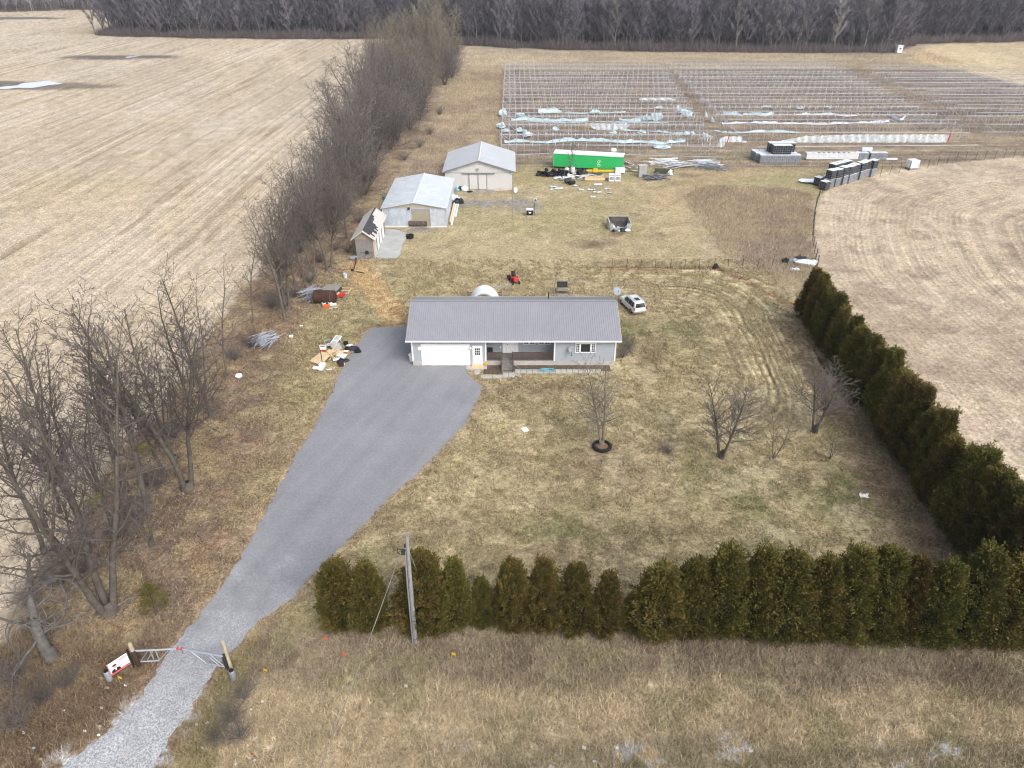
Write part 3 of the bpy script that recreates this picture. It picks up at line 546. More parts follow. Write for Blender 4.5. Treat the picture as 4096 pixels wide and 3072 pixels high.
# garage door
b = HM(); b.span((gx0, HY - .01, .02), (gx1, HY + .025, 2.42))
for r in range(4):
    for cidx in range(8):
        w_ = (gx1 - gx0) / 8; b.span((gx0 + w_ * cidx + .07, HY - .022, .1 + r * .59), (gx0 + w_ * (cidx + 1) - .07, HY - .006, .1 + r * .59 + .42))
gd = b.build('garage_door', M['garage_white'], house, bevel=0.012)
b = HM(); b.span((gx0 - .12, HY - .05, .0), (gx0, HY + .02, 2.42)); b.span((gx1, HY - .05, .0), (gx1 + .12, HY + .02, 2.42)); b.span((gx0 - .12, HY - .052, 2.42), (gx1 + .12, HY + .2, 2.55))
b.slab([(gx0, HY - .03, 2.42), (gx0 + .3, HY - .03, 2.42), (gx0, HY - .03, 2.12)], .03); b.slab([(gx1, HY - .03, 2.12), (gx1 - .3, HY - .03, 2.42), (gx1, HY - .03, 2.42)], .03); b.build('door_frame', M['white_paint'], gd)
# side entrance with nine panes
ex0, ex1 = at(1894, 1420, HY)[0], at(1926, 1420, HY)[0]
b = HM(); b.span((ex0, HY - .012, .2), (ex1, HY + .07, 2.25)); ed = b.build('entry_door', M['garage_white'], house)
b = HM(); b.span((ex0 - .1, HY - .03, .2), (ex0, HY + .08, 2.25)); b.span((ex1, HY - .03, .2), (ex1 + .1, HY + .08, 2.25)); b.span((ex0 - .1, HY - .03, 2.25), (ex1 + .1, HY + .08, 2.36)); b.build('door_frame', M['white_paint'], ed)
b = HM(); xm = (ex0 + ex1) / 2
for i in range(3):
    for j in range(3): b.span((xm - .27 + i * .19, HY - .02, 1.28 + j * .28), (xm - .27 + i * .19 + .15, HY - .006, 1.28 + j * .28 + .23))
b.build('pane', M['glass'], ed); b = HM(); b.lathe((ex0 + .1, HY - .04, 1.1), [(.02, -.02), (.045, .0), (.02, .05)], 8, 'y'); b.build('handle', M['grey_metal'], ed)
b = HM(); b.span((ex0 - .2, HY - .75, 0), (ex1 + .15, HY - .01, .2)); b.build('doorstep', M['pale_wood'], house, bevel=.02)
# porch
b = HM(); b.span((px0 + .01, HY + .02, DZ - .12), (px1 - .01, PY - .02, DZ)); b.build('porch_deck', M['deck_grey'], house)
sx0, sx1 = at(2008, 1420, HY)[0], at(2050, 1420, HY)[0]
for (a, c) in ((px0 + .08, sx0), (sx1, px1 - .08)):
    b = HM(); b.span((a, HY + .05, DZ + .86), (c, HY + .15, DZ + .92)); b.span((a, HY + .07, DZ + .1), (c, HY + .12, DZ + .16)); n = int((c - a) / .115)
    for i in range(n + 1): x = a + (c - a) * i / n; b.span((x - .022, HY + .08, DZ + .12), (x + .022, HY + .115, DZ + .87))
    for x in (a, c): b.span((x - .05, HY + .05, DZ - .1), (x + .05, HY + .15, DZ + .98))
    b.build('railing', M['deck_stain'], house)
b = HM(); b.span((sx0, HY - 1.6, -.1), (sx1, HY - 1.25, .12)); b.span((sx0, HY - 1.25, -.1), (sx1, HY - .9, .29)); b.span((sx0, HY - .9, -.1), (sx1, HY - .55, .46)); b.span((sx0, HY - .55, -.1), (sx1, HY + .02, DZ - .004)); st = b.build('stairs', M['deck_grey'], house, bevel=.015)
for x in (sx0 - .06, sx1 + .06):
    b = HM(); b.bar((x, HY - 1.5, .95), (x, HY + .05, DZ + .92), .09); b.bar((x, HY - 1.5, 0), (x, HY - 1.5, .98), .09); b.bar((x, HY - .7, .1), (x, HY - .7, 1.2), .05); b.bar((x, HY - 1.5, .5), (x, HY + .05, DZ + .5), .06); b.build('handrail', M['deck_stain'], st)
# front door with side lights (under the porch roof)
fx0, fx1 = at(2012, 1375, PY)[0], at(2072, 1375, PY)[0]
b = HM(); b.span((fx0, PY - .05, DZ), (fx1, PY - .012, 2.9)); fd = b.build('front_door', M['garage_white'], house)
b = HM()
for x in (fx0, fx0 + .32, fx1 - .32, fx1): b.span((x - .05, PY - .09, DZ), (x + .05, PY - .052, 2.92))
b.build('door_frame', M['white_paint'], fd); b = HM(); b.lathe((fx0 + .48, PY - .1, 1.65), [(.03, -.03), (.05, 0), (.03, .05)], 8, 'y'); b.build('handle', M['dark_metal'], fd)
def window(x0, x1, z0, z1, y, cols, grid=2, rows=3, parent=house):
    b = MB(O); t = .09
    b.span((x0 - t, y - .07, z0 - t), (x1 + t, y + .02, z0)); b.span((x0 - t, y - .07, z1), (x1 + t, y + .02, z1 + t))
    for i, (a, c, lattice) in enumerate(cols): b.span((a - t * .5, y - .066, z0), (a + t * .5, y + .02, z1)); b.span((c - t * .5, y - .064, z0), (c + t * .5, y + .02, z1))
    wf = b.build('window', M['white_paint'], parent)
    b = MB(O)
    for (a, c, lattice) in cols: b.span((a, y - .02, z0), (c, y - .012, z1))
    b.build('pane', M['glass'], wf)
    for (a, c, lattice) in cols:
        if lattice:
            b = MB(O)
            for i in range(1, grid): x = a + (c - a) * i / grid; b.span((x - .015, y - .035, z0), (x + .015, y - .021, z1))
            for j in range(1, rows): z = z0 + (z1 - z0) * j / rows; b.span((a, y - .037, z - .015), (c, y - .0215, z + .015))
            b.build('muntin', M['white_paint'], wf)
for (p, q) in ((2095, 2139), (2156, 2200)):
    x0, x1 = at(p, 1370, PY)[0], at(q, 1370, PY)[0]; xm = (x0 + x1) / 2; window(x0, x1, 1.7, 2.8, PY - .02, [(x0, xm - .05, True), (xm + .05, x1, True)])
x0, x1 = at(2303, 1390, HY)[0], at(2381, 1390, HY)[0]; z0 = at(2340, 1407, HY)[1]; d = (x1 - x0); window(x0, x1, z0, 2.6, HY - .01, [(x0, x0 + d * .20, True), (x0 + d * .24, x1 - d * .24, False), (x1 - d * .20, x1, True)], rows=5)
x0, z0 = at(1948, 1405, PY); b = HM(); b.span((x0 + .02, PY - .26, z0 - .1), (x0 + .62, PY - .03, z0 + .5)); b.build('mail_box', M['dark_metal'], house, bevel=.03)
mglow, ng, bgm = new_mat('porch_lamp'); bgm.inputs['Base Color'].default_value = (1, .8, .55, 1); bgm.inputs['Emission Color'].default_value = (1, .72, .42, 1); bgm.inputs['Emission Strength'].default_value = 2.2
for (p, q, lit) in ((1677, 1394, True), (1882, 1392, False), (2001, 1388, False)):
    Y_ = HY if p < 1950 else PY; x, z = at(p, q, Y_); b = HM(); b.lathe((x, Y_ - .1, z - .1), [(.05, 0), (.11, .06), (.11, .2), (.04, .28)], 10); b.span((x - .05, Y_ - .08, z + .0), (x + .05, Y_ + .0, z + .12)); b.build('wall_lamp', mglow if lit else M['white_plastic'], house)
# meter boxes on the garage end wall
for (z, s, y) in ((2.45, .3, 64.75), (1.55, .22, 64.8)):
    b = HM(); b.span((HX0 - .2, y - s / 2, z - s * .7), (HX0 - .01, y + s / 2, z + s * .7)); b.build('meter_box', M['grey_metal'], house, bevel=.02)
# satellite dishes
def dish(name, label, base, r, mt, face, parent=None, post=1.0):
    t = thing(name, label, 'satellite dish', base); b = MB(base); X, Y, Z = base
    b.tube([(X, Y, Z), (X, Y, Z + post)], .045, 8); b.build('mast', M['grey_metal'], t)
    b = MB(base); k = []
    n = 20; d = Vector(face).normalized(); a = d.cross(Vector((0, 0, 1))).normalized(); u_ = a.cross(d); c = Vector((X, Y, Z + post)) + d * .12
    vs = [c]; fs = []
    for ring in (1, 2, 3):
        for j in range(n):
            q = 2 * math.pi * j / n; rr = r * ring / 3; vs.append(c + a * math.cos(q) * rr + u_ * math.sin(q) * rr * 1.08 + d * (rr * rr * .35))
    for j in range(n): fs.append((0, 1 + j, 1 + (j + 1) % n))
    for ring in (0, 1):
        for j in range(n): fs.append((1 + ring * n + j, 1 + (ring + 1) * n + j, 1 + (ring + 1) * n + (j + 1) % n, 1 + ring * n + (j + 1) % n))
    b.add(vs, fs); b.add([v - d * .02 for v in vs], [tuple(reversed(f)) for f in fs]); b.build('reflector', mt, t, smooth=True)
    b = MB(base); e = c + d * r * .95 - u_ * r * .1; b.tube([c - u_ * r * .95 + d * r * .3, e], .02, 5); b.box(e, (.09, .13, .09)); b.build('feed_arm', M['dark_metal'], t)
    return t
X, Y = G(2447, 1200); dish('satellite_dish', 'large grey mesh satellite dish on a white mast behind the house corner', (X - .3, 75.6, 0), .48, mk('dish_grey', (.25, .28, .33), .5, .2, var=.1), (.25, -.75, .5), post=at(2449, 1165, 75.6)[1])
x, z = at(2287, 1400, HY - .5); t = thing('satellite_dish', 'small grey dish on a bent arm fixed to the house front by the picture window', 'satellite dish', (x, HY - .02, z - .4))
b = MB((x, HY - .02, z - .4)); b.tube([(x + .3, HY - .02, z - .25), (x + .1, HY - .3, z - .25), (x, HY - .4, z)], .03, 6); b.tube([(x, HY - .4, z - .1), (x - .05, HY - .75, z - .45)], .02, 6); b.box((x - .05, HY - .78, z - .47), (.1, .1, .12)); b.build('arm', M['dark_metal'], t)
b = MB((x, HY - .02, z - .4)); b.lathe((0, 0, 0), [(.02, 0), (.2, .03), (.36, .1), (.34, .115), (.2, .05), (.02, .02)], 18); Mx = Euler((R(72), 0, R(-20))).to_matrix(); b.v = [tuple(Mx @ Vector(v) + Vector((x, HY - .38, z))) for v in b.v]; b.build('reflector', mk('dish_front', (.36, .38, .41), .5, .1, var=.08), t, smooth=True)
# ---------------------------------------------------------------- big pale barn
BX0, BX1, BY0, BY1 = -11.95, .15, 127.6, 141.0; BO = ((BX0 + BX1) / 2, BY0, 0); xm = BO[0]; ZE, ZR = 3.38, 5.25
barn = thing('barn', 'large cream steel barn with low grey gable roof and double sliding doors', 'barn', BO)
gz = lambda x: ZE - .12 + (ZR - ZE) * (1 - abs(x - xm) / (BX1 - xm + .5))
b = MB(BO); b.span((BX0, BY0, -.2), (BX1, BY1, ZE - .15)); b.add([(BX0, BY0, ZE - .16), (BX1, BY0, ZE - .16), (xm, BY0, ZR - .15)], [(0, 1, 2)]); b.add([(BX0, BY1, ZE - .16), (BX1, BY1, ZE - .16), (xm, BY1, ZR - .15)], [(0, 1, 2)])
ribs_wall(b, (BX0, BY0), (BX1, BY0), 0, ZE, .3, .03, (0, -1), ztop=lambda t: gz(BX0 + (BX1 - BX0) * t) - .1); ribs_wall(b, (BX1, BY0), (BX1, BY1), 0, ZE - .2, .4, .03, (1, 0)); b.build('wall', M['barn_wall'], barn)
b = MB(BO); gable_roof(b, BX0 - .5, BX1 + .5, BY0 - .4, BY1 + .4, ZE - .12, ZR, 'y', .1, ribs=.6, rib=(.04, .018), rib_mat=0); rf = b.build('roof', M['barn_roof'], barn)
b = MB(BO)
for s in (-1, 1): b.slab([(xm, BY0 - .42, ZR + .01), (xm + s * (BX1 - xm + .5), BY0 - .42, ZE - .11), (xm + s * (BX1 - xm + .5), BY0 - .42, ZE - .34), (xm, BY0 - .42, ZR - .22)][::s], .04)
b.span((BX0, BY0 - .06, ZE - .42), (BX1, BY0 - .034, ZE - .36)); b.build('trim', M['barn_trim'], rf)
b = MB(BO); b.tube([(xm, BY0 - .4, ZR + .02), (xm, BY1 + .4, ZR + .02)], .14, 6); b.build('ridge_cap', mk('ridge_pale', (.66, .67, .69), .4, .2, var=.05), rf)
dx = [at(p, 740, BY0)[0] for p in (1877, 1913, 1948)]
for i in (0, 1):
    b = MB(BO); b.span((dx[i] + .05, BY0 - .16, .05), (dx[i + 1] - .05, BY0 - .10, 2.6)); ribs_wall(b, (dx[i] + .1, BY0 - .16), (dx[i + 1] - .1, BY0 - .16), .08, 2.72, .3, .02); db = b.build('sliding_door', M['barn_wall'], barn)
    b = MB(BO)
    for (p, q) in (((dx[i], .02), (dx[i] + .09, 2.8)), ((dx[i + 1] - .09, .02), (dx[i + 1], 2.8))): b.span((p[0], BY0 - .2, p[1]), (q[0], BY0 - .09, q[1]))
    b.span((dx[i], BY0 - .2, .0), (dx[i + 1], BY0 - .09, .09)); b.build('door_frame', M['barn_trim'], db)
b = MB(BO); x0, x1 = at(1847, 690, BY0)[0], at(1979, 690, BY0)[0]; b.span((x0, BY0 - .22, 2.8), (x1, BY0 - .05, 2.95)); b.build('door_track', M['barn_trim'], barn)
x, z = at(1911, 678, BY0); b = MB(BO); b.box((x, BY0 - .15, z), (.32, .26, .24)); b.box((x, BY0 - .2, z + .16), (.4, .36, .06)); b.build('wall_lamp', M['grey_metal'], barn)
# ---------------------------------------------------------------- zinc shed
SX0, SX1, SY0, SY1 = -20.05, -10.25, 107.6, 123.4; SO = ((SX0 + SX1) / 2, SY0, 0); xm = SO[0]; ZE, ZR = 3.1, 3.95
shed = thing('metal_shed', 'zinc clad farm shed with bright white low roof and tan door', 'shed', SO)
b = MB(SO); b.span((SX0, SY0, -.2), (SX1, SY1, ZE - .12)); ribs_wall(b, (SX0, SY0), (SX1, SY0), 0, ZE - .15, .33, .05, w=.14); ribs_wall(b, (SX1, SY0), (SX1, SY1), 0, ZE - .15, .33, .05, (1, 0), w=.14); b.build('wall', M['zinc_wall'], shed)
b = MB(SO); b.add([(SX0, SY0 - .012, ZE - .16), (SX1, SY0 - .012, ZE - .16), (xm, SY0 - .012, ZR - .12)], [(0, 1, 2)]); g_ = MB(SO); g_.add([(SX0, SY1, ZE - .16), (SX1, SY1, ZE - .16), (xm, SY1, ZR - .12)], [(0, 1, 2)]); g_.build('gable', M['beige_metal'], shed)
ribs_wall(b, (SX0 + .4, SY0 - .012), (SX1 - .4, SY0 - .012), ZE - .2, ZE, .3, .03, ztop=lambda t: ZE - .16 + (ZR - ZE) * (1 - abs(2 * t - 1)) * .92); b.build('gable', M['beige_metal'], shed)
b = MB(SO); gable_roof(b, SX0 - .25, SX1 + .25, SY0 - .35, SY1 + .3, ZE - .05, ZR, 'y', .08, ribs=.9, rib=(.04, .02), rib_mat=0); rf = b.build('roof', M['zinc_roof'], shed)
b = MB(SO); b.tube([(xm, SY0 - .36, ZR + .01), (xm, SY1 + .3, ZR + .01)], .13, 6); b.build('ridge_cap', mk('ridge_white', (.74, .77, .79), .4, .15, var=.04), rf)
x0, x1 = at(1651, 880, SY0)[0], at(1720, 880, SY0)[0]
b = MB(SO); b.span((x0, SY0 - .09, .02), (x1, SY0 - .05, 2.6)); ribs_wall(b, (x0 + .1, SY0 - .09), (x1 - .1, SY0 - .09), .05, 2.7, .25, .02); dr = b.build('door', M['tan_metal'], shed)
b = MB(SO); b.span((x0 - .1, SY0 - .13, .0), (x0, SY0 - .02, 2.6)); b.span((x1, SY0 - .13, 0), (x1 + .1, SY0 - .02, 2.6)); b.span((x0 - .1, SY0 - .13, 2.6), (x1 + .1, SY0 - .02, 2.9)); b.build('door_frame', M['galvanised'], dr)
b = MB(SO); x, z = at(1635, 833, SY0); b.box((x, SY0 - .2, z), (.3, .3, .26), rx=.3); b.build('wall_lamp', M['dark_metal'], shed)
b = MB(SO); b.span((SX0, SY0 - .09, -.05), (SX1 + .1, SY0 - .055, .1)); b.build('base_trim', M['white_paint'], shed)
# timber lying along the shed's long side
for i, (dx_, z_, L0, L1, mt, lb) in enumerate([(.75, .12, 108, 120, 'white_paint', 'long white board on the grass beside the zinc shed'), (.45, .3, 109, 122, 'pale_wood', 'long tan plank leaning low against the zinc shed side'), (1.1, .1, 112, 121, 'tarp_white', 'whitish plank lying parallel to the zinc shed, farthest from its wall')]):
    b = MB((SX1 + dx_, L0, 0)); b.box((SX1 + dx_, (L0 + L1) / 2, z_), (.28, L1 - L0, .08), ry=.5 if i == 1 else 0); tag(b.build('plank', M[mt]), lb, 'plank', 'planks along the zinc shed')
# ---------------------------------------------------------------- old tumbledown shed
p0 = G(1428, 1035); p1 = G(1497, 1033); OX0, OX1, OY0, OY1 = p0[0], p1[0] + .1, 94.3, 104.2; OO = ((OX0 + OX1) / 2, OY0, 0); xm = OO[0]; ZE, ZR = 3.0, 4.15
old = thing('old_shed', 'weathered grey outbuilding with torn roofing and pale bare boards', 'shed', OO)
b = MB(OO); b.span((OX0, OY0, -.2), (OX1, OY1, ZE - .1)); b.build('wall', M['grey_board'], old)
b = MB(OO); b.add([(OX0 - .1, OY0 - .03, ZE - .08), (OX1 + .1, OY0 - .03, ZE - .08), (xm, OY0 - .03, ZR - .1)], [(0, 1, 2)]); b.span((OX0 - .05, OY0 - .05, ZE - .16), (OX1 + .05, OY0 - .02, ZE - .06)); b.build('gable', mk('gable_board', (.30, .255, .20), .9, var=.15, scale=3), old)
b = MB(OO); gable_roof(b, OX0 - .55, OX1 + .45, OY0 - .45, OY1 + .3, ZE - .15, ZR, 'y', .1); rf = b.build('roof', M['roof_board'], old)
rr = random.Random(5); b = MB(OO)
def roof_pt(t, y):  # t -1..1 across
    hw = (OX1 - OX0) / 2 + .5; return (xm + t * hw, y, ZR - abs(t) * (ZR - ZE + .15) + .03)
ys = np.linspace(OY0 - .1, OY1 + .2, 26); lo = [-.05 - .28 * max(0, math.sin(i * .25)) * (0.5 + rr.random()) * (1 if i < 22 else .5) for i in range(26)]; hi = [(.75 if i < 11 else .30 if i < 17 else .12) * (0.7 + .5 * rr.random()) for i in range(26)]
for i in range(25):
    b.add([roof_pt(lo[i], ys[i]), roof_pt(0, ys[i]), roof_pt(0, ys[i + 1]), roof_pt(lo[i], ys[i + 1])], [(0, 1, 2, 3)]); b.add([roof_pt(0, ys[i]), roof_pt(hi[i], ys[i]), roof_pt(hi[i], ys[i + 1]), roof_pt(0, ys[i + 1])], [(0, 1, 2, 3)])
b.build('torn_shingles', M['shingle'], rf)
for k in range(4):
    y = OY0 + 1.4 + k * 2.2; b = MB(OO); b.span((OX1 + .005, y - .7, .05), (OX1 + .06, y + .6, 2.5)); b.build('door', M['white_paint'] if k else M['roof_board'], old)
b = MB(OO); b.span((OX1 + .0, OY0 - .02, 0), (OX1 + .12, OY0 + .1, ZE - .1)); b.build('corner_post', M['pale_wood'], old)
x, z = at(1468, 1010, OY0); b = MB(OO); b.span((x - .24, OY0 - .05, z - .28), (x + .24, OY0 - .01, z + .28)); wn = b.build('window', M['dark_metal'], old)
b = MB(OO); b.span((x - .18, OY0 - .06, z - .2), (x + .18, OY0 - .052, z + .2)); b.build('pane', M['glass'], wn)
b = MB(OO); b.tube([(x - .9, OY0 - .08, z), (x + .7, OY0 - .08, z + .02), (x + .75, OY0 - .1, z - .6), (x + .3, OY0 - .3, .1), (x - .3, OY0 - .25, .15), (x - .35, OY0 - .1, z - .5), (x - .2, OY0 - .06, z - .25)], .025, 5); b.build('wire', M['black_plastic'], old)
PAD = rough_poly(Gp([(1502, 1036), (1508, 1000), (1530, 935), (1545, 922), (1590, 925), (1622, 938), (1626, 955), (1608, 990), (1603, 1020), (1585, 1036), (1545, 1037)]), .8, .12, 8)
b = MB(); b.slab([(p[0], p[1], .07) for p in PAD], .2); struct(b.build('concrete_pad', mk('pad_concrete', (.40, .41, .40), .9, var=.16, scale=.7, fine=.1)))
# ---------------------------------------------------------------- hut by the forest
X, Y = G(3592, 214); b = MB((X, Y, 0)); b.box((X, Y, 1.6), (2.0, 2.0, 2.4)); hut = thing('lookout_hut', 'small white boxy hut at the forest edge', 'hut', (X, Y, 0)); b.build('wall', M['white_paint'], hut)
b = MB((X, Y, 0)); b.box((X, Y, 2.95), (2.4, 2.4, .25)); b.build('roof', M['tarp_white'], hut); b = MB((X, Y, 0))
for sx_ in (-1, 1):
    for sy_ in (-1, 1): b = MB((X, Y, 0)); b.box((X + sx_ * .8, Y + sy_ * .8, .2), (.2, .2, .6)); b.build('leg', M['weathered_wood'], hut)
b = MB((X, Y, 0)); b.box((X, Y - 1.02, 1.9), (.8, .05, .6)); b.build('window', M['glass'], hut)
# ================================================================ THINGS IN THE YARD
# ---------------------------------------------------------------- silver estate car
cx, cy = G(2528, 1232); t = thing('parked_car', 'silver off-road estate car parked on the grass beside the house', 'car', (cx, cy, 0), R(17)); CARP = mat('car_paint', (.66, .67, .69), .3, .15, var=.03); mk('lamp_red', (.5, .02, .02), .25, var=.05)
def part(name, b, mt, par, **k): return b.build(name, mt, par, **k)
def loft(b, secs):
    n = len(secs[0]); vs = [p for s in secs for p in s]; k = len(secs)
    b.add(vs, [(i * n + j, i * n + (j + 1) % n, (i + 1) * n + (j + 1) % n, (i + 1) * n + j) for i in range(k - 1) for j in range(n)] + [tuple(reversed(range(n))), tuple(range((k - 1) * n, k * n))])
b = MB(); S = []
for (y, zb, zs, hw, hs_) in [(-2.35, .5, .85, .80, .72), (-2.25, .38, .98, .90, .84), (-1.3, .33, 1.02, .93, .87), (0, .30, 1.03, .94, .88), (1.0, .30, 1.02, .94, .87), (1.5, .33, 1.0, .93, .82), (2.15, .38, .88, .88, .74), (2.33, .5, .78, .78, .68)]:
    S.append([(-hw * .9, y, zb), (-hw, y, zb + .12), (-hw, y, zs - .22), (-hs_, y, zs), (hs_, y, zs), (hw, y, zs - .22), (hw, y, zb + .12), (hw * .9, y, zb)])
loft(b, S); S = []
for (y, z0, z1, h0, h1) in [(-2.28, 1.0, 1.04, .82, .80), (-2.05, 1.0, 1.62, .85, .64), (-1.8, 1.0, 1.74, .87, .66), (-.5, 1.0, 1.78, .87, .68), (.35, 1.0, 1.72, .87, .66), (1.05, 1.0, 1.06, .84, .76)]:
    S.append([(-h0, y, z0), (-h1 - .03, y, z1 - .06), (-h1 + .08, y, z1), (h1 - .08, y, z1), (h1 + .03, y, z1 - .06), (h0, y, z0)])
loft(b, S); body = part('body', b, CARP, t, smooth=False, bevel=.02)
for s in (-1, 1):
    b = MB()
    b.slab([(s * .865, .72, 1.08), (s * .865, -.42, 1.08), (s * .70, -.42, 1.66), (s * .68, .28, 1.60)][::s], .02); b.slab([(s * .865, -.55, 1.08), (s * .865, -1.3, 1.08), (s * .70, -1.3, 1.67), (s * .70, -.55, 1.68)][::s], .02); b.slab([(s * .865, -1.4, 1.08), (s * .85, -2.0, 1.08), (s * .68, -1.85, 1.64), (s * .70, -1.4, 1.67)][::s], .02)
    b.v = [(v[0] * 1.02, v[1], v[2]) for v in b.v]; part('side_window', b, M['car_glass'], t)
b = MB(); b.slab([(-.70, -2.285, 1.1), (.70, -2.285, 1.1), (.58, -2.10, 1.6), (-.58, -2.10, 1.6)], .02); part('rear_window', b, M['car_glass'], t)
b = MB(); b.slab([(.72, 1.06, 1.08), (-.72, 1.06, 1.08), (-.6, .45, 1.68), (.6, .45, 1.68)], .02); part('windscreen', b, M['car_glass'], t)
for s in (-1, 1):
    b = MB(); b.box((s * .80, -2.30, .96), (.17, .1, .34)); part('tail_light', b, M['lamp_red'], t); b = MB(); b.box((s * .62, 2.28, .74), (.3, .12, .16)); part('headlight', b, M['glass'], t)
    b = MB(); b.box((s * 1.0, .62, 1.1), (.2, .12, .15)); part('mirror', b, CARP, t); b = MB(); b.tube([(s * .56, -1.7, 1.79), (s * .58, -1.5, 1.84), (s * .58, .0, 1.84), (s * .56, .2, 1.76)], .02, 5); part('roof_rail', b, M['grey_metal'], t)
    for y in (-1.42, 1.42):
        b = MB(); b.lathe((s * .83, y, .36), [(.2, -.1), (.34, -.11), (.36, -.05), (.36, .05), (.34, .11), (.2, .1)], 18, 'x'); wh = part('wheel', b, M['rubber'], t); b = MB(); b.lathe((s * .84, y, .36), [(.05, -.11), (.2, -.09), (.21, .09), (.05, .11)], 12, 'x'); part('rim', b, M['grey_metal'], wh)
b = MB(); b.box((0, -2.36, .84), (.5, .03, .13)); part('licence_plate', b, M['paper'], t); b = MB(); b.box((0, -2.37, .52), (1.7, .12, .16)); part('bumper', b, M['grey_metal'], t); b = MB(); b.box((0, -1.1, 1.79), (.62, .8, .02)); part('sunroof', b, M['car_glass'], t)
t.scale = (.93,) * 3
# ---------------------------------------------------------------- road gate with its posts
gl = G(544, 2658); gr = G(918, 2680); rows = [(gl, 'left')]; GZT = 1.28
def gate_leaf(name, label, a, e, flip):
    """a = hinge foot, e = free end"""
    t = thing(name, label, 'gate', (a[0], a[1], 0)); off = (a[0], a[1], 0)
    def L(u, z): return (a[0] + (e[0] - a[0]) * u, a[1] + (e[1] - a[1]) * u, z)
    b = MB(off); b.bar(L(0, GZT), L(1, GZT), .10); part('top_rail', b, M['galvanised'], t)
    b = MB(off); b.bar(L(0.02, .28), L(.47, .28), .075); part('bottom_rail', b, M['galvanised'], t)
    for u_ in (.0, .34, .46): b = MB(off); b.bar(L(u_ + .01, .25), L(u_ + .01, GZT), .065); part('upright', b, M['grey_metal'], t)
    for (u0, z0_, u1, z1_) in ([(.05, .3, .3, GZT - .05), (.18, .3, .42, GZT - .05)] if flip else [(.05, .3, .3, GZT - .08), (.16, .3, .36, GZT - .3)]) + [(.47, .3, .78, GZT - .04)]: b = MB(off); b.bar(L(u0, z0_), L(u1, z1_), .055); part('brace', b, M['galvanised'], t)
    b = MB(off); b.bar(L(.955, GZT), L(.995, GZT), .15); part('reflector', b, M['red_paint'], t)
xm_, ym_ = (gl[0] + gr[0]) / 2, (gl[1] + gr[1]) / 2
gate_leaf('swing_gate', 'galvanised gate leaf hinged by the realtor sign, braced with crossing bars', (gl[0] + .25, gl[1]), (xm_ - .06, ym_ + .35), True)
gate_leaf('swing_gate', 'galvanised gate leaf hinged on the drive side away from the sign', (gr[0] - .12, gr[1]), (xm_ + .06, ym_ + .35), False)
for (p, r_, h_, mt, lb) in [((555, 2660), .12, 2.05, 'post_wood', 'slim tan wooden gate post behind the realtor sign'), ((928, 2682), .1, 2.75, 'post_wood', 'slim tan wooden gate post on the drive side away from the sign'), ((557, 2664), .13, 1.4, 'rust', 'thick rusty steel gate post beside the realtor sign'), ((912, 2676), .14, 1.35, 'dark_metal', 'short dark steel gate post under the gate end away from the sign')]:
    X, Y = G(*p); b = MB((X, Y, 0)); b.lathe((X, Y, -.1), [(r_, 0), (r_, h_), (r_ * .8, h_ + .05)], 8); tag(b.build('gate_post', M[mt]), lb, 'post')
for (p, lb) in [((440, 2718), 'short grey wooden bollard in front of the realtor sign'), ((936, 2716), 'short grey wooden bollard with dark cap beyond the gate on the straw verge')]:
    X, Y = G(*p); b = MB((X, Y, 0)); b.lathe((X, Y, -.1), [(.17, 0), (.165, .85), (.14, .88)], 10); t = thing('bollard', lb, 'bollard', (X, Y, 0)); b.build('shaft', M['pipe_grey'], t); b = MB((X, Y, 0)); b.lathe((X, Y, .78), [(.1, 0), (.15, .02), (.13, .07)], 10); b.build('cap', M['rubber'], t)
# realtor sign: white board, portrait of a dark-haired man in a suit, red bands
X, Y = G(500, 2668); t = thing('realtor_sign', 'white realtor board with portrait and red band on a black post', 'sign', (X + .58, Y, 0), R(50))
b = MB(); b.bar((.0, 0, -.1), (.0, 0, 1.9), .09); b.bar((0, 0, 1.72), (-1.45, 0, 1.72), .05); part('post', b, M['rubber'], t); t.scale = (.86,) * 3
b = MB(); b.box((-.8, -.0, 1.12), (1.35, .04, 1.12)); brd = part('board', b, M['paper'], t)
def flat(nm, pts, mt, y=-.026):
    b = MB(); b.slab([(p[0], y, p[1]) for p in pts], .006); part(nm, b, mt, brd)
def disc(c, rx, rz, n=14): return [(c[0] + rx * math.cos(2 * math.pi * i / n), c[1] + rz * math.sin(2 * math.pi * i / n)) for i in range(n)]
mk('skin_print', (.62, .42, .33), .7, var=.05); mk('suit_print', (.02, .02, .024), .7, var=.1); mk('band_print', (.62, .04, .05), .6, var=.05)
flat('red_band', [(-1.46, .58), (-.14, .58), (-.14, .70), (-1.46, .70)], M['band_print']); flat('red_band', [(-1.475, .58), (-1.43, .58), (-1.43, 1.66), (-1.475, 1.66)], M['band_print'], -.028)
flat('portrait_suit', [(-1.36, .70), (-.74, .70), (-.76, .90), (-.92, 1.0), (-1.18, 1.0), (-1.34, .90)], M['suit_print'], -.027); flat('portrait_shirt', [(-1.05, .74), (-.98, 1.0), (-1.12, 1.0)], M['paper'], -.030); flat('portrait_face', disc((-1.05, 1.16), .125, .17), M['skin_print'], -.029); flat('portrait_hair', disc((-1.06, 1.30), .155, .085), M['suit_print'], -.032)
for (x0, x1, z, h_, mi) in [(-.72, -.2, 1.50, .06, 0), (-.66, -.3, 1.42, .035, 0), (-.62, -.2, 1.16, .03, 1), (-.62, -.26, 1.10, .03, 1), (-.6, -.3, 1.0, .05, 1)]:
    n = 9; b = MB()
    for i in range(n): a_ = x0 + (x1 - x0) * i / n; b.mi = mi; b.box((a_ + .018, -.026, z), ((x1 - x0) / n * .7, .01, h_))
    part('lettering', b, [M['band_print'], M['grey_metal']], brd)
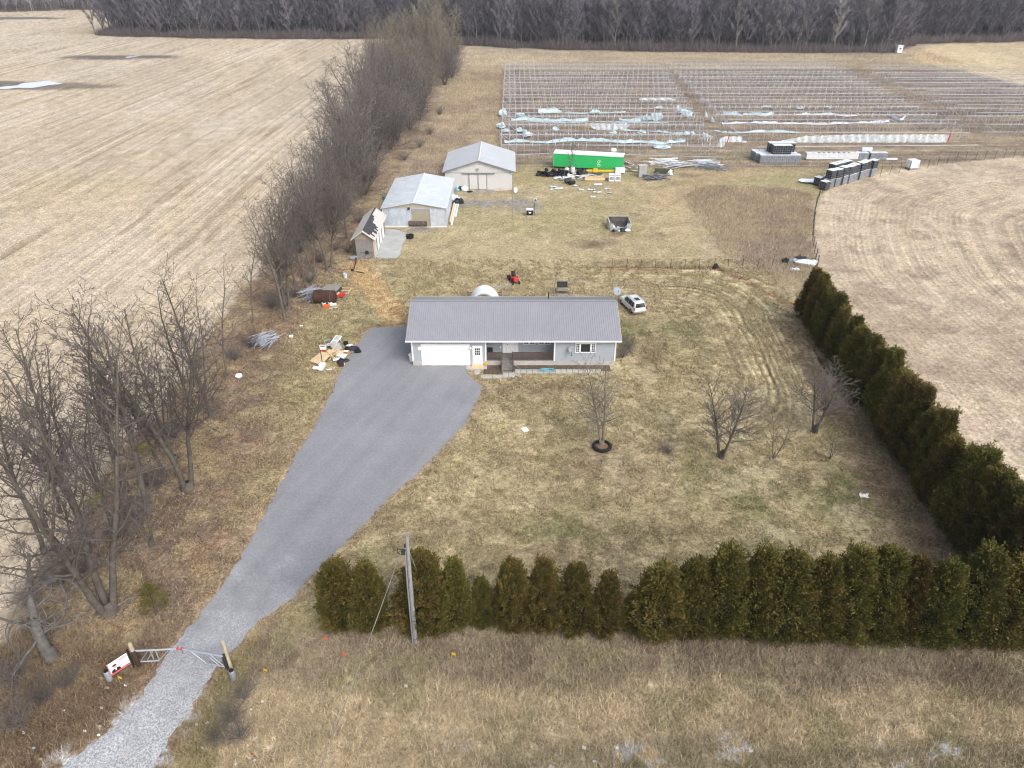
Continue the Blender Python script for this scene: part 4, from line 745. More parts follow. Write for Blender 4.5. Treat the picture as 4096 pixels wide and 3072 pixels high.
# ---------------------------------------------------------------- utility pole, its service drop
X, Y = G(1663, 2572); PT = 9.25; t = thing('utility_pole', 'grey wooden utility pole with conduit standing before the front hedge', 'pole', (X, Y, 0)); b = MB((X, Y, 0)); b.tube([(X, Y, -.2), (X + .05, Y, PT * .5), (X + .14, Y, PT)], [.15, .13, .105], 10); part('shaft', b, mk('pole_wood', (.24, .24, .232), .9, var=.2, scale=3, fine=.15), t)
b = MB((X, Y, 0)); b.tube([(X - .17, Y - .08, .1), (X - .12, Y - .08, PT * .5), (X - .04, Y - .08, PT - 1.3)], .045, 6); part('conduit', b, M['galvanised'], t)
b = MB((X, Y, 0)); b.box((X - .14, Y - .05, PT - 1.3), (.22, .2, .3)); b.tube([(X - .14, Y, PT - 1.2), (X - .45, Y - .05, PT - 1.0), (X - .5, Y - .05, PT - 1.3), (X - .3, Y - .05, PT - 1.5)], .035, 5); b.lathe((X - .02, Y, PT - .95), [(.06, 0), (.08, .1), (.05, .2)], 8); part('bracket', b, M['dark_metal'], t)
gx_, gy_ = G(1722, 2420); b = MB((X, Y, 0)); b.tube([(X + .12, Y, PT - 1.0), (X + .8, Y + 2.6, .2)], .014, 4); part('guy_wire', b, M['pipe_grey'], t)
x1, y1 = G(1262, 3072, 8.0); ex, ey = X - .25 + (x1 - X + .25) * 1.5, Y + (y1 - Y) * 1.5; pts = []
for i in range(25): u_ = i / 24; pts.append((X - .25 + (ex - X + .25) * u_, Y + (ey - Y) * u_, PT - 1.2 + (7.6 - PT + 1.2) * u_ - 4 * .35 * u_ * (1 - u_)))
b = MB((X, Y, 0)); b.tube(pts, .022, 5); tag(b.build('overhead_cable', mk('cable', (.20, .195, .19), .6, var=.5, scale=.8)), 'sagging overhead cable running from the utility pole towards the road', 'cable')
# ---------------------------------------------------------------- tyre planter, scraps on the lawn
X, Y = TYRE; b = MB((X, Y, 0)); n = 28; prof = [(.60, .02), (.78, .0), (.85, .1), (.84, .24), (.76, .32), (.62, .30)]; vs = []
for (r_, z) in prof + [prof[0]]:
    for j in range(n): q = 2 * math.pi * j / n; k = 1 + (.03 if j % 2 else 0) * (r_ > .8); vs.append((X + r_ * k * math.cos(q), Y + r_ * k * math.sin(q), z))
b.add(vs, [(i * n + j, i * n + (j + 1) % n, (i + 1) * n + (j + 1) % n, (i + 1) * n + j) for i in range(len(prof)) for j in range(n)]); t = thing('tyre_planter', 'black tractor tyre ringing the foot of the pale lawn tree', 'tyre', (X, Y, 0)); b.build('tyre', M['rubber'], t)
b = MB((X, Y, 0)); b.blob((X, Y, .08), (.66, .66, .14), 4, .12, 14, 5); b.build('leaf_mulch', mk('mulch', (.18, .115, .075), .95, var=.4, scale=9), t)
def scrap(name, label, p, size, mt, rz=0, group=None, z=.0, seed=0, kind='flat', cat='litter'):
    X, Y = G(*p); b = MB((X, Y, 0)); rr = random.Random(seed)
    if kind == 'flat': b.box((X, Y, .05 + z), (size[0], size[1], .03), rz=rz, rx=rr.uniform(-.15, .15))
    elif kind == 'bag': b.blob((X, Y, size[2] * .35), size, seed, .3, 8, 5)
    elif kind == 'crumple':
        n = 6; vs = []
        for i in range(n):
            for j in range(n): vs.append((X + (i / (n - 1) - .5) * size[0] * rr.uniform(.75, 1.15), Y + (j / (n - 1) - .5) * size[1] * rr.uniform(.75, 1.15), .03 + rr.random() ** 2 * size[2]))
        b.add(vs, [(i * n + j, i * n + j + 1, (i + 1) * n + j + 1, (i + 1) * n + j) for i in range(n - 1) for j in range(n - 1)])
    elif kind == 'box': b.box((X, Y, size[2] / 2), size, rz=rz)
    elif kind == 'can': b.lathe((X, Y, 0), [(size[0], 0), (size[0] * 1.1, size[2]), (size[0] * .95, size[2]), (size[0] * .9, size[2] * .5)], 10)
    o = b.build(name, M[mt] if isinstance(mt, str) else mt, bevel=.02 if kind == 'box' and min(size) > .25 else 0)
    return tag(o, label, cat, group)
scrap('board', 'square white board lying on the front lawn', (2100, 1720), (.55, .6), 'paper', .5, cat='board'); scrap('paper_scrap', 'white paper caught beneath the rounded lawn tree', (2985, 1576), (.35, .35, .25), 'paper', kind='crumple', seed=3)
scrap('plastic_toy', 'pale green plastic piece under the rounded lawn tree', (2965, 1753), (.55, .35, .2), mat('lime', (.5, .68, .35), .5), kind='crumple', seed=4); scrap('paper_scrap', 'whitish scrap in the pale straw inside the side hedge', (3455, 1985), (.7, .5, .3), 'paper', kind='crumple', seed=9)
for i, (p, lb) in enumerate([((1059, 2700), 'bright yellow marker flag nearest the drive'), ((1298, 2572), 'orange-yellow marker flag in front of the first hedge cedar'), ((1374, 2635), 'orange marker flag between cable and hedge'), ((1807, 2636), 'yellow marker flag below the utility pole'), ((480, 2730), 'yellow marker flag beside the realtor sign')]):
    X, Y = G(*p); b = MB((X, Y, 0)); b.tube([(X, Y, 0), (X + .03, Y, .62)], .012, 4); b.slab([(X + .03, Y, .62), (X + .26, Y - .05, .58), (X + .26, Y - .05, .40), (X + .03, Y, .44)], .01); tag(b.build('marker_flag', M['yellow'] if i in (0, 3, 4) else M['orange']), lb, 'flag', 'utility marker flags')
LIT = [(690, 2990, 'orange'), (870, 2780, 'paper'), (830, 2894, 'paper'), (787, 2903, 'paper'), (810, 2995, 'paper'), (832, 2998, 'tarp_white'), (1005, 2842, 'paper'), (1018, 2962, 'paper'), (993, 2985, 'paper'), (1010, 3018, 'red_paint'), (1000, 3035, 'paper'), (1018, 3045, 'paper'), (945, 3060, 'paper'), (995, 2925, 'orange'), (503, 2745, 'paper'), (430, 2755, 'post_wood'), (412, 2718, 'post_wood'), (408, 2835, 'paper'), (258, 2845, 'tarp_white'), (402, 2908, 'tarp_white'), (342, 2927, 'paper'), (396, 2944, 'paper'), (136, 2995, 'blue_plastic'), (165, 3040, 'pale_wood'), (98, 2935, 'tarp_white'), (145, 2495, 'paper'), (1625, 2748, 'paper'), (2335, 2995, 'paper'), (2465, 2993, 'paper'), (2380, 3050, 'paper'), (3003, 3006, 'paper'), (1050, 2810, 'paper'), (1024, 2955, 'paper')]
for i, (px, py, mt) in enumerate(LIT):
    s = .125 if px < 1100 else .2; lbl = {'orange': 'orange scrap of litter in the verge grass', 'red_paint': 'red and white scrap of litter in the verge grass', 'post_wood': 'splintered tan stick of litter near the realtor sign', 'blue_plastic': 'light blue crumpled bag in the roadside brambles', 'pale_wood': 'bent pale branch piece in the roadside brambles', 'tarp_white': 'translucent plastic scrap in the roadside grass', 'paper': 'crumpled white paper litter in the roadside grass'}[mt]
    scrap('litter_scrap', lbl, (px, py), (s * (2.2 if mt in ('pale_wood', 'post_wood') else 1.2), s * .8, .16), mt, kind='crumple', seed=i, group='scraps of litter by the road')
# ---------------------------------------------------------------- front path, mat, hose
k = 0
def paver(x0, x1, y0, y1, lb):
    b = MB(((x0 + x1) / 2, (y0 + y1) / 2, 0)); b.span((x0, y0, -.05), (x1, y1, .09)); tag(b.build('paving_slab', M['footing'], bevel=.015), lb, 'paving slab', 'paving slabs along the house front')
ya, yb = G(2100, 1492)[1], G(2100, 1483)[1]
n = 15; xa, xb = G(2060, 1488)[0], G(2405, 1488)[0]
for i in range(n): w_ = (xb - xa) / n; paver(xa + w_ * i + .02, xa + w_ * (i + 1) - .02, ya, ya + .62, 'grey paving slab in the row under the porch railing and picture window, %s from the steps' % ORD[i])
for (x_, y_, a, c, lb) in [(1880, 1464, 28, 14, 'paving slab below the side entrance, garage side'), (1908, 1464, 28, 14, 'paving slab below the side entrance, middle one'), (1936, 1464, 24, 14, 'paving slab below the side entrance, porch side'), (1908, 1484, 20, 12, 'single paving slab jutting from the side entrance paving'), (1990, 1502, 40, 10, 'long slab lying left of the doormat'), (1945, 1504, 44, 10, 'long slab joining drive and front steps')]:
    a0 = G(x_ - a / 2, y_); c0 = G(x_ + a / 2, y_ + c); paver(a0[0], c0[0], c0[1], a0[1], lb)
for i in range(2):
    a0 = G(2012 + i * 24, 1488); c0 = G(2034 + i * 24, 1510); paver(a0[0], c0[0], c0[1], a0[1], 'square slab at the foot of the front steps, %s one' % ('garage side' if i == 0 else 'window side'))
a0 = G(2014, 1477); c0 = G(2050, 1489); b = MB((a0[0], c0[1], 0)); b.span((a0[0], c0[1], .095), (c0[0], a0[1], .125)); tag(b.build('doormat', M['rubber']), 'black rubber doormat at the foot of the front steps', 'doormat')
b = MB((1, 63, 0)); b.span((sx1 + .15, HY - 1.15, -.05), (HX1 - .5, HY - .02, .06)); struct(b.build('flower_bed', mk('bed_soil', (.115, .085, .062), .95, var=.35, scale=3, fine=.3)))
b = MB((-1, 63, 0)); b.span((G(1935, 1480)[0], HY - 1.7, -.05), (sx0 - .12, HY - .02, .05)); struct(b.build('flower_bed', M['bed_soil']))
rr = random.Random(2); pts = []; X, Y = G(2190, 1486)
for i in range(90): q = i * .7; r_ = .25 + .35 * rr.random(); pts.append((X + r_ * 1.5 * math.cos(q) + rr.uniform(-.1, .1), Y + r_ * .7 * math.sin(q), .12 + .12 * rr.random()))
p0 = G(2062, 1470); pts = [(p0[0] - .1, p0[1], .5), (p0[0], p0[1], .2), (*G(2085, 1482), .13), (*G(2130, 1484), .12), (*G(2160, 1488), .12)] + pts
b = MB((X, Y, 0)); b.tube(pts, .022, 5); tag(b.build('garden_hose', mat('hose_blue', (.16, .38, .46), .5, var=.2)), 'tangled blue garden hose lying on the front paving', 'hose')
X, Y = G(1944, 1461); b = MB((X, Y, 0)); pts = [(X + .28 * math.cos(i * .6) * (1 - i * .005), Y + .16 * math.sin(i * .6), .1 + .004 * i + .05 * (i % 3)) for i in range(60)]; b.tube(pts, .03, 5); tag(b.build('extension_cord', M['yellow']), 'yellow coiled cord lying beside the side entrance step', 'cord')
X, Y = G(1648, 1445); b = MB((X, Y, 0)); b.lathe((X, Y, 0), [(.24, 0), (.3, .75), (.33, .78), (.28, .9), (.05, .92)], 12); tag(b.build('waste_bin', M['white_plastic']), 'white bin standing at the garage end wall', 'bin')
# stones at the flower bed edge
for i in range(7):
    X, Y = G(2065 + rr.uniform(-14, 18), 1503 + rr.uniform(-8, 8)); b = MB((X, Y, 0)); b.blob((X, Y, .05), (.13, .11, .1), i, .25, 7, 4); tag(b.build('stone', M['footing']), 'pale stone in the small heap beside the doormat slabs', 'stone', 'stones by the front steps')
# ---------------------------------------------------------------- back deck with arched white canopy, swing, mower
x0, z0 = at(1868, 1160, 79.5); X = (x0 + at(2008, 1160, 79.5)[0]) / 2; t = thing('back_deck', 'wooden deck with slatted railing rising behind the house roof', 'deck', (X, 77, 0)); hw = 2.05; b = MB((X, 77, 0)); b.span((X - hw, 74.7, -.1), (X + hw, 79.5, .6)); part('platform', b, M['weathered_wood'], t)
mk('deck_rail', (.19, .145, .085), .85, var=.25, scale=3); b = MB((X, 77, 0)); n = 30
for i in range(n + 1): x = X - hw + 2 * hw * i / n; b.span((x - .025, 79.44, .6), (x + .025, 79.47, 1.55))
b.span((X - hw, 79.40, 1.5), (X + hw, 79.5, 1.58)); b.span((X - hw, 79.40, .7), (X + hw, 79.44, .76)); part('railing', b, M['deck_rail'], t)
for s in (-1, 1):
    b = MB((X, 77, 0)); b.span((X + s * hw - .04, 74.8, .6), (X + s * hw + .04, 74.9, 1.6)); b.span((X + s * hw - .05, 74.8, 1.5), (X + s * hw + .05, 79.5, 1.56)); b.span((X + s * hw - .06, 79.36, .5), (X + s * hw + .06, 79.54, 1.72))
    for i in range(24): y = 74.9 + 4.5 * i / 24; b.span((X + s * hw - .02, y, .6), (X + s * hw + .02, y + .05, 1.5))
    part('railing', b, M['deck_rail'], t)
Xc = (at(1878, 1180, 76.5)[0] + at(1996, 1180, 76.5)[0]) / 2; rw = (at(1996, 1180, 76.5)[0] - at(1878, 1180, 76.5)[0]) / 2; ztop = at(1937, 1160, 76.2)[1]; t = thing('arched_canopy', 'white arched plastic canopy standing on the back deck', 'canopy', (Xc, 76.3, .6)); b = MB((Xc, 76.3, .6)); n = 24
for (yy, rr_) in ((75.6, 1.0),):
    vs = []
    for i in range(n + 1):
        q = math.pi * i / n
        for (y, sc) in ((75.5, 1.0), (77.6, 1.0), (77.6, .94), (75.5, .94)): vs.append((Xc - rw * 1.06 * sc * math.cos(q), y, .6 + (ztop - .6) * sc * math.sin(q) ** .85))
    b.add(vs, [(i * 4 + j, i * 4 + (j + 1) % 4, (i + 1) * 4 + (j + 1) % 4, (i + 1) * 4 + j) for i in range(n) for j in range(4)])
part('shell', b, M['white_plastic'], t); b = MB((Xc, 76.3, .6))
for y in (75.5, 76.5, 77.55): b.tube([(Xc - rw * .98 * math.cos(math.pi * i / 16), y, .6 + (ztop - .6) * .92 * math.sin(math.pi * i / 16) ** .85) for i in range(17)], .035, 6)
part('hoop', b, M['galvanised'], t)
xa, za = at(2012, 1145, 77.5); t = thing('roof_aerial', 'spindly grey television aerial rising beside the back deck', 'aerial', (xa, 77.5, 0)); b = MB((xa, 77.5, 0)); b.tube([(xa, 77.5, 0), (xa, 77.5, za + .2)], .03, 6); part('mast', b, M['pipe_grey'], t); b = MB((xa, 77.5, 0)); b.tube([(xa - 1.0, 77.5, za), (xa + 1.0, 77.6, za + .15)], .02, 4)
for i in range(7): x = xa - .9 + i * .3; b.tube([(x, 77.1, za + .0), (x, 77.9, za + .1)], .012, 4)
part('antenna', b, M['pipe_grey'], t)
X, Y = G(2250, 1185); Y += .8; t = thing('garden_swing', 'dark framed garden swing seat with black cushion behind the house', 'swing', (X, Y, 0)); b = MB((X, Y, 0)); W_ = .85
for s in (-1, 1):
    b.tube([(X + s * (W_ + .25), Y - .7, 0), (X + s * W_, Y, 2.1)], .04, 6); b.tube([(X + s * (W_ + .25), Y + .75, 0), (X + s * W_, Y, 2.1)], .04, 6); b.tube([(X + s * (W_ + .2), Y - .55, .45), (X + s * (W_ + .2), Y + .6, .45)], .03, 5)
b.tube([(X - W_, Y, 2.1), (X + W_, Y, 2.1)], .045, 6); part('frame', b, M['weathered_wood'], t); b = MB((X, Y, 0)); b.box((X, Y - .1, .55), (1.35, .6, .06)); [b.box((X, Y - .35 + .12 * i, .60), (1.35, .08, .02)) for i in range(5)]; part('seat', b, M['weathered_wood'], t)
b = MB((X, Y, 0)); b.box((X, Y + .35, 1.1), (1.3, .1, .75), rx=-.35); part('backrest', b, M['tarp_black'], t); b = MB((X, Y, 0)); [b.tube([(X + s * .65, Y - .1, .6), (X + s * .72, Y, 2.08)], .012, 4) for s in (-1, 1)]; part('chain', b, M['dark_metal'], t); b = MB((X, Y, 0)); b.box((X, Y - 1.15, .32), (1.3, .7, .05)); [b.box((X + a_ * .55, Y - 1.15 + c_ * .3, .15), (.07, .07, .32)) for a_ in (-1, 1) for c_ in (-1, 1)]; part('footstool', b, M['weathered_wood'], t)
X, Y = G(2058, 1128); t = thing('ride_on_mower', 'red ride-on lawn mower with black seat out on the back lawn', 'mower', (X, Y, 0), R(195)); b = MB(); b.box((0, .55, .62), (.62, .85, .42), taper=.86); b.box((0, -.5, .55), (.85, .8, .22), taper=.9); part('body', b, M['red_paint'], t, bevel=.04); b = MB(); b.box((0, -.45, .78), (.5, .45, .12)); b.box((0, -.72, 1.02), (.5, .1, .5), rx=.2); part('seat', b, M['tarp_black'], t, bevel=.03)
b = MB(); b.box((0, .05, .28), (1.15, .75, .18), taper=.9); part('cutting_deck', b, M['tarp_black'], t); b = MB(); b.tube([(0, .2, .8), (0, -.02, 1.1)], .025, 6); b.lathe((0, -.03, 1.1), [(.17, -.015), (.2, 0), (.17, .015)], 14); part('steering_wheel', b, M['dark_metal'], t); b = MB(); b.box((.6, -.6, .5), (.35, .5, .5)); part('grass_bag', b, M['rubber'], t, bevel=.05)
for (x, y, r_, w_) in ((-.42, .85, .19, .1), (.42, .85, .19, .1), (-.44, -.55, .27, .13), (.44, -.55, .27, .13)): b = MB(); b.lathe((x, y, r_), [(r_ * .4, -w_), (r_, -w_ * .9), (r_, w_ * .9), (r_ * .4, w_)], 14, 'x'); part('wheel', b, M['rubber'], t)
# ---------------------------------------------------------------- lamp post, cooker, pole, block pit
X, Y = G(2050, 868); H_ = high(2050, 868, 690); t = thing('yard_lamp_post', 'tall thin grey yard lamp post before the cream barn', 'lamp post', (X, Y, 0)); b = MB((X, Y, 0)); b.tube([(X, Y, 0), (X, Y, H_)], [.1, .07], 8); part('post', b, M['weathered_wood'], t); b = MB((X, Y, 0)); b.tube([(X, Y, H_ - .2), (X - .2, Y - .7, H_ + .1)], .03, 6); b.lathe((X - .2, Y - .75, H_ - .15), [(.1, 0), (.2, .08), (.16, .22), (.05, .3)], 10); part('lamp', b, M['grey_metal'], t)
X, Y = G(2119, 862); t = thing('wood_cooker', 'dark boxy cooker with white scrap on its front and pale lid', 'cooker', (X, Y, 0)); b = MB((X, Y, 0)); b.box((X, Y, .55), (1.05, .8, .9)); part('body', b, M['rubber'], t, bevel=.03); b = MB((X, Y, 0)); b.box((X, Y, 1.05), (1.15, .95, .08)); part('lid', b, M['tarp_white'], t); b = MB((X, Y, 0)); b.box((X, Y, .06), (1.2, .95, .12)); part('plinth', b, M['footing'], t); b = MB((X, Y, 0)); b.slab([(X - .2, Y - .415, .75), (X + .02, Y - .415, .68), (X + .22, Y - .415, .75), (X + .18, Y - .415, .55), (X, Y - .415, .45), (X - .16, Y - .415, .52)], .02); part('sticker', b, M['paper'], t)
X, Y = G(2136, 862); b = MB((X, Y, 0)); b.tube([(X, Y, 0), (X, Y, 2.1)], .06, 6); tag(b.build('iron_post', M['rust']), 'rusty iron post standing beside the boxy cooker', 'post'); scrap('plastic_scrap', 'small cyan plastic scrap on the gravel behind the boxy cooker', (2141, 802), (.7, .5, .45), 'cyan_plastic', kind='crumple', seed=2)
xl, yl = G(2437, 920); xr, yr = G(2524, 926); Y1 = yl + 2.6; t = thing('block_pit', 'three sided concrete block pit blackened inside', 'burn pit', ((xl + xr) / 2, yl, 0)); O2 = ((xl + xr) / 2, yl, 0); mk('soot', (.09, .082, .078), .95, var=.5, scale=1.5)
def blocks(b, p, q, hgt, gap=.42):
    L_ = math.hypot(q[0] - p[0], q[1] - p[1]); n = max(1, round(L_ / gap)); rz = math.atan2(q[1] - p[1], q[0] - p[0]); rows_ = round(hgt / .2)
    for r in range(rows_):
        for i in range(n): u_ = (i + .5) / n; b.box((p[0] + (q[0] - p[0]) * u_, p[1] + (q[1] - p[1]) * u_, .1 + .2 * r), (L_ / n - .02, .2, .19), rz=rz)
for (p, q, h_) in (((xl, yl + .1), (xl, Y1 - .1), 1.2), ((xr, yl + .1), (xr, Y1 - .1), 1.2), ((xl + .12, Y1), (xr - .12, Y1), 1.4), ((xl + .1, yl), (xl + .6, yl), 1.0), ((xr - .6, yl), (xr - .1, yl), 1.0), ((xl + .6, yl), (xr - .6, yl), .4)):
    b = MB(O2); blocks(b, p, q, h_); part('block_wall', b, M['block'], t)
b = MB(O2); b.quad((xl + .12, yl + .1, .05), (xr - .12, yl + .1, .05), (xr - .12, Y1 - .1, .05), (xl + .12, Y1 - .1, .05)); b.quad((xl + .12, Y1 - .125, 0.05), (xr - .12, Y1 - .125, 0.05), (xr - .12, Y1 - .125, 1.3), (xl + .12, Y1 - .125, 1.3)); part('sooty_lining', b, M['soot'], t)
rr = random.Random(11)
for i in range(16):
    X = xl + .4 + rr.random() * (xr - xl - .8); Y = yl + rr.uniform(-.9, 1.7); mt = rr.choice(['tarp_black', 'tarp_black', 'paper', 'tarp_white', 'soot', 'cyan_plastic']); s = rr.uniform(.14, .34); b = MB((X, Y, 0)); b.blob((X, Y, s * .5), (s * 1.2, s, s), i, .35, 7, 4)
    tag(b.build('rubbish_bag', M[mt]), {'tarp_black': 'black rubbish lump heaped in the block pit', 'soot': 'charred lump heaped in the block pit', 'paper': 'white rubbish lump heaped in the block pit', 'tarp_white': 'greyish white rubbish lump heaped in the block pit', 'cyan_plastic': 'pale cyan rubbish lump heaped in the block pit'}[mt], 'rubbish', 'rubbish in and around the block pit')
# ---------------------------------------------------------------- wire fences (posts are parts)
def wire_fence(name, label, pts, hgt, r_=.035, mt='dark_metal', wires=3, wr=.008, lean=0.0):
    t = thing(name, label, 'fence', (*pts[0], 0)); off = (*pts[0], 0); rr = random.Random(len(pts))
    tops = []
    for (X, Y) in pts: b = MB(off); a_ = (X + rr.uniform(-.12, .12) + lean, Y, hgt * rr.uniform(.92, 1.05)); b.tube([(X, Y, -.1), a_], r_, 5); part('post', b, M[mt], t); tops.append(a_)
    b = MB(off)
    for k in range(wires):
        u_ = (k + 1) / (wires + .2); b.tube([(X + (a_[0] - X) * u_, Y, a_[2] * u_) for (X, Y), a_ in zip(pts, tops)], wr, 4)
    part('wire', b, M[mt], t); return t
wire_fence('wire_fence', 'thin wire fence on slim posts crossing the back lawn', [G(2448 + 58 * i, 1074 - (i > 5) * 1) for i in range(13)], 1.45, .03, wr=.004)
pts = [G(*p) for p in [(3268, 1068), (3262, 1040), (3256, 1015), (3252, 990), (3250, 965), (3249, 940), (3250, 915), (3252, 890), (3255, 868), (3259, 846), (3264, 824), (3270, 803), (3278, 785), (3290, 770), (3310, 757), (3335, 748)]]
wire_fence('wire_fence', 'close set wire fence curving along the stubble edge beside tall weeds', pts, 1.7, .055, wires=5, wr=.012); wire_fence('wire_fence', 'far wire fence on slim posts behind the lone white tank', [G(3520 + 38 * i, 705 - i * 7.0 + (i > 9) * (i - 9) * 5) for i in range(17)], 1.9, .035, wr=.003)
# ---------------------------------------------------------------- bulk tanks
def make_tote(name, label, dark, grp, whole=True):
    t = thing(name, label, 'tank', (0, 0, 0), 0, grp); b = MB(); b.box((0, 0, .70), (1.16, .98, .96)); b.lathe((0, 0, 1.16), [(.16, 0), (.16, .06), (.12, .09)], 10); part('tank_body', b, M['black_plastic'] if dark else M['white_plastic'] if whole else M['tote_grey'], t, bevel=.07)
    b = MB()
    for z in (.3, .55, .8, 1.05):
        p = [(-.61, -.52, z), (.61, -.52, z), (.61, .52, z), (-.61, .52, z), (-.61, -.52, z)]; b.tube(p, .016, 4)
    for x in (-.61, -.3, 0, .3, .61): b.tube([(x, -.52, .18), (x, -.52, 1.2)], .016, 4); b.tube([(x, .52, .18), (x, .52, 1.2)], .016, 4)
    for y in (-.2, .2): b.tube([(-.61, y, .18), (-.61, y, 1.2)], .016, 4); b.tube([(.61, y, .18), (.61, y, 1.2)], .016, 4)
    b.tube([(-.61, -.52, 1.2), (.61, -.52, 1.2), (.61, .52, 1.2), (-.61, .52, 1.2), (-.61, -.52, 1.2)], .02, 4); part('cage', b, M['tote_grey'] if dark else M['white_plastic'] if whole else M['pipe_grey'], t)
    b = MB()
    for y in (-.42, 0, .42): b.box((0, y, .07), (1.2, .12, .12))
    b.box((0, 0, .16), (1.2, 1.0, .05)); part('pallet', b, M['dark_metal'] if dark else M['weathered_wood'], t)
    if dark or not whole: b = MB(); b.box((0, 0, 1.235), (1.24, 1.06, .03)); part('top_sheet', b, M['tarp_white'], t)
    return t
mk('tote_grey', (.20, .215, .235), .5, var=.45, scale=2.2)
dark0 = make_tote('bulk_tank', '', True, 'black tanks stacked by the stubble'); grey0 = make_tote('bulk_tank', '', False, 'caged tanks in the low square block', False); white0 = make_tote('bulk_tank', '', False, 'white tanks in the long row')
used = set()
def put(o, loc, rz, lb, sc=1.0, grp=None):
    if o.name not in used: used.add(o.name); o.location = loc; o.rotation_euler = (0, 0, rz); o['label'] = lb; o.scale = (sc,) * 3; (grp and o.__setitem__('group', grp)); return o
    return dup(o, loc, rz, lb, sc, grp)
X0, Y0 = G(3042, 655); X1, _ = G(3195, 655); n = 6; K = 1.35
for j, rw_ in enumerate(('front', 'middle', 'back')):
    for i in range(n): put(grey0, (X0 + .6 + (X1 - X0 - 1.2) * i / (n - 1) - j * .3 + rr.uniform(-.08, .08), Y0 + .7 + j * 1.75, 0), rr.uniform(-.06, .06), 'grey caged tank in the %s row of the square block, %s from the barn side' % (rw_, ORD[i]), K)
for i, (a_, c_, lb) in enumerate([(.42, 1, 'black tank stacked on the square block, front nearest the barn side'), (.66, 1, 'black tank stacked on the square block, front nearest the stubble'), (.38, 3, 'black tank stacked on the square block, back nearest the barn side'), (.60, 3, 'black tank stacked on the square block, back middle'), (.84, 3, 'black tank stacked on the square block, back nearest the stubble')]): put(dark0, (X0 + (X1 - X0) * a_, Y0 + .3 + c_ * 1.0, 1.22 * K), 0, lb, K * 1.08, 'black tanks on the square block')
X0, Y0 = G(3224, 642); X1, _ = G(3558, 642); xs = [0, .085, .15, .215, .28, .345, .41, .475, .54, .60, .655, .71, .83, .90, .955]
for i, u_ in enumerate(xs): put(white0 if i < 10 else grey0, (X0 + .7 + (X1 - X0 - 1.4) * u_, Y0 + .6, 0), rr.uniform(-.04, .04), '%s tank in the long straight row, %s from the square block' % ('white' if i < 10 else 'greyish', ORD[i]), 1.22, 'tanks in the long row')
b = MB((X0, Y0, 0)); b.span((X0, Y0 + 1.3, 1.30), (X1 - 1.4, Y0 + 1.42, 1.42)); tag(b.build('timber_rail', M['dark_metal']), 'dark rail lying along the back of the long tank row', 'rail'); b = MB((X1, Y0, 0)); b.box((X1 - .1, Y0 + .4, .2), (3.6, .5, .35)); tag(b.build('white_trough', M['tarp_white'], bevel=.05), 'low white trough at the far end of the long tank row', 'trough'); a_ = G(3465, 606); b = MB((*a_, 0)); b.box((*a_, .5), (2.2, .6, .7)); tag(b.build('metal_chest', M['tarp_white'], bevel=.05), 'pale metal chest lying behind the long tank row', 'chest')
p0 = G(3318, 752); p1 = G(3482, 706); n = 8; rz = math.atan2(p1[1] - p0[1], p1[0] - p0[0]); dx_, dy_ = math.cos(rz), math.sin(rz)
for i in range(n):
    u_ = i / (n - 1); X, Y = p0[0] + (p1[0] - p0[0]) * u_, p0[1] + (p1[1] - p0[1]) * u_ + .6
    jx_, jy_ = rr.uniform(-.18, .18), rr.uniform(-.3, .3)
    for lv in (0, 1):
        put((grey0, dark0)[lv], (X + jx_ + rr.uniform(-.1, .1) * lv, Y + jy_, lv * 1.55), rz + rr.uniform(-.09, .09), '%s tank in the slanting double stack, %s column, %s level' % (('grey wrapped', 'black')[lv], ORD[i], ('lower', 'upper')[lv]), 1.27 + rr.uniform(-.04, .04), ('grey', 'black')[lv] + ' tanks in the slanting stack')
    if 1 < i < 5: put(dark0, (X - 1.1, Y + 1.7, 1.62), rz, 'black tank in the back row of the slanting stack, behind column %s' % ('three', 'four', 'five')[i - 2], 1.33, 'black tanks in the slanting stack'); put(dark0, (X - 1.1, Y + 1.7, 0), rz, 'black tank at the base of the back row of the slanting stack, behind column %s' % ('three', 'four', 'five')[i - 2], 1.33, 'black tanks in the slanting stack')
for (p, lb) in (((3296, 757), 'single black tank with open top at the low end of the slanting stack'), ((3272, 740), 'single dark tank beside the spread white sheet'), ((3306, 735), 'small dark tank tucked behind the low end of the slanting stack')): put(dark0, (*G(*p), 0), rz, lb, 1.22, 'black tanks in the slanting stack')
X, Y = G(3645, 676); put(white0, (X, Y, 0), .2, 'lone white tank standing apart at the stubble edge', 1.5, 'white tank apart')
# ---------------------------------------------------------------- green trailer and the junk before it
TX0, TY0 = G(2213, 674); TX1, TY1 = G(2489, 690); rz = math.atan2(TY1 - TY0, TX1 - TX0); Lt = math.hypot(TX1 - TX0, TY1 - TY0); t = thing('box_trailer', 'long bright green box trailer with white roof and faded white lettering', 'trailer', (TX0, TY0, 0), rz); TH_ = 3.05
mk('green_side', (.028, .40, .115), .45, var=.06, scale=.5, fine=.05); mk('green_letter', (.42, .66, .50), .6, var=.1)
b = MB(); b.span((0, .02, .45), (Lt, 2.5, TH_)); b.span((0, -.0, .45), (Lt, .03, TH_ - .14)); part('side_panel', b, M['green_side'], t); b = MB(); b.span((-.05, -.05, TH_ - .14), (Lt + .05, .019, TH_ + .03)); b.span((-.05, -.05, TH_ + .0), (Lt + .05, 2.55, TH_ + .06)); part('roof', b, M['white_paint'], t)
b = MB(); b.span((0.1, .3, .2), (Lt - .1, 2.2, .45)); part('chassis', b, M['dark_metal'], t)
b = MB()
for x in (-.03, Lt + .03): b.span((x - .04, -.06, .7), (x + .04, .04, TH_)); 
part('corner_post', b, M['grey_metal'], t)
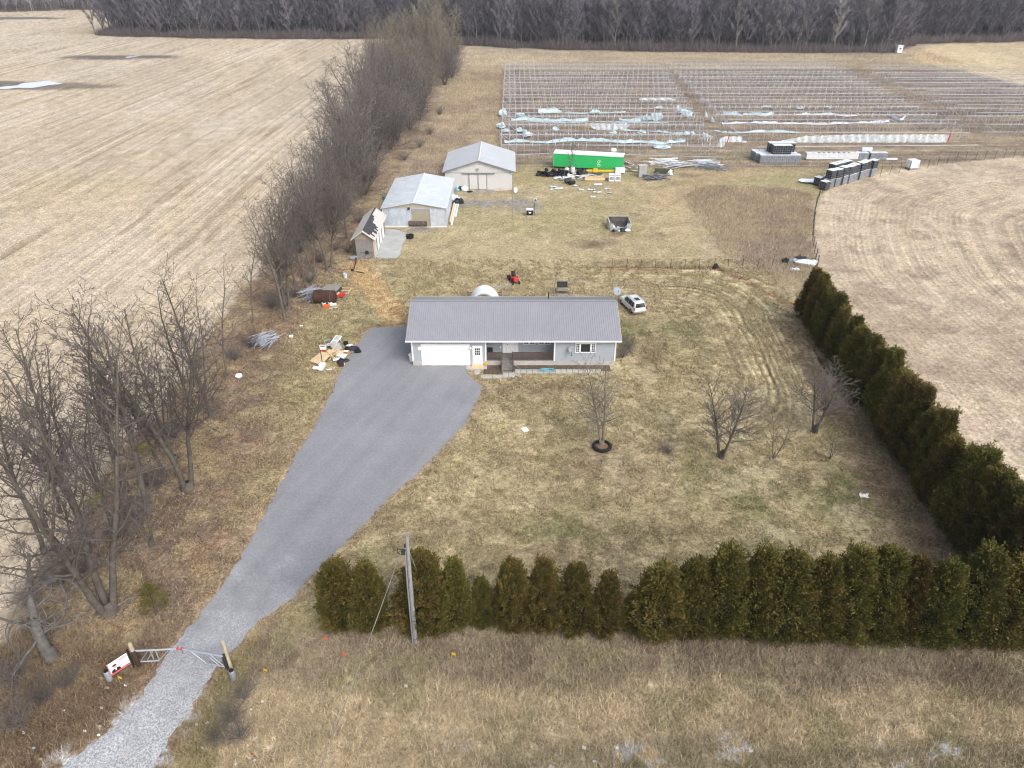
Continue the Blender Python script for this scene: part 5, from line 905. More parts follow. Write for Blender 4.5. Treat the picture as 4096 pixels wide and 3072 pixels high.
for x in (Lt - 1.5, Lt - 2.8): b = MB(); b.lathe((x, .45, .5), [(.2, -.2), (.5, -.2), (.5, .2), (.2, .2)], 16, 'y'); part('wheel', b, M['rubber'], t)
cu = bpy.data.curves.new('letter', 'FONT'); cu.body = 'g'; cu.size = 1.75; cu.extrude = .008; lo_ = bpy.data.objects.new('lettering_curve', cu); COL.objects.link(lo_); dg = bpy.context.evaluated_depsgraph_get(); me = bpy.data.meshes.new_from_object(lo_.evaluated_get(dg)); bpy.data.objects.remove(lo_)
me.transform(Matrix.Translation((Lt * .63, -.012, 1.28)) @ Matrix.Rotation(R(90), 4, 'X')); me.materials.clear(); me.materials.append(M['green_letter']); lt = link('lettering', me, t)
b = MB()
for i in range(11): b.box((Lt * (.52 + .035 * i), -.006, 1.35 + .05 * math.sin(i * 2.2)), (.12, .012, .3 if i % 3 else .15), ry=.4 * math.sin(i))
for i in range(8): b.box((Lt * (.62 + .011 * i), -.006, 2.3), (.10, .012, .16 + .05 * (i % 2)), ry=.3 * math.sin(i * 3))
part('faded_lettering', b, mat('green_fade', (.08, .45, .17), .5, var=.1), t)
X, Y = G(2457, 622); 
b = MB((TX0 + Lt * .87, TY0 + 1, TH_)); b.box((TX0 + Lt * .87, TY0 + .9, TH_ + .36), (.95, .9, .5)); tag(b.build('white_crate', M['white_paint'], bevel=.03), 'white crate standing on the green trailer roof', 'crate')
X, Y = G(2405, 690); t = thing('steel_beam', 'yellow painted steel beam lying in front of the green trailer', 'beam', (X, Y - .3, 0)); b = MB((X, Y - .3, 0)); b.box((X + .2, Y - .3, .45), (6.2, .25, .32), rz=-.05); b.box((X - 1.2, Y - .45, .55), (.8, .3, .7), rz=-.05); part('beam', b, M['yellow'], t)
rr = random.Random(21)
for i in range(46):
    u_ = rr.random() ** .8; px = 2145 + 150 * u_; py = 700 - rr.uniform(-14, 8) * (0.3 + u_); X, Y = G(px, py); s = rr.uniform(.26, .42); b = MB((X, Y, 0)); q = rr.uniform(0, 3); h_ = .55 + .3 * rr.random(); zz = rr.choice((0, 0, .5)) * (u_ > .25)
    b.lathe((X, Y, s * .9 + zz), [(s * .6, -h_ / 2), (s * .85, h_ / 2), (s * .92, h_ / 2 + .05), (s * .8, h_ / 2 + .05), (s * .7, 0)], 10, rr.choice('xyz'), rz=q); tag(b.build('plant_pot', M['black_plastic']), 'black plastic pot in the heap before the green trailer', 'plant pot', 'black pots heaped by the trailer')
for i, (p, s, lb) in enumerate([((2267, 700), 1.15, 'white plastic drum standing among black pots, nearest the barn'), ((2290, 697), 1.15, 'white plastic drum standing among black pots, nearest the tarpaulin'), ((2274, 716), .8, 'small white drum lying at the foot of the pot heap')]): X, Y = G(*p); b = MB((X, Y, 0)); b.lathe((X, Y, 0), [(.36 * s, 0), (.38 * s, .5), (.38 * s, 1.05 * s), (.3 * s, 1.2 * s), (.1, 1.22 * s)], 14); tag(b.build('plastic_drum', M['white_plastic'], smooth=False), lb, 'drum')
X, Y = G(2326, 705); b = MB((X, Y, 0)); b.blob((X, Y, .5), (1.1, .8, 1.0), 3, .16, 12, 7); tag(b.build('tarpaulin', M['tarp_black']), 'dark grey tarpaulin draped over a heap before the green trailer', 'tarpaulin')
rr = random.Random(33)
def heap(name, label, cat, grp, n, px, py, lens, w_, mts, dirs, hmax=.6):
    for i in range(n):
        X, Y = G(rr.uniform(*px), rr.uniform(*py)); L_ = rr.uniform(*lens); q = rr.uniform(*dirs); z = .06 + rr.random() * hmax; mt = rr.choice(mts); b = MB((X, Y, 0)); b.box((X, Y, z), (L_, rr.uniform(*w_), rr.uniform(.04, .12)), rz=q, ry=rr.uniform(-.1, .1)); lb = label % {'paper': 'white', 'tarp_white': 'off-white', 'white_paint': 'white', 'pale_wood': 'pale tan', 'weathered_wood': 'weathered brown', 'grey_wood': 'grey', 'galvanised': 'silvery', 'dark_metal': 'dark', 'grey_board': 'grey brown', 'rust': 'rust brown'}[mt]; tag(b.build(name, M[mt]), lb, cat, grp)
heap('board', '%s board in the scrap heap before the green trailer', 'board', 'boards heaped by the trailer', 40, (2225, 2425), (704, 722), (1.4, 4.0), (.15, .5), ['paper', 'tarp_white', 'white_paint', 'pale_wood', 'weathered_wood', 'galvanised', 'dark_metal'], (-.5, .5), .5)
heap('board', '%s board thrown down at the trailer end', 'board', 'boards at the trailer end', 14, (2490, 2540), (655, 690), (1.5, 3.5), (.1, .25), ['weathered_wood', 'grey_board', 'rust', 'paper'], (-1.2, -.3), .25)
for i, px in enumerate((2445, 2469)):
    X, Y = G(px, 724); t = thing('kitchen_cooker', 'white enamel cooker standing on the grass, %s' % ('beside the boards' if i == 0 else 'the outer one of two'), 'cooker', (X, Y, 0)); b = MB((X, Y, 0)); b.box((X, Y, .72), (1.0, .8, 1.4)); part('body', b, M['white_paint'], t, bevel=.03); b = MB((X, Y, 0)); b.box((X, Y - .41, .6), (.75, .04, .55)); part('oven_door', b, M['grey_metal'], t); b = MB((X, Y, 0)); b.box((X, Y - .42, 1.2), (.85, .03, .16)); part('control_panel', b, M['grey_metal'], t)
X, Y = G(2475, 693); b = MB((X, Y, 0)); b.box((X + .2, Y, .6), (1.9, .9, .95), ry=.05); tag(b.build('chest_freezer', M['white_plastic'], bevel=.06), 'white chest freezer at the end of the yellow beam', 'freezer')
X, Y = G(2378, 720); b = MB((X, Y, 0)); b.span((X - 1.9, Y - .5, .05), (X + 1.9, Y - .44, .6)); b.span((X - 1.9, Y + .5, .05), (X + 1.9, Y + .56, .6)); b.span((X - 1.9, Y - .44, .05), (X - 1.84, Y + .5, .6)); b.span((X + 1.84, Y - .44, .05), (X + 1.9, Y + .5, .6)); b.box((X, Y, .64), (3.2, .2, .06), rz=.25); b.box((X, Y, .68), (3.2, .15, .06), rz=-.25); tag(b.build('plywood_crate', M['pale_wood']), 'open brown plywood crate with crossed battens before the scrap boards', 'crate')
for (p, s, mt, lb) in [((2272, 732), .4, 'dark_metal', 'dark grey barrel on its side on the grass before the pots'), ((2287, 738), .36, 'rubber', 'small black barrel end tipped on the grass')]: X, Y = G(*p); b = MB((X, Y, 0)); b.lathe((X, Y, s), [(s * .9, -.6), (s, -.5), (s, .5), (s * .9, .6)], 12, 'x', rz=.4); tag(b.build('barrel', M[mt]), lb, 'barrel')
scrap('metal_sheet', 'white metal sheet lying flat in front of the plywood crate', (2392, 738), (1.5, .6), 'paper', .1, cat='panel')
for i, (px, py, w_) in enumerate([(2210, 748, 2.6), (2235, 755, 2.4), (2300, 745, 1.4), (2325, 760, 1.6), (2365, 760, 2.2), (2390, 770, 2.4), (2372, 790, 1.6), (2438, 773, 1.6), (2428, 757, 1.4), (2205, 760, 1.2)]): scrap('plastic_scrap', 'ragged cyan-white plastic scrap strewn on the grass before the green trailer', (px, py), (w_ * .62, .6, .22), 'cyan_plastic', kind='crumple', seed=40 + i, group='plastic scraps before the trailer')
X, Y = G(2567, 706); b = MB((X, Y, 0)); t = thing('wooden_cabinet', 'upright grey weathered wooden cabinet alone on the grass', 'cabinet', (X, Y, 0), R(5)); b = MB(); b.box((0, 0, 1.05), (1.5, 1.1, 2.1)); part('body', b, M['grey_wood'], t); b = MB(); b.box((0, 0, 2.14), (1.6, 1.2, .08)); part('top', b, M['concrete'], t)
for s in (-1, 1): b = MB(); b.box((s * .37, -.57, 1.05), (.7, .04, 1.95)); part('door', b, M['grey_wood'], t)
rr = random.Random(8); mk('slate_board', (.135, .145, .165), .8, var=.25, scale=2, rnd=.25)
for i in range(22): X, Y = G(2595 + rr.random() * 66, 722 - rr.random() * 16); b = MB((X, Y, 0)); q = rr.uniform(.6, 1.0) if i % 3 else rr.uniform(-.6, .2); b.box((X, Y, .12 + .06 * (i % 9)), (2.6, .38, .07), rz=q, ry=rr.uniform(-.1, .1)); tag(b.build('slate_board', M['slate_board']), 'dark grey board in the untidy stack beside the wooden cabinet', 'board', 'dark boards in the untidy stack')
X, Y = G(2655, 693); b = MB((X, Y, 0)); b.box((X, Y, .45), (3.6, .7, .8), rz=-.25); tag(b.build('mossy_trough', mat('moss_green', (.07, .085, .045), .9, var=.4), bevel=.05), 'dark mossy trough behind the stack of dark boards', 'trough'); X, Y = G(2680, 702); b = MB((X, Y, 0)); b.blob((X, Y, .4), (.5, .4, .7), 5, .2); tag(b.build('sack', M['tarp_white']), 'whitish sack slumped at the end of the mossy trough', 'sack')
# ---------------------------------------------------------------- loose steel tube heaps: every tube is a thing
def tubes(lab, grp, c, n, L_, spread, ang, hgt, r_, mt, seed, fan=0.25, name='steel_tube'):
    rr = random.Random(seed); X0, Y0 = c
    for i in range(n):
        a = rr.gauss(ang, fan); l = L_ * rr.uniform(.65, 1.1); u_, v_ = rr.gauss(0, 1) * spread[0], rr.gauss(0, 1) * spread[1]
        z = .06 + hgt * rr.random() * math.exp(-(u_ / (spread[0] * 2)) ** 2); dz = rr.uniform(-.12, .22) * l * .4; x = X0 + u_; y = Y0 + v_; b = MB((x, y, 0))
        za, zb = max(.05, z - dz), max(.05, z + dz); b.tube([(x - math.cos(a) * l / 2, y - math.sin(a) * l / 2, za), (x, y, (za + zb) / 2 + .05), (x + math.cos(a) * l / 2, y + math.sin(a) * l / 2, zb)], r_, 5); tag(b.build(name, M[mt]), lab, 'tube', grp)
tubes('grey steel tube in the tangled heap beside the leaf litter, nearest the road', 'tubes in the heap by the leaf litter', G(1056, 1372), 46, 2.5, (.55, .4), 1.2, .9, .032, 'pipe_grey', 3, .42)
tubes('grey steel tube in the spiky heap behind the rusty tank', 'tubes in the heap behind the rusty tank', G(1243, 1192), 46, 2.6, (.6, .45), 1.3, 1.2, .032, 'pipe_grey', 4, .5)
for (p, n, a, s, sd) in [((2665, 655), 26, .10, (1.2, .5), 5), ((2712, 668), 24, -.10, (1.3, .5), 6), ((2812, 662), 34, -.15, (1.2, .7), 7), ((2850, 676), 30, -.75, (1.0, .6), 8)]: tubes('pale steel tube in the long heaps between the cabinet and the worn track', 'pale tubes by the worn track', G(*p), n, 3.8, s, a, 1.0, .055, 'tarp_white' if sd % 2 else 'galvanised', sd, .16)
# ---------------------------------------------------------------- rusty tank, wooden box, barrow, buckets
X, Y = G(1297, 1222); Y += .75; t = thing('rusty_tank', 'dark rusty cylindrical tank lying on its side by the trees', 'tank', (X, Y, 0), R(-4)); b = MB(); b.lathe((0, 0, .82), [(.55, -1.35), (.78, -1.28), (.82, -1.2), (.82, 1.2), (.78, 1.28), (.55, 1.35)], 26, 'x'); part('shell', b, M['rust'], t); b = MB(); b.lathe((0, 0, .82), [(.825, .85), (.845, .87), (.845, .91), (.825, .93)], 26, 'x'); part('band', b, M['red_paint'] if False else mat('rust_pale', (.14, .085, .06), .9, var=.2), t)
X, Y = G(1326, 1178); t = thing('wooden_box', 'flat weathered wooden box with dark underside behind the rusty tank', 'box', (X, Y + .5, 0), R(-8)); b = MB(); b.box((0, 0, .35), (1.9, 1.9, .6)); part('body', b, M['dark_metal'], t); b = MB(); [b.box((-.82 + .33 * i, 0, .69), (.31, 2.0, .07)) for i in range(6)]; part('lid', b, M['weathered_wood'], t)
X, Y = G(1374, 1165); t = thing('pallet_frame', 'open tan timber frame lying beside the weathered box', 'frame', (X, Y, 0), R(-6)); b = MB(); [b.box((0, -.8 + .8 * i, .1), (1.8, .08, .1)) for i in range(3)]; b.box((.85, 0, .16), (.08, 1.7, .06)); b.box((-.85, 0, .16), (.08, 1.7, .06)); part('batten', b, M['pale_wood'], t)
X, Y = G(1362, 1194); t = thing('wheelbarrow', 'red wheelbarrow with pale load parked beside the weathered box', 'wheelbarrow', (X, Y, 0), R(20)); b = MB(); b.box((0, 0, .5), (1.0, .62, .34), taper=1.25); part('tray', b, M['red_paint'], t, bevel=.03); b = MB(); b.lathe((-.75, 0, .2), [(.06, -.05), (.2, -.05), (.2, .05), (.06, .05)], 12, 'y'); part('wheel', b, M['rubber'], t); b = MB()
for s in (-1, 1): b.tube([(-.75, s * .12, .22), (.4, s * .3, .42), (1.1, s * .33, .62)], .025, 5); b.tube([(.35, s * .28, .42), (.45, s * .28, .0)], .025, 5)
part('handle', b, M['weathered_wood'], t); b = MB(); b.box((-.25, 0, .72), (.5, .45, .08), ry=-.5); part('load', b, M['pale_wood'], t)
for i, (p, sz, mt, kd, lb, nm) in enumerate([((1297, 1222), (.24, .24, .42), 'white_plastic', 'can', 'white pail standing at the mouth of the rusty tank', 'pail'), ((1308, 1229), (.75, .35, .35), 'orange', 'box', 'orange plastic crate before the rusty tank', 'crate'), ((1322, 1222), (.26, .26, .5), 'white_plastic', 'can', 'white pail beside the orange crate', 'pail'), ((1338, 1222), (.5, .3, .3), 'white_plastic', 'box', 'white plastic box lying beyond the orange crate', 'plastic_box'), ((1341, 1231), (.5, .16, .1), 'tarp_white', 'box', 'flat whitish strip lying near the white plastic box', 'strip'), ((1324, 1235), (.4, .3, .12), 'cyan_plastic', 'crumple', 'pale crumpled wrapper before the orange crate', 'wrapper'), ((1382, 1111), (.25, .25, .6), 'cyan_plastic', 'can', 'pale blue pail alone beside the sandy track', 'pail'), ((1165, 1348), (.4, .3, .2), 'paper', 'box', 'white block lying alone on the leafy grass', 'block'), ((1206, 1305), (.35, .25, .15), 'paper', 'crumple', 'white scrap between the two grey tube heaps', 'paper_scrap'), ((958, 1508), (.4, .4, .3), 'paper', 'bag', 'pale stone under the tree row beside the lawn', 'stone'), ((1640, 952), (.55, .5, .5), 'rubber', 'can', 'black tub standing at the concrete pad edge', 'tub')]):
    scrap(nm, lb, p, sz, mt, kind=kd, seed=i, cat=nm.replace('_', ' '))
b = MB((*G(1412, 1084), 0)); p = [(*G(1426, 1030), .5), (*G(1424, 1050), .12), (*G(1416, 1078), .12)]; b.tube(p, .07, 6); b.tube([(*G(1412, 1086), .1), (*G(1462, 1096), .1)], .06, 6); b.lathe((*G(1410, 1086), .1), [(.1, 0), (.22, .1), (.2, .22), (.05, .25)], 8); tag(b.build('drain_pipe', M['rubber']), 'black bent drain pipe lying from the old shed corner', 'pipe')
X, Y = G(1415, 1037); b = MB((X, Y, 0)); b.box((X, Y, .3), (1.0, .5, .3), rz=.3); tag(b.build('engine_block', M['pipe_grey'], bevel=.05), 'grey engine block at the old shed corner', 'engine')
for i, (a, c, d_) in enumerate([((1508, 1010), (1575, 1008), 4), ((1560, 930), (1600, 938), 3), ((1570, 1012), (1584, 1008), 3)]): b = MB((*G(*a), 0)); pa, pb = G(*a), G(*c); b.tube([(*pa, .1), ((pa[0] + pb[0]) / 2, (pa[1] + pb[1]) / 2 + .25, .1), (*pb, .1)], .035, 5); tag(b.build('cable_piece', M['rubber']), ('long black cable curved across the concrete pad', 'short black cable on the concrete pad beside the zinc shed', 'stub of black cable at the pad edge')[i], 'cable')
# trough before the zinc shed, sacks, barn clutter
X, Y = G(1673, 906); Y -= .0; t = thing('rusty_trough', 'rusty brown cylinder roller lying across the zinc shed door', 'roller', (X, Y, 0)); b = MB((X, Y, 0)); b.lathe((X, Y, .52), [(.3, -1.45), (.5, -1.4), (.52, -1.2), (.52, 1.2), (.5, 1.4), (.3, 1.45)], 20, 'x'); part('drum', b, mk('rust_grey', (.10, .075, .065), .85, var=.6, scale=2.0), t)
for i, (p, sz, mt, lb) in enumerate([((1818, 806), (.9, .8, .8), 'tarp_white', 'white sack heaped behind the zinc shed corner'), ((1832, 808), (.8, .7, .7), 'cyan_plastic', 'cyan-white sack heaped behind the zinc shed corner'), ((1825, 814), (.8, .7, .6), 'tarp_black', 'black sack at the front of the heap behind the zinc shed'), ((1842, 813), (.7, .6, .6), 'tarp_black', 'black sack at the outer end of the heap behind the zinc shed'), ((1808, 793), (.9, .6, .5), 'tarp_white', 'pale sack pressed against the zinc shed end'), ((1832, 760), (.5, .4, .5), 'blue_plastic', 'blue barrel piece by the cream barn wall'), ((1843, 760), (.5, .4, .5), 'tarp_black', 'black bag by the cream barn wall'), ((1860, 761), (.7, .4, .6), 'tarp_white', 'white junk bundle by the cream barn doors'), ((1880, 768), (.5, .3, .15), 'rubber', 'dark flat mat before the cream barn doors')]): scrap('sack', lb, p, sz, mt, kind='bag', seed=60 + i, cat='sack')
X, Y = G(2000, 756); t = thing('hand_trolley', 'small dark hand trolley leaning at the cream barn front', 'trolley', (X, Y, 0)); b = MB((X, Y, 0)); b.tube([(X - .2, Y, .2), (X - .2, Y + .25, 1.4), (X + .2, Y + .25, 1.4), (X + .2, Y, .2)], .03, 5); b.box((X, Y - .15, .1), (.5, .35, .04)); part('frame', b, M['dark_metal'], t)
for s in (-1, 1): b = MB((X, Y, 0)); b.lathe((X + s * .28, Y + .05, .15), [(.04, -.04), (.15, -.04), (.15, .04), (.04, .04)], 10, 'x'); part('wheel', b, M['rubber'], t)
X, Y = G(2012, 762); b = MB((X, Y, 0)); b.box((X, Y, .06), (3.0, .2, .08), rz=.1); tag(b.build('board', M['pale_wood']), 'single pale board lying before the cream barn', 'board'); X, Y = G(2062, 768); b = MB((X, Y, 0)); b.lathe((X, Y, .35), [(.3, -.7), (.35, -.6), (.35, .6), (.3, .7)], 12, 'y'); tag(b.build('gas_cylinder', M['white_plastic'], smooth=False), 'white cylinder lying at the cream barn corner', 'cylinder')
X, Y = G(1545, 800); b = MB((X, Y, 0)); b.box((X, Y, .3), (1.4, .5, .3), rz=-.5, ry=.2); tag(b.build('green_panel', mat('panel_green', (.06, .22, .14), .6)), 'green panel propped behind the zinc shed roof', 'panel')
# ---------------------------------------------------------------- curb-side clear-out beside the drive
X, Y = G(1290, 1455); t = thing('yard_sign', 'white yard sign with dark strip and red lower half on a steel post', 'sign', (X, Y, 0)); H_ = high(1290, 1455, 1378); b = MB((X, Y, 0)); b.bar((X, Y, 0), (X, Y, H_ + .25), .06); part('post', b, M['rust'], t); b = MB((X, Y, 0)); b.box((X + .32, Y - .04, H_ - .3), (.66, .03, .55)); part('panel', b, M['paper'], t); b = MB((X, Y, 0)); b.box((X + .32, Y - .058, H_ - .17), (.5, .01, .13)); part('lettering', b, mat('sign_dark', (.25, .06, .08), .6), t); b = MB((X, Y, 0)); b.box((X + .36, Y - .04, H_ - .72), (.36, .03, .26)); part('lower_panel', b, M['red_paint'], t)
b = MB((*G(1285, 1462), 0)); 
for i, (p, r_, h_, lb) in enumerate([((1291, 1466), .42, .28, 'white sink basin at the yard sign foot, nearest the plywood'), ((1284, 1480), .40, .26, 'white sink basin at the yard sign foot, nearest the road'), ((1263, 1477), .32, .2, 'low white basin lying beside the two sink basins')]): X, Y = G(*p); b = MB((X, Y, 0)); b.lathe((X, Y, 0), [(r_ * .7, 0), (r_, h_), (r_ * .92, h_), (r_ * .6, .06), (.02, .05)], 16); tag(b.build('sink_basin', M['white_plastic'], smooth=False), lb, 'basin')
for i, (p, sz, q, tilt, mt, lb) in enumerate([((1280, 1438), (1.2, 1.9), -.55, .14, 'pale_wood', 'large tan plywood sheet sloping behind the yard sign'), ((1304, 1436), (.75, 2.2), -.45, .22, 'pale_wood', 'narrow orange-tan plywood sheet beside the large one'), ((1352, 1416), (1.2, .75), -.25, .2, 'pale_wood', 'plywood tabletop lying on the clear-out heap'), ((1346, 1398), (1.0, .9), .6, .5, 'grey_wood', 'grey-brown board leaning on the plywood tabletop'), ((1367, 1425), (1.1, .6), -.3, .05, 'paper', 'white sheet lying under the plywood tabletop'), ((1355, 1440), (1.2, .5), .3, .1, 'tarp_white', 'cream panel lying before the plywood tabletop'), ((1385, 1408), (.5, .3), 0, 0, 'paper', 'small white card beside the black bags'), ((1317, 1482), (.5, .18), .2, .1, 'paper', 'white strip on the grass beyond the sink basins')]):
    X, Y = G(*p); b = MB((X, Y, 0)); b.box((X, Y, .12 + abs(tilt) * sz[1] * .4), (sz[0], sz[1], .04), rz=q, rx=tilt); tag(b.build('wood_sheet' if 'wood' in mt else 'sheet_panel', M[mt]), lb, 'board')
rr = random.Random(14)
for i in range(9): X, Y = G(1318 + rr.random() * 34, 1443 - rr.random() * 32); b = MB((X, Y, 0)); b.box((X, Y, .14 + .06 * i), (1.5, .12, .05), rz=rr.uniform(.7, 1.7) if i % 3 else rr.uniform(2.2, 2.8), ry=rr.uniform(-.15, .15)); tag(b.build('batten', M['pale_wood']), 'tan wooden batten in the crossed pile beside the yard sign', 'batten', 'battens of the clear-out')
X, Y = G(1344, 1378); t = thing('sun_lounger', 'white framed mesh sun lounger with folded back by the drive', 'sun lounger', (X, Y, 0), R(-14)); b = MB()
for s in (-1, 1): b.bar((s * .34, -.9, .38), (s * .34, .9, .62), .06); b.bar((s * .34, -.7, 0), (s * .34, -.65, .42), .05); b.bar((s * .34, .6, 0), (s * .34, .5, .56), .05)
for y, z in ((-.9, .38), (0, .5), (.9, .62)): b.bar((-.34, y, z), (.34, y, z), .05)
part('frame', b, M['white_paint'], t); b = MB(); b.slab([(-.31, -.87, .39), (.31, -.87, .39), (.31, .87, .62), (-.31, .87, .62)], .015); part('mesh_seat', b, M['concrete'], t)
X, Y = G(1315, 1392); t = thing('folding_chair', 'white folding chair toppled beside the sun lounger', 'chair', (X, Y, 0), R(25)); b = MB()
for s in (-1, 1): b.bar((s * .28, -.5, .05), (s * .28, .45, .75), .05); b.bar((s * .28, .3, .0), (s * .28, -.35, .7), .05)
b.bar((-.28, .45, .75), (.28, .45, .75), .05); b.bar((-.28, -.35, .7), (.28, -.35, .7), .05); part('frame', b, M['galvanised'], t); b = MB(); b.box((0, -.02, .42), (.5, .45, .04), rx=.15); part('seat', b, M['concrete'], t)
for i, (p, sz, mt, kd, lb, nm) in enumerate([((1384, 1380), (.24, .24, .4), 'rubber', 'can', 'black pail beside the white basin on the grass by the drive', 'pail'), ((1400, 1388), (.42, .32, .22), 'tarp_white', 'bag', 'white bundle between the black pail and bags', 'bundle'), ((1407, 1397), (.5, .36, .3), 'tarp_black', 'bag', 'black bag in the middle of the bag cluster by the drive', 'bin_bag'), ((1424, 1399), (.45, .34, .3), mat('navy', (.03, .04, .08), .6), 'bag', 'dark navy bag in the bag cluster by the drive', 'bin_bag'), ((1430, 1410), (.4, .32, .32), 'rubber', 'bag', 'black bag nearest the drive edge', 'bin_bag'), ((1392, 1398), (.4, .3, .26), 'rubber', 'bag', 'black bag nearest the plywood tabletop', 'bin_bag'), ((1380, 1445), (.5, .35, .2), 'tarp_black', 'bag', 'flat black bag in front of the plywood tabletop', 'bin_bag'), ((1366, 1463), (.5, .45, .5), 'rust', 'box', 'brown cardboard box with white lining by the drive', 'box'), ((1362, 1452), (.3, .3, .4), 'rubber', 'bag', 'small black lump beside the brown box', 'bin_bag'), ((1369, 1458), (.22, .28, .3), 'paper', 'bag', 'white bundle poking out behind the brown box', 'bundle')]): scrap(nm, lb, p, sz, mt, kind=kd, seed=80 + i, cat=nm.replace('_', ' '))
# tarpaulins dumped at the weed edge
for i, (p, sz, mt, lb) in enumerate([((3224, 1056), (1.5, .8, .5), 'tarp_white', 'white tarpaulin heap at the edge of the tall weeds'), ((3198, 1042), (1.0, .7, .5), 'tarp_black', 'black sheeting heap beside the white tarpaulin at the weeds'), ((3180, 1048), (.9, .6, .35), 'grey_metal', 'grey sheeting heap beside the white tarpaulin at the weeds'), ((3140, 1050), (.5, .4, .5), 'tarp_black', 'small black bag apart from the tarpaulin heap'), ((3178, 1078), (.7, .4, .15), 'tarp_white', 'flat white scrap below the tarpaulin heap'), ((2862, 1072), (.45, .4, .45), 'rubber', 'black pail at the back lawn fence')]): scrap('tarpaulin', lb, p, sz, mt, kind='bag', seed=90 + i, cat='tarpaulin')
scrap('plastic_sheet', 'crumpled pale plastic sheet spread beside the slanting tank stack', (3255, 727), (5.5, 2.6, .5), 'tarp_white', kind='crumple', seed=5, cat='plastic sheet'); scrap('plastic_scrap', 'yellow scrap at the lawn corner by the side hedge', (3178, 1212), (.6, .4, .1), 'yellow', kind='crumple', seed=5)
# ================================================================ POLYTUNNEL FRAMES
mk('hoop_steel', (.44, .455, .50), .5, .2, var=.12, scale=2); mk('string_pink', (.60, .565, .56), .8, var=.1)
PITCHY, LEG, RISE = 9.9, 2.0, 1.75
def hoop_mesh(seed, bent=0.0, strings=True):
    rr = random.Random(seed); b = MB(); n = 10; sp = PITCHY - .25; pts = [(0, 0, 0), (rr.uniform(-.05, .05), 0, LEG)]
    for i in range(1, n): q = math.pi * i / n; pts.append((bent * math.sin(q) + rr.uniform(-.06, .06), sp / 2 - sp / 2 * math.cos(q), LEG + RISE * math.sin(q) ** .9))
    pts += [(rr.uniform(-.05, .05), sp, LEG), (0, sp, 0)]; b.tube(pts, .032, 4, cap=False)
    if strings:
        b.mi = 1
        for y in (.12, sp - .15): z = LEG + .35; b.slab([(-.06 + .09, y, z), (.06 + .09, y, z), (.05 + .13, y + .05, z - rr.uniform(.55, .85)), (-.05 + .1, y + .05, z - .5)], .01)
    o = b.build('hoop', [M['hoop_steel'], M['string_pink']]); me = o.data; bpy.data.objects.remove(o); return me
HOOPS = [hoop_mesh(i, rr_, True) for i, rr_ in enumerate((0, .1, -.12, .25))]; HOOPS_N = [hoop_mesh(9 + i, b_, False) for i, b_ in enumerate((0, .2))]
def pole_mesh(name, L_, r_):
    b = MB(); rr = random.Random(int(L_ * 10)); n = max(2, int(L_ / 6)); b.tube([(L_ * i / n, 0, rr.uniform(-.04, .04)) for i in range(n + 1)], r_, 4); o = b.build(name, M['hoop_steel']); me = o.data; bpy.data.objects.remove(o); return me
rr = random.Random(77)
def tunnel(label, grp, x0, x1, y, step, strings, wires=3):
    t = thing('tunnel_frame', label, 'tunnel frame', (x0, y, 0), 0, grp); n = int((x1 - x0) / step)
    for i in range(n + 1):
        if 0 < i < n and rr.random() < .035: continue
        h = link('hoop', rr.choice(HOOPS if strings else HOOPS_N), t, (i * step + rr.uniform(-.06, .06), 0, rr.uniform(-.12, .05))); h.rotation_euler = (rr.uniform(-.01, .01), rr.uniform(-.045, .045), rr.uniform(-.02, .02))
    L_ = n * step
    for (yy, z, r_) in ((0, LEG, .05), (PITCHY * .27, LEG + 1.25, .022), (PITCHY * .5, LEG + RISE, .03), (PITCHY * .73, LEG + 1.25, .022), (PITCHY - .25, LEG, .04), (.05, .12, .03)): link('purlin', pole_mesh('purlin', L_, r_), t, (0, yy, z))
    for xx in (0, L_):
        for yy, tilt, ll in ((0, 3.2, LEG), (PITCHY * .33, 3.2, LEG + 1.2), (PITCHY * .33, 0, LEG + 1.45), (PITCHY * .66, 0, LEG + 1.45)): b = MB(); b.tube([(xx + (tilt if xx == 0 else -tilt), yy, .02), (xx, yy, ll)], .035, 4); b.build('end_brace', M['hoop_steel'], t)
for i in range(12): tunnel('bare hoop tunnel frame in the block nearest the tree row, %s row from the trailer' % ORD[i], 'hoop frames nearest the tree row', -2.4 + rr.uniform(-.15, .15), 43.8 + i * .75, 152.6 + i * PITCHY, 1.62, True)
for i in range(11): tunnel('bare hoop tunnel frame in the middle block, %s row from the tanks' % ORD[i], 'hoop frames of the middle block', 49.5 + i * .5, 103.5 + i * .85, 164.2 + i * PITCHY, 1.75, i > 0)
for i in range(9): tunnel('bare hoop tunnel frame beside the far pale field, %s row from the stubble' % ORD[i], 'hoop frames beside the pale field', 110.5 + i * 1.05, 190 - i * 4.0, 172.5 + i * PITCHY, 1.9, i % 3 == 1)
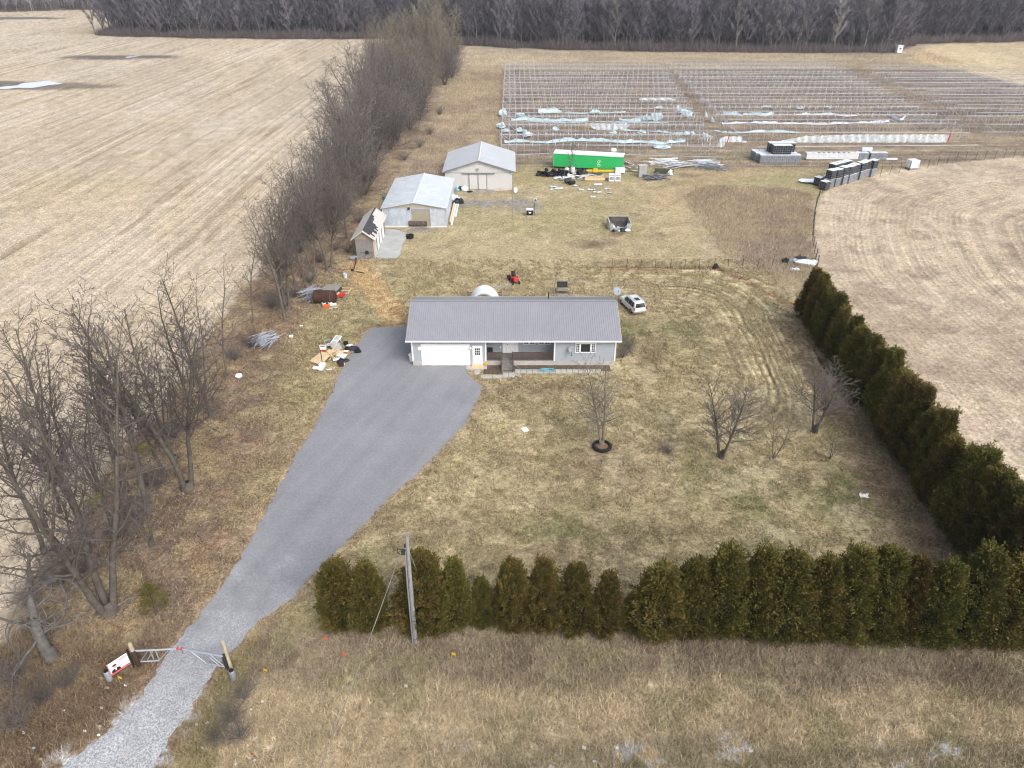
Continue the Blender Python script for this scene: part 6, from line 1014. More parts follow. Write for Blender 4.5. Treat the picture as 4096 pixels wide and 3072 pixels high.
# ---- plastic film left on the frames
def film_strip(label, pts, wdt, hgt, seed, mt='cyan_plastic', name='plastic_sheet', group=None, z0=0.05, n_per=1.1, hang=False):
    """crumpled ribbon of film along ground points"""
    rr = random.Random(seed); P = [Vector((*G(*p, z0), z0)) for p in pts]; line = []
    for a, c in zip(P[:-1], P[1:]):
        k = max(1, int((c - a).length / n_per)); line += [a.lerp(c, i / k) for i in range(k)]
    line.append(P[-1]); m = 6; vs = []; ph = rr.uniform(0, 9)
    for i, p in enumerate(line):
        wl = wdt * .78 * (.55 + .45 * math.sin(i * .7 + ph) * math.sin(i * .23 + 1) + rr.uniform(0, .35)) * (min(1, .4 + i * .3, .4 + (len(line) - 1 - i) * .3))
        for j in range(m): u_ = j / (m - 1) - .5; vs.append((p.x + rr.uniform(-.15, .15), p.y + u_ * wl + rr.uniform(-.1, .1), p.z + (rr.random() ** 1.5) * hgt * (1 - abs(2 * u_) ** 2) + .03))
    b = MB(tuple(P[0])); b.add(vs, [(i * m + j, i * m + j + 1, (i + 1) * m + j + 1, (i + 1) * m + j) for i in range(len(line) - 1) for j in range(m - 1)]); return tag(b.build(name, M[mt], smooth=True), label, 'plastic sheet', group)
S = film_strip
S('long crumpled plastic strip along the front edge of the block nearest the trees', [(2018, 571), (2060, 566), (2110, 568), (2180, 572), (2260, 564), (2330, 561), (2400, 565), (2480, 570), (2560, 568), (2640, 573), (2740, 568)], 2.6, .9, 1)
S('crumpled plastic strip between hoop rows ending at the hanging half disc', [(2045, 482), (2100, 480), (2170, 483), (2250, 484), (2352, 484)], 2.8, .9, 2); S('flat plastic strip lying just in front of the strip by the half disc', [(2100, 486), (2200, 489), (2280, 491), (2345, 488)], 1.6, .4, 12)
S('ragged plastic clumps in line behind the second strip', [(2155, 453), (2200, 450), (2245, 452)], 3.4, 1.4, 3); S('thin ribbon of plastic running on from the ragged clumps', [(2262, 453), (2330, 455), (2420, 453), (2500, 451)], 1.2, .5, 4)
S('plastic strip trailing from the torn tent of film', [(2475, 481), (2540, 482), (2600, 477), (2650, 470)], 2.6, .8, 5); S('thin plastic ribbon running on from the half disc', [(2482, 521), (2560, 524), (2640, 528), (2735, 538)], 1.3, .5, 6); S('thin plastic ribbon behind the half disc', [(2380, 488), (2460, 490), (2560, 490), (2670, 493)], 1.0, .35, 16)
S('long rolled plastic length lying in the middle block behind the film wall', [(2890, 497), (3000, 492), (3140, 496), (3300, 497), (3440, 492), (3555, 487)], 1.7, .6, 7, 'tarp_white'); S('ragged plastic strip at the near corner of the middle block', [(2890, 455), (2950, 463), (3010, 458), (3060, 464), (3092, 457)], 2.4, .8, 8); S('plastic strip in the middle of the middle block', [(3170, 461), (3260, 458), (3340, 460), (3380, 465), (3430, 463)], 2.2, .6, 9, 'tarp_white')
S('short plastic strip near the far rows of the middle block', [(3025, 431), (3060, 428), (3085, 429), (3088, 440)], 1.5, .6, 10); S('looping plastic strip draped at the middle block end', [(3548, 455), (3562, 470), (3590, 480), (3612, 478), (3618, 468)], 2.4, .9, 11, 'tarp_white'); S('plastic strip leading from the worn track along the film wall', [(2855, 524), (2890, 530), (2930, 533), (2990, 530), (3070, 526), (3200, 533)], 1.5, .6, 13)
for i, (px, py, w_, h_) in enumerate([(2012, 466, 2.0, 2.2), (2004, 514, 2.4, 1.6), (2022, 528, 2.0, 1.0), (2075, 529, 2.2, 1.3), (2100, 532, 1.6, .9), (2109, 549, 2.0, 1.6), (2221, 523, 1.8, 1.2), (2452, 537, 1.6, 1.2), (2566, 537, 1.8, 1.2), (2748, 541, 1.3, 1.1), (2768, 541, 1.3, 1.1), (2636, 437, 1.6, 1.2), (2733, 456, 1.8, 1.5), (2750, 468, 2.4, 2.0), (2082, 467, 2.6, 1.2), (2645, 592, 3.6, .8), (2376, 456, 2.6, 1.4), (3198, 436, 1.8, .8), (3310, 434, 1.8, .8), (2935, 461, 1.8, 1.2)]):
    X, Y = G(px, py); b = MB((X, Y, 0)); b.blob((X, Y, h_ * .3), (w_ * .5, w_ * .35, h_ * .45), 100 + i, .42, 10, 6); tag(b.build('plastic_bundle', M['cyan_plastic']), 'crumpled cyan plastic bundle lying among the bare hoops', 'plastic bundle', 'plastic bundles among the hoops')
def curtain(label, px0, px1, ybase, ytop, Y_, mt='film', shape=None, seed=0, n=24, grp=None):
    rr = random.Random(seed); x0, zt = at(px0, ytop, Y_); x1, _ = at(px1, ytop, Y_); _, zb = at((px0 + px1) / 2, ybase, Y_); b = MB((x0, Y_, 0)); m = 5; vs = []
    for i in range(n + 1):
        u_ = i / n; lo_, hi_ = shape(u_) if shape else (0, 1)
        for j in range(m): v_ = lo_ + (hi_ - lo_) * j / (m - 1); vs.append((x0 + (x1 - x0) * u_ + rr.uniform(-.05, .05), Y_ + .22 * math.sin(i * 1.9 + j) + rr.uniform(-.1, .1), zb + (zt - zb) * v_ + rr.uniform(-.04, .04)))
    b.add(vs, [(i * m + j, (i + 1) * m + j, (i + 1) * m + j + 1, i * m + j + 1) for i in range(n) for j in range(m - 1)]); return tag(b.build('plastic_curtain', M[mt], smooth=True), label, 'plastic sheet', grp)
curtain('pale half disc of film hanging from the hoop rail', 2355, 2522, 531, 494, 176.5, 'film', lambda u_: (1 - math.sin(math.pi * min(max(u_, .02), .98)) ** .6, 1), 1)
curtain('white film wall stretched along the front hoops of the middle block', 2970, 3795, 584, 538, 163.6, 'film_clear', lambda u_: (0.0, (.10 + .75 * min(1, (u_ / .30)) ** 1.6 if u_ < .3 else .88 + .12 * min(1, (u_ - .3) / .25)) if u_ > .06 else .55 - u_ * 7), 2, 90)
curtain('white film flap at the near corner of the middle block with reddish hem', 2898, 2970, 578, 540, 164.0, 'film', lambda u_: (.0, .85), 3, 10); curtain('torn white film tent, broad one, inside the block nearest the trees', 2604, 2646, 484, 450, 186, 'cyan_plastic', lambda u_: (.05 + .1 * math.sin(u_ * 9), 1 - .1 * abs(u_ - .5)), 4, 9); curtain('torn white film tent, narrow pointed one', 2570, 2592, 482, 450, 186, 'cyan_plastic', lambda u_: (0, .35 + .65 * u_), 5, 6)
curtain('pale film panel hanging high in the block nearest the trees', 2558, 2704, 402, 391, 205, 'film', lambda u_: (.1, 1), 6, 14); curtain('ragged film flag at the block end by the worn track', 2880, 2902, 590, 545, 158, 'film', lambda u_: (.2 * abs(u_ - .5), .8 + .2 * u_), 7, 6); curtain('long ragged film tatters hung at the end of the front rows', 2812, 2856, 572, 528, 163, 'film', lambda u_: (.5 * abs(math.sin(u_ * 12)), 1 - .45 * u_), 8, 12)
curtain('ragged film shred beside the worn track', 2822, 2836, 474, 443, 191, 'film', lambda u_: (0, 1 - u_ * .6), 9, 5); curtain('ragged film shred hung at a hoop end over the track', 2706, 2738, 448, 420, 196, 'cyan_plastic', lambda u_: (.35 * u_, .7 + .3 * math.sin(u_ * 6)), 10, 8); curtain('short film shred by the film wall start', 2846, 2870, 489, 465, 184, 'cyan_plastic', lambda u_: (0, 1 - u_), 11, 5)
X, Y = G(2902, 575); b = MB((X, Y, 0)); b.box((X + .6, Y + .5, 1.0), (.18, .1, 1.9), ry=.15); tag(b.build('red_batten', M['red_paint']), 'red hem batten on the near end of the film wall', 'batten'); X, Y = G(3792, 566); b = MB((X, Y, 0)); b.box((X, Y, 1.1), (.2, .12, 2.2)); tag(b.build('red_batten', M['red_paint']), 'red hem batten on the far end of the film wall', 'batten')
for (p, q, z, r_, lb) in [((2010, 578), (2884, 586), 1.2, .05, 'rail'), ((2484, 618), (2896, 629), .5, .05, 'rail'), ((2060, 620), (2210, 612), .5, .04, 'rail'), ((3033, 588), (3916, 580), .4, .05, 'rail'), ((3925, 528), (4200, 528), .4, .05, 'rail')]:
    a_ = G(*p, z); c_ = G(*q, z); b = MB((*a_, 0)); b.tube([(*a_, z), (*c_, z)], r_, 5)
    for i in range(9): u_ = i / 8; b.tube([(a_[0] + (c_[0] - a_[0]) * u_, a_[1] + (c_[1] - a_[1]) * u_, 0), (a_[0] + (c_[0] - a_[0]) * u_, a_[1] + (c_[1] - a_[1]) * u_, z)], .03, 4)
    tag(b.build('steel_rail', M['hoop_steel']), {2010: 'long low steel rail along the front of the hoops nearest the trees', 2484: 'low steel rail running from the green trailer end to the worn track', 2060: 'short low steel rail between the barn roof and the green trailer', 3033: 'low white rail in front of the film wall', 3925: 'low white rail in front of the hoops by the pale field'}[p[0]], 'rail')
# ================================================================ TREES
class TreeGen:
    def __init__(s, seed): s.rng = random.Random(seed); s.bins = {}
    def emit(s, grp, pts, rad, n): s.bins.setdefault((grp, len(pts), n), []).append((pts, rad))
    def mesh(s, grp, name, m):
        V = []; F = []; base = 0
        for (g, k, n), L_ in s.bins.items():
            if g != grp: continue
            P = np.array([a for a, _ in L_]); Rr = np.array([r for _, r in L_]); B = len(L_)
            T = np.empty_like(P); T[:, 1:-1] = P[:, 2:] - P[:, :-2]; T[:, 0] = P[:, 1] - P[:, 0]; T[:, -1] = P[:, -1] - P[:, -2]; T /= np.linalg.norm(T, axis=2, keepdims=True) + 1e-9
            d = P[:, -1] - P[:, 0]; ref = np.zeros((B, 3)); ax = np.argmin(np.abs(d), axis=1); ref[np.arange(B), ax] = 1; A = np.cross(T, ref[:, None, :]); A /= np.linalg.norm(A, axis=2, keepdims=True) + 1e-9; Bn = np.cross(A, T)
            q = 2 * np.pi * np.arange(n) / n; ring = P[:, :, None, :] + (A[:, :, None, :] * np.cos(q)[None, None, :, None] + Bn[:, :, None, :] * np.sin(q)[None, None, :, None]) * Rr[:, :, None, None]
            V.append(ring.reshape(-1, 3)); ids = base + np.arange(B * k * n).reshape(B, k, n); nx = np.roll(ids, -1, axis=2); F.append(np.stack([ids[:, :-1], nx[:, :-1], nx[:, 1:], ids[:, 1:]], -1).reshape(-1, 4)); base += B * k * n
        return np_mesh(name, np.concatenate(V), F, [m], smooth=True)
    def grow(s, p, d, L_, r, lvl, cfg):
        rg = s.rng; n = max(2, min(cfg['segs'][lvl], int(L_ / cfg['segl'][lvl]) + 1)); st = L_ / n; pts = [p]; rad = [r]; x, y, z = p; dx, dy, dz = d; w_ = cfg['wander'][lvl]; up = cfg['up'][lvl]; taper = cfg['taper'][lvl]; ds = [d]
        for i in range(n):
            dx += rg.gauss(0, w_); dy += rg.gauss(0, w_); dz += rg.gauss(0, w_) + up; q = math.sqrt(dx * dx + dy * dy + dz * dz); dx /= q; dy /= q; dz /= q
            x += dx * st; y += dy * st; z += dz * st
            if z < .15: z = .15
            pts.append((x, y, z)); rad.append(max(cfg['rmin'], r * (1 - taper * (i + 1) / n))); ds.append((dx, dy, dz))
        s.emit('trunk' if lvl <= cfg['trunk_lvl'] else 'crown', pts, rad, cfg['sides'][lvl])
        if lvl >= cfg['maxl']: return
        k = max(1, int(L_ * cfg['dens'][lvl] * rg.uniform(.8, 1.2))); t0 = cfg['t0'][lvl]; az = rg.uniform(0, 6.28)
        for i in range(k):
            t = t0 + (1 - t0) * (i + rg.random()) / k; f = t * n; a = min(int(f), n - 1); u_ = f - a; q = tuple(pts[a][c] + (pts[a + 1][c] - pts[a][c]) * u_ for c in range(3)); D = Vector(ds[a]); az += 2.4 + rg.uniform(-.5, .5); ang = math.radians(rg.uniform(*cfg['ang'][lvl]))
            o = D.orthogonal(); o.rotate(Matrix.Rotation(az, 3, D)); nd = D * math.cos(ang) + o * math.sin(ang)
            cl = cfg['len'][lvl] * rg.uniform(.65, 1.15) * ((1 - cfg['short'][lvl] * t) if lvl == 0 else (1 - .55 * t)) * (L_ if lvl else cfg['H']); s.grow(q, tuple(nd), cl, max(cfg['rmin'], (rad[a] * (1 - u_) + rad[a + 1] * u_) * cfg['rr'][lvl]), lvl + 1, cfg)
BASE = dict(segs=[9, 7, 5, 4, 2], segl=[1.2, .8, .5, .35, .3], wander=[.06, .10, .13, .16, .15], up=[.03, .11, .08, .05, .03], taper=[.82, .85, .8, .7, .5], sides=[9, 5, 4, 3, 3], rmin=.015, maxl=4, trunk_lvl=1, dens=[1.5, 2.1, 3.0, 4.0], t0=[.28, .15, .15, .12], ang=[(25, 55), (25, 55), (25, 60), (25, 60)], len=[.40, .48, .50, .52], short=[.55] * 4, rr=[.55, .55, .6, .65], H=16)
def make_tree(name, seed, H, stems, r0, lean=.12, bark='bark', twig='twig', **kw):
    cfg = dict(BASE); cfg.update(kw); cfg['H'] = H; tg = TreeGen(seed); rg = tg.rng
    for i in range(stems):
        a = 6.283 * i / stems + rg.uniform(-.5, .5); l = lean * (1 if stems > 1 else .35) * rg.uniform(.7, 1.3); d = Vector((math.cos(a) * l, math.sin(a) * l, 1)).normalized(); off = r0 * .9 if stems > 1 else 0
        tg.grow((math.cos(a) * off, math.sin(a) * off, -.15), tuple(d), H * rg.uniform(.86, 1.02), r0 * rg.uniform(.75, 1.0), 0, cfg)
    if stems > 1: tg.emit('trunk', [(0, 0, -.2), (0, 0, .25), (0, 0, .7)], [r0 * 2.2, r0 * 1.9, r0 * .9], 9)
    else: tg.emit('trunk', [(0, 0, -.2), (0, 0, .12), (0, 0, .5)], [r0 * 1.6, r0 * 1.3, r0 * .95], 9)
    t = thing(name, '', 'tree'); tr = link('trunk', tg.mesh('trunk', 'trunk', M[bark]), t); link('crown', tg.mesh('crown', 'crown', M[twig]), t); return t
P_ = {}
P_['maple3'] = make_tree('bare_tree', 1, 16.5, 3, .30, .22, dens=[1.3, 2.0, 2.8, 3.6], t0=[.2, .15, .15, .12])
P_['maple2'] = make_tree('bare_tree', 2, 17, 2, .27, .14); P_['tall1'] = make_tree('bare_tree', 3, 17, 1, .27, .2, t0=[.30, .15, .15, .12]); P_['tall2'] = make_tree('bare_tree', 4, 16, 1, .22, .3, t0=[.36, .15, .15, .12], len=[.34, .48, .50, .52])
P_['slim'] = make_tree('bare_tree', 5, 12, 1, .13, .25, t0=[.28, .15, .15, .12], len=[.30, .48, .5, .5], dens=[1.3, 2.2, 3.0, 3.6]); P_['slim2'] = make_tree('bare_tree', 6, 11, 2, .11, .15, len=[.28, .48, .5, .5], dens=[1.3, 2.2, 3.0, 3.4])
P_['bushy'] = make_tree('bare_tree', 7, 12.5, 6, .16, .36, t0=[.08, .08, .08, .1], len=[.44, .5, .5, .5], twig='thicket_twig', dens=[1.4, 2.3, 3.4, 2.6], rmin=.019, maxl=3); P_['bushy2'] = make_tree('bare_tree', 8, 10, 8, .11, .45, t0=[.05, .08, .08, .1], len=[.46, .5, .5, .5], twig='thicket_twig', dens=[1.5, 2.4, 3.4, 2.4], rmin=.019, maxl=3)
P_['ash'] = make_tree('bare_tree', 9, 15, 5, .16, .18, bark='ash_bark', twig='ash_bark', t0=[.12, .08, .08, .1], len=[.30, .5, .5, .5], dens=[2.0, 2.8, 3.6, 2.2], rmin=.022, maxl=3); P_['thorn'] = make_tree('bare_tree', 10, 6.5, 7, .08, .6, bark='ash_bark', twig='ash_bark', t0=[.1, .08, .08, .1], len=[.42, .5, .5, .5], dens=[2.0, 3.2, 4.4, 2.2], rmin=.017, maxl=3, wander=[.12, .18, .2, .2, .2])
P_['brush'] = make_tree('bare_tree', 12, 4.2, 9, .05, .6, twig='thicket_twig', t0=[.05, .1, .1, .1], dens=[3.0, 4.0, 4.4, 2.0], len=[.5, .5, .5, .5], rmin=.011, maxl=3)
P_['giant'] = make_tree('bare_tree', 13, 17, 7, .24, .42, t0=[.1, .1, .1, .1], len=[.36, .5, .5, .5], twig='thicket_twig', dens=[1.5, 2.3, 3.6, 2.6], rmin=.02, maxl=3)
CAT = {}
def plant(key, p, lb, h=1.0, rz=0, grp=None, w_=None, xy=None, cat='tree', name=None):
    X, Y = xy if xy else G(*p); o = P_[key]; sc = (h if w_ is None else w_, h if w_ is None else w_, h); o2 = put(o, (X, Y, 0), rz, lb, 1.0, grp); o2.scale = sc; o2['category'] = cat
    if name: o2.name = name
    return o2
# the row along the drive, nearest first
plant('maple3', (432, 2442), 'big multi-stemmed bare tree beside the road gate, stems fanning from one base', 1.08, 2.6); plant('maple2', (752, 1955), 'tall forked bare tree beside the drive where the paving narrows', 1.0, .4); plant('tall1', (590, 2030), 'tall bare tree deep in leaf litter behind the forked tree by the drive', .98, 1.0); plant('tall2', (505, 1950), 'bare tree deep in the row, between the yellow moss and the field', 1.0, 2.2); plant('tall1', (845, 1660), 'dark bare tree standing where leaf litter meets lawn, below the tube heap', .86, 4.1)
plant('tall2', (700, 1840), 'leaning bare tree in the row, behind the dark lawn-edge tree', .95, 3.4); plant('slim2', (650, 1790), 'twin slender bare tree beside the small moss patch', 1.1, .9); plant('maple2', (330, 2090), 'bare double-trunked tree next to the big yellow moss patch', .92, 5.2); plant('tall2', (180, 2210), 'bare tree between the dead tree and the field edge', .95, 1.7); plant('slim', (280, 1880), 'slim bare tree out on the stubble side of the row', 1.05, .2); plant('slim2', (610, 2180), 'twin slender bare tree between the big multi-stemmed tree and forked tree', .95, 2.9)
plant('slim', (905, 1512), 'slender bare tree above the tangled tube heap side of the row, nearest the lawn', 1.0, 1.3); plant('slim2', (820, 1560), 'twin slender bare tree behind the slender lawn-edge tree', 1.05, 4.6); plant('slim', (760, 1620), 'slim bare tree hidden mid row by the stubble', 1.15, 5.6); plant('slim', (1012, 1292), 'slim bare tree with pale foot behind the tangled tube heap', .92, .7)
plant('tall1', (1142, 1284), 'leaning bare tree at the lawn corner beyond the tangled tube heap', .84, 5.0); plant('maple2', (1152, 1238), 'bare twin-trunked tree right beside the spiky tube heap', .80, 2.4); plant('slim', (1228, 1172), 'straight dark tree standing against the spiky tube heap', .95, 3.3); plant('maple2', (1316, 1084), 'stout twin-trunked bare tree above the wooden box', .86, .3); plant('tall2', (1180, 1140), 'bare tree behind the stout twin-trunked one, stubble side', .85, 2.0); plant('slim2', (1255, 1090), 'slender twin bare tree between stout tree and stubble', 1.1, 1.1); plant('tall1', (1386, 953), 'straight bare tree left of the old shed', .66, 1.8); plant('slim', (1130, 1200), 'thin bare tree by the stubble behind the leaning corner tree', 1.0, 2.5)
for i, (px, py) in enumerate([(455, 2120), (520, 2060), (395, 1960), (660, 1900), (560, 1870), (720, 1720), (240, 2050)]): plant(('slim', 'tall2', 'slim2')[i % 3], (px, py), 'slim bare tree deep inside the near tree row, one of several among taller ones', 1.12 if i % 3 != 1 else .9, i * 1.3, 'slim trees inside the near row')
rr = random.Random(101)
# thicket behind the sheds
TH = [('bushy', 1420, 700, 1.0), ('giant', 1430, 650, .74), ('bushy2', 1350, 760, 1.0), ('thorn', 1400, 740, 1.0), ('bushy', 1290, 850, .78), ('bushy2', 1330, 900, .85), ('thorn', 1375, 860, .95), ('bushy', 1500, 640, .85), ('bushy2', 1560, 600, .9), ('bushy', 1480, 560, 1.0), ('bushy2', 1590, 560, .95), ('bushy', 1540, 500, 1.05), ('bushy2', 1640, 520, .9), ('bushy', 1620, 470, 1.0), ('bushy', 1460, 480, 1.05), ('giant', 1520, 430, .68), ('bushy2', 1680, 480, .8), ('bushy', 1560, 420, 1.05), ('ash', 1640, 420, .95), ('bushy', 1690, 430, .9), ('bushy', 1520, 380, 1.0), ('ash', 1590, 350, 1.0), ('bushy', 1660, 370, 1.0), ('ash', 1720, 380, .95), ('ash', 1560, 310, 1.0), ('ash', 1640, 310, 1.1), ('ash', 1710, 320, 1.15), ('ash', 1760, 310, 1.1), ('bushy', 1780, 340, .85), ('ash', 1610, 270, 1.05), ('ash', 1680, 265, 1.2), ('ash', 1740, 262, 1.25), ('ash', 1790, 275, 1.1), ('ash', 1500, 290, .85), ('bushy2', 1810, 310, .9), ('bushy', 1240, 960, .72), ('bushy2', 1200, 1010, .8), ('bushy2', 1460, 780, .75), ('thorn', 1320, 820, 1.0), ('bushy', 1380, 800, .8), ('thorn', 1430, 800, .9), ('bushy2', 1520, 560, .9)]
for i, (k, px, py, h) in enumerate(TH):
    lb = {'ash': 'pale tan bare tree in the far half of the thicket', 'thorn': 'low tangled pale grey bush at the thicket near the sheds'}.get(k, 'dark twiggy bare tree in the thicket along the stubble field'); plant(k, (px, py), lb, h * rr.uniform(.95, 1.12) * (1.22 if k != 'thorn' else 1.05), rr.uniform(0, 6.28), 'trees of the thicket: ' + ('pale' if k == 'ash' else 'thorn' if k == 'thorn' else 'dark'))
for i, (px, py, h) in enumerate([(1070, 1330, .5), (1000, 1390, .5), (940, 1440, .55), (1090, 1230, .6), (1180, 1190, .55), (1240, 1130, .6), (1280, 1050, .6), (1340, 1000, .55), (1390, 1010, .4), (560, 2080, .6), (620, 1950, .6), (700, 1750, .6), (480, 2150, .55), (250, 2330, .6), (120, 2420, .6), (330, 2290, .5), (1440, 890, .6), (1500, 700, .7), (1480, 740, .6), (1620, 640, .6), (1680, 590, .6), (1720, 540, .6), (1760, 460, .6), (60, 2720, .55), (180, 2800, .5), (80, 2900, .5), (280, 2740, .4), (930, 2880, .42), (985, 2790, .38), (960, 2950, .40), (860, 2960, .3)]):
    plant('brush', (px, py), 'tangle of low brown brush under the bare tree row' if px < 800 or py < 1500 else 'low brown bramble tangle on the road verge beside the drive', h, rr.uniform(0, 6.28), 'low brush along the trees' if not (px > 800 and py > 2000) else 'brambles beside the drive', cat='shrub', name='bramble_bush')
# dead grey tree by the road
cfg = dict(BASE); cfg.update(H=9.5, segs=[9, 12, 9, 5, 3], segl=[.8, .4, .3, .25, .2], wander=[.10, .22, .26, .25, .2], up=[0, -.035, -.05, -.04, 0], dens=[2.6, 1.7, 2.0, 0], maxl=3, len=[.55, .42, .45, .4], t0=[.18, .2, .15, .1], ang=[(50, 95), (35, 75), (30, 70), (30, 60)], rr=[.36, .5, .55, .6], rmin=.016, sides=[10, 6, 4, 3, 3])
tg = TreeGen(31); X, Y = G(205, 2628); tg.grow((0, 0, -.2), Vector((-.26, .10, 1)).normalized().to_tuple(), 7.6, .40, 0, cfg); tg.emit('trunk', [(0, 0, -.2), (0, 0, .2), (-.1, .05, .8)], [.54, .46, .39], 10)
t = thing('dead_tree', 'dead silvery tree with broken top and drooping bare limbs near the road gate', 'tree', (X, Y, 0)); link('trunk', tg.mesh('trunk', 'trunk', M['dead_trunk']), t); link('crown', tg.mesh('crown', 'crown', M['dead_bark']), t)
for i, (p, q, lb) in enumerate([((380, 2480), (640, 2330), 'fallen grey branch resting under the big multi-stemmed tree'), ((205, 2270), (245, 2255), 'short pale branch in the leaf litter by the dead tree'), ((990, 2605), (1010, 2630), 'pale broken stick on the verge beside the gate')]): a_ = G(*p); c_ = G(*q); b = MB((*a_, 0)); b.tube([(*a_, .12), ((a_[0] + c_[0]) / 2 + .1, (a_[1] + c_[1]) / 2, .22), (*c_, .1)], [.07, .05, .02], 6); tag(b.build('fallen_branch', M['dead_bark']), lb, 'branch')
# lawn trees
P_['birch'] = make_tree('lawn_tree', 41, 9.6, 2, .13, .05, bark='ash_bark', twig='birch_twig', t0=[.22, .15, .15, .1], len=[.34, .5, .5, .5], dens=[4.2, 3.0, 3.6, 3.4], up=[.03, .03, .03, .02, .02], rmin=.012, ang=[(35, 60), (25, 55), (25, 60), (25, 60)])
plant('birch', (2406, 1782), 'pale twin-stemmed bare lawn tree growing from a black tyre', 1.0, .3)
P_['apple'] = make_tree('lawn_tree', 42, 6.8, 3, .13, .30, twig='fruit_twig', t0=[.26, .12, .1, .1], len=[.46, .52, .52, .52], dens=[3.0, 3.4, 4.2, 4.4], rmin=.014, up=[.02, .045, .05, .04, .02], ang=[(28, 52), (25, 50), (25, 55), (25, 60)])
plant('apple', (2886, 1830), 'rounded bare lawn tree with paper scrap caught below, nearest the tyre tree', 1.12, .5); plant('apple', (3258, 1727), 'wide bare fruit tree crowding the side hedge', 1.0, 2.3, w_=1.15)
P_['sapling'] = make_tree('sapling', 43, 5, 2, .05, .2, t0=[.2, .12, .1, .1], len=[.35, .48, .5, .5], dens=[3.2, 3.6, 4.0, 3.0], rmin=.009); plant('sapling', (3093, 1834), 'thin bare sapling between the two rounded lawn trees', 1.0, .5); plant('sapling', (3318, 1836), 'tiny forked sapling below the wide fruit tree', .55, 2.0, w_=.8); plant('brush', (2668, 1812), 'little brown shrub alone on the front lawn', .36, .2, cat='shrub', name='lawn_shrub', grp='lawn shrub'); plant('brush', (2490, 1430), 'brown shrub growing at the house corner beside the picture window end', .5, 1.2, cat='shrub', name='corner_shrub', grp='corner shrub'); plant('brush', (2515, 1395), 'brown shrub along the house end wall', .42, 2.2, cat='shrub', name='corner_shrub', grp='corner shrub b')
P_['sapling2'] = make_tree('sapling', 44, 5.2, 1, .07, .2, t0=[.2, .1, .1, .1], len=[.34, .5, .5, .5], dens=[5, 4.5, 4.5, 2.4], rmin=.018); plant('sapling2', (2278, 702), 'small dark bare tree standing right in front of the green trailer', 1.1, .5)
# ================================================================ CEDARS
CED = attr_mat('cedar_leaf', .85, rnd=.28, hue=.022)
def cedar_mesh(seed, H, Rm, nclump=300, per=30, core=.66, ex=.52):
    rg = np.random.RandomState(seed); t = rg.rand(nclump) ** .85; prof = lambda u_: np.clip(np.minimum(1.0, .55 + 2.2 * u_) * np.clip(1.0 - u_, 0, 1) ** ex * 1.12, 0, 1)
    ph = rg.rand(4) * 6.28; az = rg.rand(nclump) * 2 * np.pi; lump = 1 + .15 * np.sin(3 * az + ph[0] + 5 * t) + .12 * np.sin(7 * t * 2 + ph[1] + az); rr_ = Rm * prof(t) * lump * (.66 + .34 * rg.rand(nclump)); c = np.stack([np.cos(az) * rr_, np.sin(az) * rr_, t * H * .97 + .1], -1)
    tone = rg.rand(nclump); cc = np.repeat(c, per, 0); n = len(cc); fd = np.stack([np.cos(az) * .75, np.sin(az) * .75, .55 + .5 * rg.rand(nclump)], -1) + rg.normal(0, .25, (nclump, 3)); fl_ = rg.uniform(-.30, .50, (n, 1)) * np.repeat(rg.uniform(.7, 1.25, (nclump, 1)), per, 0); p = cc + np.repeat(fd, per, 0) * fl_ + rg.normal(0, 1, (n, 3)) * (.17 - .22 * np.clip(fl_, 0, .5)); azp = np.arctan2(p[:, 1], p[:, 0])
    out = np.stack([np.cos(azp), np.sin(azp), np.full(n, .9)], -1) + rg.normal(0, .55, (n, 3)); out /= np.linalg.norm(out, axis=1, keepdims=True); side = np.cross(out, rg.normal(0, 1, (n, 3))); side /= np.linalg.norm(side, axis=1, keepdims=True) + 1e-9
    L_ = (.085 + .085 * rg.rand(n))[:, None]; W = (.020 + .020 * rg.rand(n))[:, None]; base = p - out * L_ * .4; V = np.stack([base - side * W * .3, base + side * W * .3, base + out * L_ * .75 + side * W, base + out * L_ * 1.15, base + out * L_ * .75 - side * W], 1).reshape(-1, 3); F = np.arange(n * 5).reshape(n, 5)
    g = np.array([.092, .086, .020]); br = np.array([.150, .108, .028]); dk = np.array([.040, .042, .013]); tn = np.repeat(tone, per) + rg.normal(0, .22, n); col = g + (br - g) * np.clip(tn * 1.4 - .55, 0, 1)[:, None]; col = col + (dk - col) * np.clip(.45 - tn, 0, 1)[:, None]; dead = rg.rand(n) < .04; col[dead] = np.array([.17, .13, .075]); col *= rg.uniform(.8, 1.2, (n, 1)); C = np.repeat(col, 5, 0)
    # inner twig mass
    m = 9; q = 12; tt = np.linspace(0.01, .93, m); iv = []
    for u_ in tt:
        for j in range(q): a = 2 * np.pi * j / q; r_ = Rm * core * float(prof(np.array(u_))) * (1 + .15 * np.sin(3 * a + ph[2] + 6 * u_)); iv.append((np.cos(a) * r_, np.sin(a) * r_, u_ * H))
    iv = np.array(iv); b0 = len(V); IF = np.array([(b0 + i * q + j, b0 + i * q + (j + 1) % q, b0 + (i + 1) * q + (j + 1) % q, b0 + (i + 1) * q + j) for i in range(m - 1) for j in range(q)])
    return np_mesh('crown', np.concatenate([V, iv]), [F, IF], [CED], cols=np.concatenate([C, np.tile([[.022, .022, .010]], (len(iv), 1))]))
def cedar_proto(seed, H, Rm, **k):
    t = thing('cedar', '', 'cedar'); link('crown', cedar_mesh(seed, H, Rm, **k), t); b = MB(); b.tube([(0, 0, -.1), (0, 0, H * .5)], [.12, .05], 6); b.build('trunk', M['bark'], t); return t
CP = [cedar_proto(200 + i, 6.4, 1.5 + .1 * (i % 3), nclump=520, per=84, ex=(.5, .72, .6, .85, .55)[i]) for i in range(5)]
